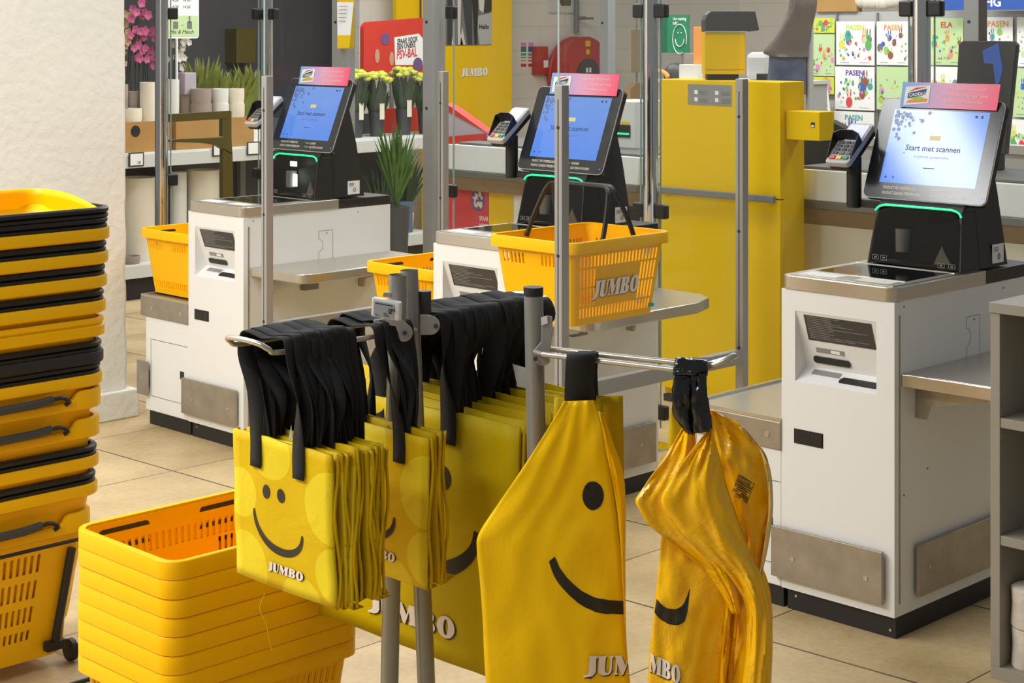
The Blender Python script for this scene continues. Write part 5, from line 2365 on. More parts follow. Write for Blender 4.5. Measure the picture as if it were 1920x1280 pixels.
b.build('plinth', M['base'], t)
q0, q1 = on_x(1290, 157, 5.7), on_x(1372, 195, 5.7)
b = MB()
b.box(-0.0015, -0.0003, q1.y - p1.y, q0.y - p1.y, 1.272, 1.358)
lb = b.build('info_plate', M['labelgrey'], t)
b = MB()
for (yo, zo) in ((0.028, 1.33), (0.028, 1.297)):
    for k in range(3):
        b.box(-0.0022, -0.0016, q0.y - p1.y - 0.105, q0.y - p1.y - 0.06, zo - k * 0.007, zo - k * 0.007 + 0.002)
        b.box(-0.0022, -0.0016, q0.y - p1.y - 0.225, q0.y - p1.y - 0.18, zo - k * 0.007, zo - k * 0.007 + 0.002)
b.build('info_lines', M['greymid'], lb)
b = MB()
for (yo, zo) in ((-0.045, 1.325), (-0.045, 1.295), (-0.155, 1.325), (-0.155, 1.295)):
    c = Vector((-0.0018, q0.y - p1.y + yo, zo))
    b.obox(c, (0.0002, 0, 0), (0, 0.009, 0), (0, 0, 0.008))
b.build('info_icons', M['paper'], lb)
# deposit box hanging on the cabinet side
c = on_x(1506, 210, 5.80)
t = thing('yellow_box', 'small yellow box hanging on the right side of the tall cabinet', 'box', (5.74, p1.y + 0.0035 - 0.095, 1.26))
b = MB()
b.box(0, 0.1, -0.07, 0.095, -0.115, 0.0)
b.build('box_body', M['yellowcab'], t, bevel=0.002)
b = MB()
b.box(-0.0015, -0.0003, -0.048, -0.030, -0.062, -0.042)
em = b.build('emblem', M['ink'], t)
b = MB()
b.box(-0.0024, -0.0016, -0.045, -0.033, -0.060, -0.052)
b.build('emblem_mark', M['paper'], em)
# till column on top of cabinet
def boxthing(name, label, cat, px0, px1, py0, py1, x, depth, m, group=None, bevel=0.002, part=None):
    a = on_x(px0, (py0 + py1) / 2, x)
    c = on_x(px1, (py0 + py1) / 2, x)
    mid = (px0 + px1) / 2
    zt_ = on_x(mid, py0, x).z
    zb_ = on_x(mid, py1, x).z
    b = MB()
    b.box(0, depth, -abs(a.y - c.y) / 2, abs(a.y - c.y) / 2, 0, zt_ - zb_)
    o = b.build(name, m, None, bevel=bevel)
    o.location = (x, (a.y + c.y) / 2, zb_)
    tag(o, label, cat, group)
    return o


qb = on_x(1356.5, 50, 5.80)
hw = 37.5 / F * (qb.x + qb.y) * S
zb_, zt0 = on_x(1356, 139, 5.80).z, on_x(1356, 61, 5.80).z
yb = thing('till_housing', 'square yellow housing standing on top of the tall yellow cabinet', 'box', (5.80, qb.y, CT + 0.001), math.radians(-45))
# local x points to the reader's right, local y away from the aisle
b = MB()
b.box(-hw, hw, -0.05, 0.07, zb_ - CT, zt0 - CT - 0.001)
b.build('housing_body', M['yellowcab'], yb, bevel=0.002)
b = MB()
b.box(-hw * 0.85, hw * 0.7, -0.035, 0.05, 0, zb_ - CT - 0.0005)
b.build('housing_foot', M['base'], yb)
b = MB()
b.box(-hw + 0.003, hw - 0.003, -0.0508, -0.05, zb_ - CT + 0.018, zb_ - CT + 0.0195)
b.build('housing_seam', M['bandbrown'], yb)
t = thing('till_printer', 'black till printer on top of the yellow housing', 'printer', (5.80, qb.y, zt0 + 0.001), math.radians(-45))
u_ = F / ((qb.x + qb.y) * S)
b = MB()
pr = [(-38, 0), (-38, 22), (-34, 32), (-26, 39), (56, 39), (64, 3), (40, 0)]
b.prism([(x_ / u_, -0.055, 0.002 + z_ / u_) for (x_, z_) in pr], (0, 0.13, 0))
b.build('printer_body', M['greydark'], t, bevel=0.004)
b = MB()
b.box(-38 / u_, 42 / u_, -0.058, -0.0555, 0.001, 0.005)
b.build('printer_edge', M['greylight'], t)

# ------------------------------------------------------------------ cash desks (counters) behind the self checkouts
def counter(px0, px1, label, lower=True, xx=5.92, zt=1.02):
    a, c = on_x(px0, 50, xx), on_x(px1, 50, xx)
    Ln = a.y - c.y
    t = thing('cash_desk', label, 'checkout counter', (xx, c.y, 0), 0, 'cash desks')
    b = MB()
    b.prism([(0, 0, 0.885), (0, Ln, 0.885), (0.012, Ln, zt - 0.01), (0.03, Ln, zt), (0.03, 0, zt), (0.012, 0, zt - 0.01)][0:2] +
            [(0.012, Ln, zt - 0.01), (0.012, 0, zt - 0.01)], (0.02, 0, 0))
    b.box(0.033, 0.62, 0, Ln, 0.885, zt - 0.012)
    b.build('upper_body', M['counter'], t, bevel=0.004)
    b = MB()
    b.box(0.06, 0.58, 0.03, Ln - 0.03, zt - 0.0118, zt)
    b.build('belt', M['belt'], t, bevel=0.003)
    b = MB()
    b.box(-0.008, 0.62, 0, Ln, 0.853, 0.8848)
    b.build('grey_band', M['bandgrey'], t, bevel=0.003)
    b = MB()
    b.prism([(0.0, 0, 0.8528), (0.03, 0, 0.785), (0.6, 0, 0.785), (0.6, 0, 0.8528)], (0, Ln, 0))
    b.build('brown_band', M['bandbrown'], t)
    if lower:
        b = MB()
        b.box(0.032, 0.6, 0.0, Ln, 0.06, 0.7848)
        b.build('lower_panel', M['counterlow'], t, bevel=0.003)
        b = MB()
        b.box(0.05, 0.58, 0.01, Ln - 0.01, 0, 0.0598)
        b.build('plinth', M['base'], t)
    else:
        b = MB()
        b.box(0.25, 0.55, 0.05, Ln - 0.05, 0.0, 0.7848)
        b.build('pedestal', M['greydark'], t, bevel=0.003)
    return t


counter(1475, 2050, 'long cash desk with white front and cream lower panel behind the right kiosk')
counter(835, 1195, 'short cash desk with grey band left of the middle screen', lower=False, xx=5.92)

# machine with green slot between middle screen and chrome pole
p = on_x(1180, 50, 6.6)
t = thing('receipt_gate', 'pale grey machine with green lit black slot right of the middle screen', 'machine', (6.6, p.y, 0))
b = MB()
b.box(0.0, 0.3, -0.06, 0.2, 1.021, 1.24)
b.box(0.02, 0.28, -0.05, 0.19, 1.0205, 1.0209)
b.build('machine_body', M['counter'], t, bevel=0.01)
b = MB()
b.box(-0.006, -0.0005, -0.035, 0.06, 1.07, 1.13)
sl = b.build('slot_frame', M['black'], t, bevel=0.001)
b = MB()
b.box(-0.008, -0.0062, -0.03, 0.045, 1.084, 1.092)
b.build('slot_light', M['greenled'], sl)
b = MB()
b.box(-0.003, -0.0005, -0.03, 0.06, 1.135, 1.146)
b.build('yellow_sticker', M['yellowcab'], t)
t.location = (6.25, on_x(1172, 50, 6.25).y, 0)

# red carton trays on the short cash desk
for i, (pts, lb, m_) in enumerate((([(843, 200), (893, 225), (915, 260), (843, 268)], 'red and pale pink slanted carton on the short cash desk', 'lilac'),)):
    t = thing('carton', lb, 'carton', on_x(880, 272, 6.15))
    o_ = t.location
    def cp_(px, py, xx=6.15):
        return on_x(px, py, xx) - o_
    b = MB()
    b.prism([cp_(830, 205), cp_(845, 207), cp_(918, 252), cp_(918, 268), cp_(830, 272)], (0.05, 0, 0))
    b.build('carton_body', M['lilac'], t)
    b = MB()
    b.prism([cp_(830, 194, 6.145), cp_(845, 200, 6.145), cp_(915, 250, 6.145), cp_(845, 212, 6.145), cp_(830, 206, 6.145)], (0.06, 0, 0))
    b.build('red_edge', M['red'], t)
    b = MB()
    b.prism([cp_(830, 257, 6.142), cp_(910, 250, 6.142), cp_(912, 262, 6.142), cp_(830, 273, 6.142)], (0.004, 0, 0))
    b.build('red_band', M['red'], t)

# display cartons standing below the short cash desk
def flat_x(name, label, cat, px0, px1, py0, py1, x, m, depth=0.01, group=None):
    return boxthing(name, label, cat, px0, px1, py0, py1, x, depth, m, group, bevel=0.0)


zsh = on_x(900, 432, 6.0).z
a, c = on_x(838, 50, 6.0), on_x(916, 50, 6.0)
t = thing('display_carton', 'red display carton with round picture below the short cash desk', 'carton', (6.0, c.y, 0))
b = MB()
b.box(0, 0.16, 0, a.y - c.y, 0, 0.783)
b.build('carton_body', M['pinkred'], t)
b = MB()
zc = on_x(895, 375, 6.0).z
b.add([(-0.001, (on_x(896, 50, 6.0).y - c.y) + 0.05 * math.cos(k * math.pi / 12), zc + 0.055 * math.sin(k * math.pi / 12)) for k in range(24)],
      [tuple(range(24))[::-1]])
b.build('round_picture', M['plum'], t)
b = MB()
rnd = random.Random(5)
for k in range(16):
    yy_ = (on_x(896, 50, 6.0).y - c.y) + rnd.uniform(-.03, .03)
    zz_ = zc + rnd.uniform(-.035, .035)
    b.obox((-0.0016 - 0.00002 * k, yy_, zz_), (0.0002, 0, 0), (0, rnd.uniform(.003, .01), 0), (0, 0, rnd.uniform(.004, .014)))
b.build('picture_figures', M['petalwhite'], t)
for k, sx in enumerate(('SPAAR', 'VOOR', 'EEN')):
    text('carton_text', sx, (-0.001, on_x(899, 50, 6.0).y - c.y + 0.0, on_x(900, 413 + 14 * k, 6.0).z), NX, UP, 0.032, M['letterwhite'], t, squash=0.7, bold=0.02)
a2, c2 = on_x(916, 50, 6.0), on_x(962, 50, 6.0)
b = MB()
b.box(0, 0.14, 0, a2.y - c2.y - 0.003, 0, 0.783)
o = b.build('display_board', M['yellowwall'])
o.location = (6.0, c2.y, 0)
tag(o, 'plain yellow board beside the red carton under the short cash desk', 'board')
a2, c2 = on_x(962, 50, 6.0), on_x(980, 50, 6.0)
b = MB()
b.box(0, 0.14, 0, a2.y - c2.y - 0.003, 0, 0.783)
o = b.build('display_board', M['paper'])
o.location = (6.0, c2.y, 0)
tag(o, 'narrow white board beside the yellow one under the short cash desk', 'board')

# dark rounded chair back behind the long cash desk
t = thing('office_chair', 'black rounded chair back rising above the long cash desk', 'chair', on_x(1545, 50, 6.65))
t.location.z = 0
b = MB()
pts = []
o_ = t.location
for (px, py) in ((1500, 310), (1497, 250), (1508, 228), (1535, 222), (1560, 226), (1582, 238), (1600, 262), (1606, 310)):
    q = on_x(px, py, 6.65)
    pts.append((0, q.y - o_.y, q.z))
b.prism(pts, (0.05, 0, 0))
b.build('backrest', M['base'], t, bevel=0.012, seg=3)
b = MB()
b.cyl((0.03, 0, 0.05), (0.03, 0, 0.55), 0.03)
b.build('column', M['base'], t)
b = MB()
b.box(-0.0, 0.42, -0.2, 0.2, 0.5505, 0.61)
b.build('seat', M['base'], t, bevel=0.02)
b = MB()
b.lathe([(0.22, 0), (0.22, 0.03), (0.05, 0.05)], (0.03, 0, 0))
b.build('foot', M['base'], t)

# second monitor seen from behind at the long cash desk
t = thing('till_monitor', 'dark till monitor with blue reflection painted on its back, above the right kiosk screen', 'monitor', on_x(1845, 50, 6.3))
t.location.z = 0
o_ = t.location
b = MB()
mp = []
for (px, py) in ((1790, 220), (1797, 84), (1804, 77), (1898, 77), (1906, 84), (1885, 290), (1800, 290)):
    q = on_x(px, py, 6.3)
    mp.append((0.0, q.y - o_.y, q.z))
b.prism(mp, (0.03, 0, 0))
b.build('monitor_shell', M['bezel'], t, bevel=0.004)
b = MB()
rnd = random.Random(9)
q = [on_x(px, py, 6.298) for (px, py) in ((1842, 95), (1872, 80), (1880, 130), (1868, 175), (1862, 120), (1845, 118))]
b.prism([(-0.002, p.y - o_.y, p.z) for p in q], (0.001, 0, 0))
b.build('blue_reflection', M['blue'], t)  # flat blue patch painted as the reflection on the glossy black back
b = MB()
b.box(0.0, 0.08, -0.05, 0.05, 1.0205, 1.2)
b.build('monitor_stand', M['black'], t, bevel=0.004)

# rail of the far side behind the right counter
p = on_x(1880, 305, 7.2)
b = MB()
b.box(0, 0.04, -1.2, 1.1, 0, 1.02)
b.box(-0.02, 0.06, -1.2, 1.1, 1.0202, 1.06)
o = b.build('low_partition', M['greylight'])
o.location = (7.2, p.y - 0.3, 0)
tag(o, 'low pale grey partition behind the long cash desk', 'partition')

# ------------------------------------------------------------------ wall of easter drawings
RX = 8.8
pL = on_x(1512, 50, RX)
pR = on_x(1990, 50, RX)
t = thing('drawing_rack', 'grey wall rack carrying rows of coloured easter drawings', 'rack', (RX + 0.02, pR.y, 0))
b = MB()
b.box(0.0, 0.05, 0, pL.y - pR.y, 0.0, on_x(1600, 22, RX).z)
b.build('rack_back', M['greylight'], t)
b = MB()
for px in (1514, 1567, 1643, 1712, 1812, 1842):
    yy_ = on_x(px, 50, RX).y - pR.y
    b.box(-0.012, -0.0005, yy_ - 0.006, yy_ + 0.006, 0.2, on_x(1600, 24, RX).z)
b.build('upright', M['greymid'], t)


def drawing(px0, px1, py0, py1, title, tcol, label, seed, bg='paper', tilt=0, x=RX, ttl=0.0):
    rnd = random.Random(seed)
    a = on_x(px0, (py0 + py1) / 2, x)
    c = on_x(px1, (py0 + py1) / 2, x)
    Wd = a.y - c.y
    z1 = on_x((px0 + px1) / 2, py0, x).z
    z0 = on_x((px0 + px1) / 2, py1, x).z
    Hd = z1 - z0
    t = thing('colouring_sheet', label, 'drawing', (x - 0.006, a.y, z0), 0, 'easter drawings on the rack')
    t.rotation_euler = (math.radians(tilt), 0, 0)
    b = MB()
    b.box(-0.001, 0.001, -Wd, 0, 0, Hd)
    b.build('sheet', M[bg], t)
    if title:
        text('printed_title', title, (-0.0016, -Wd * 0.5, Hd * 0.80), NX, UP, min(Hd * 0.17, Wd * 0.26), M[tcol], t, 'CENTER', bold=0.03)
    cols = ['p_green', 'p_blue', 'p_pink', 'p_brown', 'p_orange', 'p_yellow', 'p_red', 'p_teal', 'p_grey', 'p_grass', 'p_palegreen']
    b = MB()
    mats = [M[k] for k in cols]
    ly = 0.0016
    for k in range(34):
        b.cur = rnd.randrange(len(cols))
        u = rnd.uniform(0.08, 0.92)
        v = rnd.uniform(0.12, 0.70)
        big = k < 7
        r1 = rnd.uniform(0.06, 0.09) * Wd if big else rnd.uniform(0.015, 0.035) * Wd
        r2 = r1 * rnd.uniform(1.1, 1.5)
        ly += 0.00003
        n_ = 12
        b.add([(-ly, -u * Wd + r1 * math.cos(q * 2 * math.pi / n_), v * Hd + r2 * math.sin(q * 2 * math.pi / n_)) for q in range(n_)],
              [tuple(range(n_))[::-1]])
        if big and rnd.random() < 0.6:  # ears
            for e in (-1, 1):
                b.add([(-ly, -u * Wd + e * r1 * 0.45 + r1 * 0.22 * math.cos(q * 2 * math.pi / 8),
                        v * Hd + r2 * 1.7 + r2 * 0.8 * math.sin(q * 2 * math.pi / 8)) for q in range(8)], [tuple(range(8))[::-1]])
    b.cur = 8
    for u0 in (0.1, 0.62):
        b.add([(-0.0015, -u0 * Wd, 0.05 * Hd), (-0.0015, -(u0 + 0.25) * Wd, 0.05 * Hd), (-0.0015, -(u0 + 0.25) * Wd, 0.06 * Hd),
               (-0.0015, -u0 * Wd, 0.06 * Hd)], [(0, 1, 2, 3)])
    b.build('printed_drawing', mats, t)
    return t


drawing(1520, 1566, 34, 62, '', 'ink', 'yellow and green sheet at the top left of the drawing rack', 1, bg='p_lime')
drawing(1519, 1566, 64, 142, '', 'ink', 'blue and green coloured easter drawing at the left end of the rack', 2, bg='p_palegreen')
drawing(1520, 1565, 144, 176, '', 'ink', 'olive yellow sheet below the blue and green drawing', 3, bg='p_lime')
drawing(1569, 1641, 40, 122, 'PASEN', 'p_lime', 'easter drawing with lime green title and pink bunny', 4)
drawing(1645, 1707, 40, 122, 'PASEN', 'p_orange', 'easter drawing with orange and red title left of the chrome pole', 5)
drawing(1567, 1641, 125, 206, 'PASEN', 'purple', 'easter drawing with purple PASEN title', 6)
drawing(1645, 1707, 125, 206, '', 'ink', 'green coloured easter drawing right of the purple titled one', 7, bg='p_palegreen')
drawing(1565, 1640, 209, 290, 'PASEN', 'p_teal', 'easter drawing with teal title in the bottom row', 8)
drawing(1515, 1560, 176, 228, 'PASEN', 'p_red', 'loose white drawing leaning at the lower left of the rack', 9, tilt=-8, x=RX - 0.05)
drawing(1745, 1807, 34, 122, 'ELA', 'p_red', 'easter drawing signed ELA with blue sky, right of the chrome pole', 10, bg='p_palegreen')
drawing(1740, 1805, 125, 206, '', 'ink', 'pale easter drawing below the one signed ELA', 11)
drawing(1845, 1900, 32, 122, 'PASEN', 'p_orange', 'easter drawing with orange title above the dark till monitor', 12)
drawing(1908, 1968, 32, 125, '', 'ink', 'easter drawing at the top right edge of the rack', 13)
drawing(1901, 1960, 128, 220, '', 'ink', 'easter drawing with blue egg at the right edge', 14, bg='p_palegreen')
drawing(1885, 1950, 224, 300, '', 'ink', 'lowest easter drawing at the right edge with purple blot', 15)
# goods on top of the rack
b = MB()
a, c = on_x(1528, 50, RX), on_x(1606, 50, RX)
zr_ = on_x(1600, 22, RX).z
b.box(0, 0.06, c.y - a.y, 0, 0, 0.12)
o = b.build('cardboard_box', M['card'], bevel=0.002)
o.location = (RX, a.y, zr_ + 0.001)
tag(o, 'brown cardboard box on top of the drawing rack', 'box')
b = MB()
a = on_x(1645, 50, RX)
rnd = random.Random(8)
for k in range(7):
    b.sphere((0.03 + rnd.uniform(-.01, .01), -0.12 + k * 0.042, 0.05 + rnd.uniform(0, 0.02)), 0.05, sc=(0.6, 0.9, 0.9))
o = b.build('white_bundle', M['petalwhite'], smooth=True)
o.location = (RX + 0.0, a.y, zr_ + 0.0)
tag(o, 'white wrapped bundle on top of the drawing rack', 'bundle')
for (x0_, x1_, tx_, lb_) in ((1768, 1808, '', 'plain blue sign above the ELA drawing'), (1845, 1960, 'FIG', 'blue sign with white letters FIG at the top right')):
    a, c = on_x(x0_, 50, RX - 0.1), on_x(x1_, 50, RX - 0.1)
    t = thing('blue_sign', lb_, 'sign', (RX - 0.1, c.y, on_x(1800, 19, RX - 0.1).z))
    b = MB()
    b.box(0, 0.02, 0, a.y - c.y, 0, 0.3)
    b.build('sign_board', M['blue'], t)
    if tx_:
        text('sign_text', tx_, (-0.001, a.y - c.y - 0.005, 0.02), NX, UP, 0.07, M['paper'], t, bold=0.03)

# ------------------------------------------------------------------ things seen above the yellow cabinet
WX = 9.6
t = thing('green_poster', 'green poster with white smiley line drawing above the yellow cabinet', 'poster', on_x(1262, 64, 8.0))
o_ = t.location
a, c = on_x(1240, 50, 8.0), on_x(1291, 50, 8.0)
z1, z0 = on_x(1265, 28, 8.0).z - o_.z, on_x(1265, 99, 8.0).z - o_.z
b = MB()
b.box(0, 0.01, c.y - o_.y, a.y - o_.y, z0, z1)
b.build('poster_board', M['green'], t)
b = MB()
b.box(-0.0012, -0.0003, a.y - o_.y - 0.045, a.y - o_.y, z0, z1)
b.build('dark_strip', M['greendark'], t)
sc_ = (a.y - c.y) / 51
cy_ = c.y - o_.y + (1291 - 1275) * sc_
cz_ = on_x(1275, 73, 8.0).z - o_.z
b = MB()
b.tube([(-0.003, cy_ + 13 * sc_ * math.cos(q), cz_ + 21 * sc_ * 0.72 * 1.4 * math.sin(q)) for q in [math.radians(200 - k * 12) for k in range(27)]], 0.0022, n=6)
b.tube([(-0.003, cy_ + 8 * sc_ * math.cos(q), cz_ - 0.0 + 11 * sc_ * math.sin(q)) for q in [math.radians(180 + k * 15) for k in range(13)]], 0.0028, n=6)
for e in (-1, 1):
    b.cyl((-0.004, cy_ + e * 3 * sc_, cz_ + 9 * sc_), (-0.001, cy_ + e * 3 * sc_, cz_ + 9 * sc_), 0.004, n=10)
b.build('smiley_drawing', M['paper'], t, smooth=True)
text('poster_text', 'Uw mening', (-0.002, cy_ + 13 * sc_, on_x(1275, 38, 8.0).z - o_.z), NX, UP, 0.028, M['paper'], t, bold=0.02, squash=0.8)
text('poster_text', 'telt!', (-0.002, cy_ + 13 * sc_, on_x(1275, 46, 8.0).z - o_.z), NX, UP, 0.028, M['paper'], t, bold=0.02, squash=0.8)
b = MB()
b.box(0.002, 0.009, c.y - o_.y + 0.05, c.y - o_.y + 0.06, -o_.z, z0 - 0.0005)
b.build('stand_rod', M['greymid'], t)
# service desk standing behind the cabinet
a, c = on_x(1232, 50, 7.6), on_x(1450, 50, 7.6)
t = thing('service_desk', 'pale service desk behind the tall yellow cabinet', 'desk', (7.6, c.y, 0))
b = MB()
b.box(0, 0.5, 0, a.y - c.y, 0, 1.28)
b.build('desk_body', M['greylight'], t)
b = MB()
b.box(-0.01, 0.51, -0.01, a.y - c.y + 0.01, 1.2802, 1.30)
b.build('desk_top', M['counter'], t)
ZD = 1.3


def ondesk(name, label, cat, px0, px1, py0, x, depth, m, bevel=0.003):
    a, c = on_x(px0, 50, x), on_x(px1, 50, x)
    z1 = on_x((px0 + px1) / 2, py0, x).z
    b = MB()
    b.box(0, depth, 0, a.y - c.y, 0, z1 - ZD - 0.001)
    o = b.build(name, m, None, bevel=bevel)
    o.location = (x, c.y, ZD + 0.001)
    tag(o, label, cat)
    return o


ondesk('white_carton', 'white carton on the service desk left of the yellow housing', 'carton', 1273, 1307, 121, 7.7, 0.15, M['petalwhite'])
ondesk('card_holder', 'orange card holder beside the green poster', 'card holder', 1300, 1318, 50, 7.75, 0.02, M['p_orange'])
ondesk('beige_carton', 'beige carton behind the white carton', 'carton', 1283, 1305, 100, 7.9, 0.1, M['taupe'])
ondesk('grey_terminal', 'rounded silver grey terminal right of the yellow housing', 'terminal', 1396, 1440, 98, 7.7, 0.2, M['greylight'], 0.03)
ondesk('small_black_pot', 'small dark pot in front of the silver terminal', 'pot', 1418, 1436, 138, 7.63, 0.05, M['bezel'])
t = thing('telephone', 'black telephone with orange rest left on the service desk', 'telephone', on_x(1256, 50, 7.72))
t.location.z = ZD + 0.001
b = MB()
b.sphere((0.05, 0.0, 0.02), 0.085, nu=16, sc=(0.7, 0.9, 0.85))
b.build('phone_body', M['greydark'], t, smooth=True)
b = MB()
b.tube(catmull([(-0.04, 0.08, 0.01), (-0.04, 0.05, 0.04), (-0.04, 0.0, 0.03), (-0.04, -0.02, 0.01)], 4), 0.014)
b.build('orange_rest', M['p_orange'], t, smooth=True)

# hooded coat hanging behind the cabinet
t = thing('hooded_coat', 'grey brown hooded coat over blue grey cloth hanging beside the drawing rack', 'coat', on_x(1485, 50, 7.3))
t.location.z = 0
o_ = t.location


def loftx(rows, x, name, m, par, dep=0.1, seed=0):
    b = MB()
    v = []
    n_ = 24
    for (py, l, r) in rows:
        A, C = on_x(l, py, x), on_x(r, py, x)
        for k in range(n_):
            th = 2 * math.pi * k / n_
            w_ = 1 + 0.12 * noise.noise(Vector((math.cos(th) * 2, math.sin(th) * 2, py * 0.04 + seed)))
            yy_ = (A.y + C.y) / 2 + (A.y - C.y) / 2 * math.cos(th) * w_
            v.append((dep * math.sin(th) * w_, yy_ - o_.y, A.z))
    fs = []
    for j in range(len(rows) - 1):
        for k in range(n_):
            k2 = (k + 1) % n_
            fs.append((j * n_ + k, j * n_ + k2, (j + 1) * n_ + k2, (j + 1) * n_ + k))
    fs += [tuple(range(n_)), tuple(range((len(rows) - 1) * n_, len(rows) * n_))[::-1]]
    b.add(v, fs)
    return b.build(name, m, par, smooth=True, auto=80)


loftx([(-18, 1495, 1518), (-10, 1490, 1524), (5, 1486, 1527), (20, 1484, 1524), (35, 1478, 1520), (55, 1466, 1517), (75, 1452, 1515), (92, 1436, 1513),
       (100, 1434, 1512), (106, 1450, 1511)], 7.3, 'coat_body', M['coat'], t, 0.08)
loftx([(100, 1446, 1508), (120, 1444, 1508), (150, 1442, 1508), (175, 1440, 1508)], 7.3, 'lower_cloth', M['denim'], t, 0.06, 3)
b = MB()
q = on_x(1518, 40, 7.36)
b.cyl((0.06, q.y - o_.y, 0), (0.06, q.y - o_.y, 1.8), 0.02, n=12)
b.lathe([(0.16, 0), (0.16, 0.02), (0.02, 0.03)], (0.06, q.y - o_.y, 0))
b.build('coat_stand', M['greylight'], t, smooth=True)

# ------------------------------------------------------------------ back wall things
WY = 10.2


def rect_y(px0, px1, py0, py1, y):
    mid = (px0 + px1) / 2
    return on_y(px0, 50, y).x, on_y(px1, 50, y).x, on_y(mid, py1, y).z, on_y(mid, py0, y).z


# yellow wall panel with picture
x0, x1, z0, z1 = rect_y(800, 960, -40, 330, WY - 0.4)
t = thing('yellow_wall_panel', 'tall yellow wall panel with black and white picture and white lettering', 'wall panel', (x0, WY - 0.4, 0))
b = MB()
b.box(0, x1 - x0, 0, 0.06, 0, 2.4)
b.build('panel', M['yellowwall'], t, bevel=0.003)
px = rect_y(830, 921, -40, 85, WY - 0.402)
b = MB()
b.box(px[0] - x0, px[1] - x0, -0.004, -0.0005, px[2], px[3] + 0.2)
pic = b.build('picture', M['greymid'], t)
for (q, m_) in (([(838, 0), (852, 0), (846, 84), (838, 84)], 'greydark'), ([(857, -5), (864, -5), (862, 60), (868, 84), (858, 84)], 'petalwhite'),
                ([(866, -5), (884, -5), (885, 84), (876, 84)], 'greydark'), ([(884, 0), (896, -5), (894, 84), (889, 84), (887, 40)], 'ink'),
                ([(846, 84), (849, 62), (852, 84)], 'petalwhite'), ([(862, 84), (866, 50), (872, 84)], 'petalwhite'),
                ([(890, 31), (921, 24), (921, 82), (899, 84)], 'greylight'), ([(896, -5), (908, -5), (912, 10), (905, 24), (898, 18)], 'petalwhite'),
                ([(908, -5), (921, -5), (921, 20), (914, 24), (906, 24)], 'ink')):
    b = MB()
    ql = [on_y(a_, b_, WY - 0.402) for (a_, b_) in q]
    b.prism([(p.x - x0, -0.0062 - 0.0004 * (q[0][0] % 5), p.z) for p in ql], (0, 0.0005, 0))
    b.build('picture_shape', M[m_], pic)
p = on_y(897, 54, WY - 0.402)
text('picture_text', 'Hello', (p.x - x0, -0.0095, p.z), NY, UP, 0.05, M['ink'], pic, bold=0.02)
p = on_y(865, 143, WY - 0.4)
lettering('lettering', 'JUMBO', plane_map((p.x - x0, -0.001, p.z), NY, UP, 0.285, 0.062), t, mats=[M['bandbrown'], M['paper']])

# stickers, call box, hose reel
xw = on_y(1108, 50, WY)
t = thing('notice_stickers', 'pair of narrow coloured notice stickers on the white wall', 'notice', (xw.x - 0.35, WY, 0))
x00 = xw.x - 0.35
for (pa, pb, cl) in ((975, 988, 'green'), (989, 1001, 'blue')):
    e = rect_y(pa, pb, 78, 127, WY - 0.002)
    b = MB()
    b.box(e[0] - x00, e[1] - x00, -0.003, -0.0005, e[2], e[3])
    pl_ = b.build('sticker_sheet', M['paper'], t)
    w_ = e[1] - e[0]
    H2 = e[3] - e[2]
    for (v0, v1, mm) in ((0.84, 0.97, 'p_pink'), (0.60, 0.82, cl), (0.46, 0.56, 'p_teal'), (0.36, 0.42, 'p_green' if cl == 'green' else 'p_red'),
                         (0.24, 0.30, 'p_orange' if cl == 'green' else 'p_red'), (0.03, 0.16, 'red')):
        b = MB()
        b.box(e[0] - x00 + w_ * 0.1, e[1] - x00 - w_ * 0.1, -0.0042, -0.0031, e[2] + H2 * v0, e[2] + H2 * v1)
        b.build('sticker_band', M[mm], pl_)
e = rect_y(1006, 1028, 87, 140, WY - 0.06)
b = MB()
b.box(0, e[1] - e[0], 0, 0.058, 0, e[3] - e[2])
o = b.build('call_box', M['firered'], None, bevel=0.004)
o.location = (e[0], WY - 0.06, e[2])
tag(o, 'small red call box left of the fire hose reel', 'call box')
b = MB()
b.box((e[1] - e[0]) * 0.6, e[1] - e[0] - 0.002, -0.002, -0.0005, 0.06, 0.12)
b.build('call_box_label', M['paper'], o)
c = on_y(1102, 140, WY - 0.2)
Rr = 0.325
t = thing('fire_hose_reel', 'red round fire hose reel on the white wall', 'fire hose reel', (c.x, WY - 0.2, c.z))
b = MB()
n_ = 48
prof = [(0.0, 0.0), (Rr * 0.9, 0.0), (Rr, 0.02), (Rr, 0.035), (Rr * 0.96, 0.05), (Rr * 0.96, 0.14), (Rr, 0.15), (Rr, 0.17), (Rr * 0.9, 0.185), (0, 0.185)]
v = []
for (r_, d_) in prof:
    for k in range(n_):
        th = 2 * math.pi * k / n_
        v.append((r_ * math.cos(th), d_, r_ * math.sin(th)))
fs = [(j * n_ + k, j * n_ + (k + 1) % n_, (j + 1) * n_ + (k + 1) % n_, (j + 1) * n_ + k) for j in range(len(prof) - 1) for k in range(n_)]
b.add(v, fs)
b.build('reel_drum', M['firered'], t, smooth=True)
b = MB()
b.cyl((0, -0.012, 0), (0, -0.0005, 0), Rr * 0.42, n=36)
hub = b.build('reel_hub', M['greydark'], t)
b = MB()
b.box(-0.035, -0.01, -0.014, -0.0125, 0.02, 0.06)
b.box(0.005, 0.03, -0.014, -0.0125, 0.02, 0.06)
b.box(-0.035, 0.045, -0.014, -0.0125, 0.0, 0.006)
b.build('hub_mark', M['paper'], hub)
b = MB()
b.box(-0.03, 0.03, -0.003, -0.0005, 0.24, 0.29)
b.cyl((0, -0.003, 0.195), (0, -0.0005, 0.195), 0.024, n=20)
b.build('yellow_sticker', M['yellowcab'], t)
q0_ = on_y(1081, -30, WY - 0.04)
q1_ = on_y(1081, 62, WY - 0.04)
b = MB()
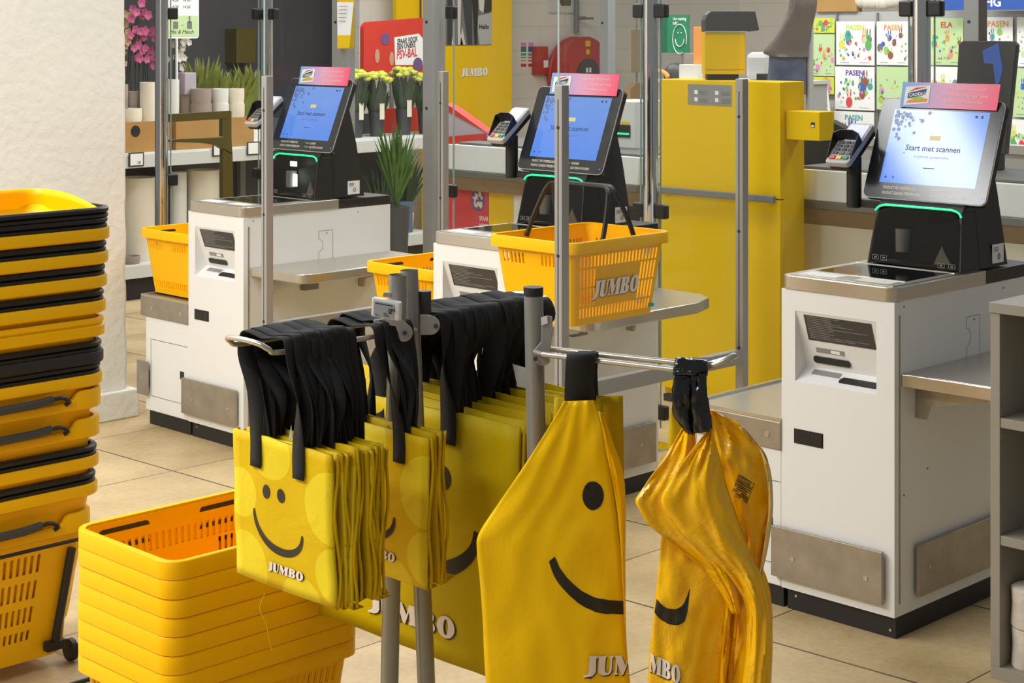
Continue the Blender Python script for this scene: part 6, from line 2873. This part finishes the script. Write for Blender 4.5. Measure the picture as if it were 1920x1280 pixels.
b.cyl((q0_.x, WY - 0.04, 2.4), (q1_.x, WY - 0.04, q1_.z), 0.024)
b.cyl((q0_.x, WY - 0.06, on_y(1081, 34, WY).z), (q0_.x, WY - 0.14, on_y(1081, 34, WY).z), 0.016)
b.box(q0_.x, q0_.x + 0.1, WY - 0.15, WY - 0.1402, on_y(1081, 35, WY).z - 0.008, on_y(1081, 35, WY).z + 0.012)
o = b.build('water_pipe', M['greymid'], smooth=True)
tag(o, 'grey water pipe with lever valve above the fire hose reel', 'pipe')
e = rect_y(1027, 1076, -30, 24, WY)
b = MB()
b.box(0, e[1] - e[0], 0, 0.02, 0, 0.4)
o = b.build('wall_notice', M['counter'])
o.location = (e[0], WY - 0.022, e[2])
tag(o, 'grey notice with olive emblem at the top of the white wall', 'notice')
b = MB()
b.prism([((e[1] - e[0]) * u, -0.001, vv) for (u, vv) in ((0.15, 0.4), (0.15, 0.12), (0.35, 0.10), (0.45, 0.06), (0.8, 0.06), (0.9, 0.4))], (0, 0.0006, 0))
b.build('olive_emblem', M['olive'], o)
# hanging board and paper bag next to the chrome pole
p = on_y(1194, 95, WY - 1.4)
t = thing('hanging_board', 'beige board hanging on a thin cord with a brown paper bag below', 'board', (p.x, WY - 1.4, p.z))
e = rect_y(1183, 1206, 56, 136, WY - 1.4)
b = MB()
b.box(e[0] - p.x, e[1] - p.x, 0, 0.02, e[2] - p.z, e[3] - p.z)
b.build('board', M['wooddoor'], t)
b = MB()
b.cyl((0.01, 0.01, e[3] - p.z), (0.01, 0.01, 2.4 - p.z), 0.004, n=8)
b.cyl((0.01, 0.01, e[2] - p.z - 0.1), (0.01, 0.01, e[2] - p.z), 0.006, n=8)
b.build('cord', M['greymid'], t)
e2 = rect_y(1182, 1207, 155, 196, WY - 1.4)
b = MB()
b.prism([(e2[0] - p.x, 0, e2[2] - p.z), (e2[1] - p.x, 0, e2[2] - p.z), (e2[1] - p.x, 0, e2[3] - p.z - 0.02), (0.02, 0, e2[3] - p.z), (-0.0, 0, e2[3] - p.z),
         (e2[0] - p.x, 0, e2[3] - p.z - 0.05)], (0, 0.06, 0))
b.build('paper_bag', M['baggold'], t)
# red sign with slogan
x0, x1, z0, z1 = rect_y(682, 812, 42, 150, 9.3)
t = thing('slogan_sign', 'rounded red sign with white slogan card behind the bouquets', 'sign', (x0, 9.3, z0))
w_, h_ = x1 - x0, z1 - z0
b = MB()
pl_ = [(w_ / 2 + a_, h_ / 2 + c_) for (a_, c_) in rrect(w_ / 2, h_ / 2, 0.05)]
b.prism([(a_, 0, c_ + a_ * 0.06) for (a_, c_) in pl_], (0, 0.04, 0))
b.build('sign_board', M['red'], t)


def sg(px, py, l=0.0):
    q = on_y(px, py, 9.3)
    return Vector((q.x - x0, -0.001 - l, q.z - z0))


b = MB()
b.prism([sg(739, 70), sg(785, 63), sg(793, 73), sg(793, 122), sg(741, 122)], (0, -0.001, 0))
b.build('slogan_card', M['paper'], t)
rdir = (sg(785, 80) - sg(745, 86)).normalized()
text('slogan_text', 'SPAAR VOOR', sg(744, 83, 0.002), rdir, UP, 0.052, M['ink'], t, squash=0.62, bold=0.03, shear=0.1)
text('slogan_text', 'EEN UNIEKE', sg(744, 93, 0.002), rdir, UP, 0.052, M['ink'], t, squash=0.62, bold=0.03, shear=0.1)
text('slogan_text', 'PSV-BAL', sg(743, 111, 0.002), rdir, UP, 0.088, M['pinkred'], t, squash=0.62, bold=0.03, shear=0.1)
b = MB()
for (cx_, cy_, r_) in ((722, 73, 10), (783, 120, 11)):
    c_ = sg(cx_, cy_, 0.0025)
    b.add([c_ + Vector((r_ * 0.0042 * math.cos(k), 0, r_ * 0.0042 * math.sin(k))) for k in [q * math.pi / 8 for q in range(16)]], [tuple(range(16))])
b.build('round_emblem', M['plum'], t)
b = MB()
for (cx_, cy_) in ((707, 105), (734, 110)):
    c_ = sg(cx_, cy_, 0.002)
    b.add([c_ + Vector((0.022 * math.cos(k), 0, 0.05 * math.sin(k))) for k in [q * math.pi / 8 for q in range(16)]], [tuple(range(16))])
b.build('portrait_print', M['bodylight'], t)
b = MB()
b.box(w_ * 0.4, w_ * 0.44, 0.01, 0.03, -z0, -0.001)
b.build('sign_pole', M['greymid'], t)
# yellow and grey wall strips, light wall patch
for (pa, pb, m_, lb_) in ((727, 771, 'yellowwall', 'yellow strip board high on the wall above the red sign'), (772, 791, 'greymid', 'grey strip board beside the yellow strip')):
    e = rect_y(pa, pb, -40, 42, 10.0)
    b = MB()
    b.box(0, e[1] - e[0] - 0.004, 0, 0.04, 0, 0.75)
    o = b.build('strip_board', M[m_])
    o.location = (e[0], 9.9, e[2])
    tag(o, lb_, 'board')
e = rect_y(445, 484, 54, 124, 9.9)
b = MB()
b.box(0, e[1] - e[0], 0, 0.15, 0, e[3] - e[2])
o = b.build('olive_box', M['olive'], None, bevel=0.004)
o.location = (e[0], 10.74, e[2])
o.location = (on_y(445, 50, 10.74).x, 10.7505, e[2])
tag(o, 'dark olive yellow box on the dark rear backdrop', 'box')

# ------------------------------------------------------------------ plant and pot shelves
SHY = 8.72
xa, xb_ = 5.1, on_y(812, 50, SHY).x
zU = 0.86
t = thing('plant_shelf', 'long white two tier plant shelf along the back', 'shelf', (xa, SHY, 0))
Ls = xb_ - xa
b = MB()
b.box(0, Ls, 0.0, 0.45, zU - 0.02, zU)
b.box(0, Ls, -0.012, -0.0002, zU - 0.085, zU - 0.008)
b.build('upper_shelf', M['counter'], t, bevel=0.002)
b = MB()
b.box(0, Ls, 0.0, 0.45, 0.19, 0.21)
b.box(0, Ls, -0.012, -0.0002, 0.13, 0.205)
b.build('lower_shelf', M['counter'], t, bevel=0.002)
b = MB()
b.box(0, Ls, 0.03, 0.44, 0, 0.1898)
b.build('plinth', M['base'], t)
b = MB()
b.box(0, Ls, 0.451, 0.47, 0, 1.0)
b.build('back_panel', M['greydark'], t)
for xx in (0.0, 1.55, Ls - 0.04):
    b = MB()
    b.box(xx, xx + 0.04, 0.40, 0.44, 0.2102, zU - 0.0202)
    b.build('support', M['greymid'], t)
zL = 0.21


def price_tag(px, py, label, txt=''):
    p = on_y(px, py, SHY - 0.02)
    t = thing('price_tag', label, 'price tag', (p.x, SHY - 0.02, p.z), 0, 'shelf price tags')
    b = MB()
    b.box(-0.052, 0.052, 0.0, 0.006, -0.038, 0.045)
    b.build('tag_frame', M['greydark'], t, bevel=0.002)
    b = MB()
    b.box(-0.042, 0.042, -0.0015, -0.0003, -0.03, 0.037)
    b.build('tag_face', M['paper'], t)
    if txt:
        text('tag_price', txt, (0.002, -0.002, -0.024), NY, UP, 0.026, M['ink'], t, bold=0.02)
    return t


price_tag(256, 300, 'price tag reading 10 on the upper shelf edge by the white wall', '10')
price_tag(412, 281, 'price tag on the shelf edge behind the olive frame')
price_tag(476, 279, 'price tag on the shelf edge left of the grey post')
price_tag(748, 452, 'price tag on the lower shelf edge below the blue bin')

pi = [0]


def pot(px, wpx, py0, py1, m, label, zbase=None, yoff=0.1, square=False, taper=0.94, grp='pots on the plant shelf'):
    y = SHY + yoff
    p = on_y(px, py1, y)
    Z = (p.x + p.y) * S
    r = wpx / F * Z / 2
    zt_ = on_y(px, py0, y).z
    z0_ = p.z if zbase is None else zbase
    o_b = MB()
    h = zt_ - z0_
    if square:
        o_b.box(-r, r, -r, r, 0, h)
        o = o_b.build('plant_pot', m, None, bevel=0.004)
    else:
        o_b.lathe([(0, 0), (r * taper, 0), (r, h * 0.5), (r, h), (r - 0.008, h), (r - 0.012, h - 0.03), (0, h - 0.03)], n=28)
        o = o_b.build('plant_pot', m, None, smooth=True)
    o.location = (p.x, y, z0_)
    tag(o, label, 'pot', grp)
    return o


e0 = on_y(222, 270, SHY + 0.06)
# brown trays on the upper shelf
t = thing('cardboard_tray', 'brown cardboard tray with round hand hole on the upper shelf', 'tray', (on_y(215, 50, SHY + 0.04).x, SHY + 0.04, zU))
e = rect_y(215, 318, 228, 268, SHY + 0.04)
TH = e[3] - zU
b = MB()
wd_ = e[1] - e[0]
b.box(0, wd_, 0, 0.006, 0.0, TH)
b.box(0, wd_, 0.27, 0.276, 0.0, TH)
b.box(0, 0.006, 0.0062, 0.2698, 0.0, TH)
b.box(wd_ - 0.006, wd_, 0.0062, 0.2698, 0.0, TH)
b.box(0.0062, wd_ - 0.0062, 0.0062, 0.2698, TH - 0.03, TH - 0.024)
b.build('tray_walls', M['card'], t)
hx = on_y(254, 246, SHY + 0.04)
b = MB()
b.add([(hx.x - e[0] + 0.032 * math.cos(k), -0.001, hx.z - zU + 0.034 * math.sin(k) - 0.0) for k in [q * math.pi / 10 for q in range(20)]], [tuple(range(20))])
b.build('hand_hole', M['base'], t)
t2 = thing('cardboard_tray', 'brown cardboard tray on the upper shelf right of the olive frame', 'tray', (on_y(330, 50, SHY + 0.04).x, SHY + 0.04, zU))
e = rect_y(330, 476, 222, 258, SHY + 0.04)
wd_ = e[1] - e[0]
TH2 = on_y(400, 222, SHY + 0.04).z - zU
b = MB()
b.prism([(0, 0, 0), (wd_, 0, 0), (wd_, 0, TH2 * 0.5), (wd_ - 0.03, 0, TH2), (0, 0, TH2)], (0, 0.006, 0))
b.box(0, wd_, 0.27, 0.276, 0.0, TH2)
b.box(0, 0.006, 0.0062, 0.2698, 0.0, TH2)
b.box(wd_ - 0.006, wd_, 0.0062, 0.2698, 0.0, TH2)
b.box(0.0062, wd_ - 0.0062, 0.0062, 0.2698, TH2 - 0.03, TH2 - 0.024)
b.build('tray_walls', M['card'], t2)
zt1 = zU + TH - 0.0238
zt2 = zU + TH2 - 0.0238
Y1 = 0.13
pot(229, 22, 158, 200, M['taupe'], 'greige pot at the far left, touching the white wall edge', zt1, Y1 + 0.08)
pot(249, 30, 171, 200, M['taupe'], 'taupe pot behind the cream bowl', zt1, Y1 + 0.1)
pot(240, 52, 203, 228, M['cream'], 'wide cream bowl on the tray with the round hand hole', zt1, Y1)
pot(278, 32, 154, 228, M['cream'], 'tall cream pot left of the chrome pole', zt1, Y1)
oo = pot(325, 22, 149, 222, M['whitepot'], 'tall white pot right of the chrome pole', zt2, Y1)
oo = pot(350, 26, 136, 170, M['lilac'], 'square lilac pot on top of the pot stacks', zt2 + 0.165, Y1 + 0.1, square=True)
pot(350, 26, 172, 222, M['taupe'], 'narrow taupe pot below the lilac one', zt2, Y1 + 0.1)
for (pxx, ww, m_, nm) in ((377, 40, 'taupe', 'wide taupe'), (413, 32, 'whitepot', 'white'), (443, 31, 'cream', 'cream right hand')):
    p_ = on_y(pxx, 194, SHY + Y1)
    lo = pot(pxx, ww, 194, 222, M[m_], 'lower %s pot of a stacked pair' % nm, zt2, Y1)
    pot(pxx, ww - 1, 166, 194, M[m_], 'upper %s pot of a stacked pair' % nm, p_.z + 0.0005, Y1)
# lower tier pots
for (pxx, ww, py0, m_, lb_) in ((258, 66, 332, 'cream', 'large cream planter on the lower shelf beside the white wall'),
                               (335, 30, 322, 'whitepot', 'white planter on the lower shelf right of the chrome pole'),
                               (380, 62, 318, 'cream', 'wide cream planter on the lower shelf behind the left kiosk')):
    o = pot(pxx, ww, py0, 505, M[m_], lb_, zL + 0.0005, 0.2, taper=0.97)
p_ = on_y(243, 500, SHY + 0.01)
t = thing('dish', 'pinkish shallow dish at the front of the lower shelf', 'dish', (on_y(248, 50, SHY + 0.05).x, SHY + 0.055, zL + 0.0005))
b = MB()
b.lathe([(0, 0), (0.045, 0), (0.052, 0.03), (0.05, 0.045), (0.045, 0.045), (0.043, 0.01), (0, 0.01)], n=24)
b.build('bowl', M['taupe'], t, smooth=True)

# olive frame standing in front of the shelf
FYY = 7.6
t = thing('open_display_stand', 'dark olive open display frame in front of the pot shelf', 'frame', (on_y(325, 50, FYY).x, FYY, 0))
o_ = t.location


def fy(px, py):
    q = on_y(px, py, FYY)
    return (q.x - o_.x, 0, q.z)


b = MB()
for q in ([(318, 214), (434, 208), (434, 222), (318, 229)], [(417, 222), (434, 222), (434, 258), (417, 256)],
          [(318, 262), (434, 257), (436, 290), (405, 272), (380, 268), (318, 266)], [(418, 278), (436, 288), (438, 400), (418, 400)]):
    b.prism([fy(*p) for p in q], (0, 0.03, 0))
z_ = fy(418, 400)[2]
b.box(fy(418, 400)[0], fy(438, 400)[0], 0, 0.03, 0, z_)
b.build('frame_board', M['olive'], t)

# sign on a pole above the pots
sy_ = SHY + 0.22
x0, x1, z0, z1 = rect_y(306, 373, -30, 72, sy_)
t = thing('shelf_sign', 'pale green and white sign with pot drawings on a pole above the pots', 'sign', ((x0 + x1) / 2, sy_, zt2 + 0.0))
xc_, zb_ = (x0 + x1) / 2, t.location.z
b = MB()
w2, h2 = (x1 - x0) / 2, (z1 + 0.15 - z0) / 2
b.prism([(a_, 0, c_ + h2 + z0 - zb_) for (a_, c_) in rrect(w2, h2, 0.02)], (0, 0.008, 0))
b.build('sign_board', M['paper'], t)
e = rect_y(310, 371, 29, 68, sy_)
b = MB()
b.box(e[0] - xc_, e[1] - xc_, -0.0015, -0.0003, e[2] - zb_, e[3] - zb_)
b.build('green_field', M['p_palegreen'], t)
b = MB()
for (cx_, cy_, w3, h3) in ((329, 47, 0.018, 0.022), (355, 47, 0.018, 0.022)):
    q = on_y(cx_, cy_, sy_)
    b.box(q.x - xc_ - w3, q.x - xc_ + w3, -0.0025, -0.0016, q.z - zb_ - h3, q.z - zb_ + h3)
q = on_y(355, 36, sy_)
b.box(q.x - xc_ - 0.006, q.x - xc_ + 0.006, -0.0025, -0.0016, q.z - zb_ - 0.02, q.z - zb_ + 0.02)
q = on_y(342, 47, sy_)
b.box(q.x - xc_ - 0.012, q.x - xc_ + 0.012, -0.0025, -0.0016, q.z - zb_ - 0.001, q.z - zb_ + 0.001)
b.build('pot_drawing', M['greymid'], t)
q = on_y(340, 63, sy_)
text('sign_text', 'Mix & Match', (q.x - xc_, -0.0026, q.z - zb_), NY, UP, 0.034, M['ink'], t, 'CENTER', shear=0.3)
q = on_y(340, 6, sy_)
text('sign_text', '4,50    14,95', (q.x - xc_, -0.0026, q.z - zb_ + 0.01), NY, UP, 0.026, M['ink'], t, 'CENTER')
text('sign_text', '4,50    14,20', (q.x - xc_, -0.0026, q.z - zb_ - 0.03), NY, UP, 0.026, M['ink'], t, 'CENTER')
b = MB()
b.cyl((-0.03, 0.004, 0), (-0.03, 0.004, z0 - zb_), 0.008, n=10)
b.build('sign_pole', M['whiteplastic'], t)


def blade(b, base, tip, w, bend=0.3, n=6):
    base, tip = Vector(base), Vector(tip)
    d = tip - base
    side = d.cross(Vector((0.3, 0.9, 0.2))).normalized()
    v = []
    for i in range(n + 1):
        f = i / n
        c = base + d * f + Vector((d.x, d.y, 0)) * bend * f * f - Vector((0, 0, 1)) * bend * 0.4 * d.length * f * f
        ww = w * math.sin(math.pi * min(1, 0.12 + f * 0.88)) * 0.5
        v += [c - side * ww, c + side * ww]
    b.add(v, [(2 * i, 2 * i + 1, 2 * i + 3, 2 * i + 2) for i in range(n)])


def plant(label, px, y, zbase, h, kind, seed, spread=0.16, potm='whitepot', poth=0.12, potr=0.06, n=34):
    rnd = random.Random(seed)
    p = on_y(px, 50, y)
    t = thing('potted_plant', label, 'plant', (p.x, y, zbase + 0.0005))
    b = MB()
    b.lathe([(0, 0), (potr * 0.8, 0), (potr, poth), (potr - 0.006, poth), (0, poth - 0.02)], n=20)
    b.build('pot', M[potm], t, smooth=True)
    b = MB()
    m_ = 'leaf'
    if kind == 'orchid':
        for s_ in range(3):
            x_ = rnd.uniform(-0.05, 0.05)
            pts = [(x_ * 0.3, 0, poth - 0.02), (x_, 0, poth + h * 0.5), (x_ + rnd.uniform(-.04, .04), -0.02, poth + h * 0.9)]
            b.tube(catmull(pts, 5), 0.003, n=6)
        b.build('stems', M['leafdark'], t)
        b = MB()
        for k in range(n):
            c = Vector((rnd.uniform(-spread, spread), rnd.uniform(-0.05, 0.03), poth + h * rnd.uniform(0.55, 1.02)))
            r_ = rnd.uniform(0.022, 0.034)
            for q in range(5):
                an = q * 2 * math.pi / 5 + k
                dv = Vector((math.cos(an), -0.25, math.sin(an))) * r_
                sd = Vector((-math.sin(an), 0, math.cos(an))) * r_ * 0.5
                b.add([c, c + dv * 0.6 - sd, c + dv, c + dv * 0.6 + sd], [(0, 1, 2, 3)])
        b.build('blossoms', M[potm if False else kindmat.get(label, 'pink')], t)
        return t
    for k in range(n):
        an = rnd.uniform(0, 2 * math.pi)
        rr_ = rnd.uniform(0.15, 1) * spread
        tip = Vector((math.cos(an) * rr_, math.sin(an) * rr_ * 0.6, poth + h * rnd.uniform(0.55, 1)))
        blade(b, (0, 0, poth - 0.01), tip, rnd.uniform(0.015, 0.028) if kind != 'broad' else rnd.uniform(0.03, 0.05), 0.25)
    b.build('leaves', M[{'palm': 'leaf', 'broad': 'leafyellow', 'grass': 'leafyellow', 'dark': 'leafdark'}[kind]], t)
    return t


kindmat = {}
l1 = 'pink orchid standing behind the pots by the white wall'
l2 = 'white orchid behind the chrome pole'
l3 = 'peach orchid at the far left behind the pots'
kindmat[l1] = 'pink'
kindmat[l2] = 'petalwhite'
kindmat[l3] = 'petalpeach'
plant(l1, 254, SHY + 0.34, zU, 0.75, 'orchid', 1, spread=0.06, n=26)
plant(l3, 230, SHY + 0.36, zU, 0.7, 'orchid', 2, spread=0.06, n=16)
plant(l2, 333, SHY + 0.36, zU, 0.62, 'orchid', 3, spread=0.07, n=20)
plant('reddish peach orchid left of the chrome pole', 280, SHY + 0.38, zU, 0.6, 'orchid', 4, spread=0.05, n=14)
for i, (px_, h_) in enumerate(((383, 0.5), (405, 0.42), (430, 0.4), (455, 0.42), (474, 0.44))):
    plant('%s yellow green leafy plant behind the pots, counted from the chrome pole' % ordn[i].replace('second', 'first').replace('third', 'second') if i < 2 else
          '%s yellow green leafy plant behind the pots, counted from the chrome pole' % ['third', 'fourth', 'fifth'][i - 2],
          px_, SHY + 0.33, zU, h_, 'broad', 20 + i, spread=0.13, n=40)
plant('spiky dark green palm in front of the plant shelf', 743, SHY - 0.35, 0.0, 0.62, 'palm', 31, spread=0.17, poth=0.45, potr=0.085, potm='greydark', n=90)
plant('low dark leafy plant on the lower shelf behind the palm', 760, SHY + 0.15, zL, 0.42, 'dark', 32, spread=0.16, n=40)
plant('dark leafy plant on the lower shelf left of the palm', 712, SHY + 0.12, zL, 0.38, 'dark', 33, spread=0.13, n=40)


def bouquet(label, px, wpx, py_top, seed, head='flowyellow'):
    rnd = random.Random(seed)
    y = SHY + 0.2
    p = on_y(px, 50, y)
    Z = (p.x + p.y) * S
    R = wpx / F * Z / 2
    zt_ = on_y(px, py_top, y).z
    t = thing('bouquet_bucket', label, 'bouquet', (p.x, y, zU + 0.0005), 0, 'bouquets in buckets')
    H2 = zt_ - zU
    b = MB()
    hb = H2 * 0.36
    b.lathe([(0, 0), (R * 0.42, 0), (R * 0.56, hb), (R * 0.52, hb), (0, hb * 0.8)], n=20)
    bb = b.build('bucket', M['greydark'], t, smooth=True)
    b = MB()
    b.box(-R * 0.2, R * 0.2, -R * 0.58, -R * 0.56, hb * 0.7, hb * 1.35)
    b.build('bucket_card', M['cream'], bb)
    b = MB()
    b.lathe([(R * 0.3, hb * 0.8), (R * 0.55, hb * 1.2), (R * 0.98, H2 * 0.85), (R * 1.0, H2 * 0.9)], n=22)
    b.build('sleeve', M['acrylic'], t, smooth=True)
    b = MB()
    for k in range(90):
        an = rnd.uniform(0, 2 * math.pi)
        f = rnd.uniform(0.2, 0.92)
        tip = Vector((math.cos(an) * R * f, math.sin(an) * R * f, H2 * rnd.uniform(0.6, 0.9)))
        blade(b, (math.cos(an) * R * 0.3, math.sin(an) * R * 0.3, hb * 0.8), tip, 0.035, 0.05)
    b.build('foliage', M['leafdark'], t)
    b = MB()
    for k in range(30):
        an = rnd.uniform(0, 2 * math.pi)
        f = math.sqrt(rnd.uniform(0, 1)) * 0.9
        b.sphere((math.cos(an) * R * f, math.sin(an) * R * f, H2 * (0.93 - 0.1 * f * f) + rnd.uniform(-.02, .01)), rnd.uniform(0.022, 0.034), 7, 5,
                 (1, 1, 0.6))
    b.build('blossoms', M[head], t, smooth=True)
    return t


bouquet('pale yellow bouquet in a dark bucket at the left end, beside the pillar', 668, 52, 125, 41)
bouquet('broad pale yellow bouquet with open wrap in the middle of the shelf', 706, 56, 128, 42)
bouquet('tall dark green bouquet with few yellow heads below the slogan card', 757, 56, 118, 43)
bouquet('yellow green bouquet partly behind the broad grey pillar', 795, 44, 132, 44)
# red crate behind the bouquets
e = rect_y(722, 795, 205, 255, SHY + 0.42)
b = MB()
b.box(0, e[1] - e[0], 0, 0.02, 0, 0.17)
o = b.build('red_crate', M['red'], None, bevel=0.004)
o.location = (e[0], SHY + 0.42, zU + 0.0005)
tag(o, 'red crate behind the bouquet buckets', 'crate')
o = pot(753, 30, 378, 432, M['bluebin'], 'blue plastic bin on the lower shelf', zL + 0.0005, 0.1, square=True, grp=None)
# brochure holder on the pillar
pp = at(648, 50, 7.68)
t = thing('brochure_holder', 'yellow brochure holder with white leaflet on the grey pillar', 'brochure holder', at(648, 45, 7.62))
o_ = t.location
b = MB()
b.prism([at(633, -5, 7.66) - o_, at(664, -5, 7.66) - o_, at(663, 91, 7.66) - o_, at(633, 91, 7.66) - o_], CF * 0.012)
b.build('holder', M['yellowcab'], t)
b = MB()
b.prism([at(632, 4, 7.62) - o_, at(663, 4, 7.62) - o_, at(655, 89, 7.60) - o_, at(633, 89, 7.60) - o_], CF * 0.002)
lf = b.build('leaflet', M['paper'], t)
b = MB()
b.prism([at(632.5, 66, 7.604) - o_, at(657, 66, 7.604) - o_, at(655, 89.5, 7.598) - o_, at(632.5, 89.5, 7.598) - o_], CF * -0.001)
b.build('leaflet_foot', M['yellowcab'], lf)
b = MB()
for k in range(5):
    b.prism([at(635, 11 + k * 7, 7.6) - o_, at(652 - k, 11 + k * 7, 7.6) - o_, at(652 - k, 12.2 + k * 7, 7.6) - o_, at(635, 12.2 + k * 7, 7.6) - o_], CF * 0.0005)
b.build('leaflet_lines', M['greymid'], lf)
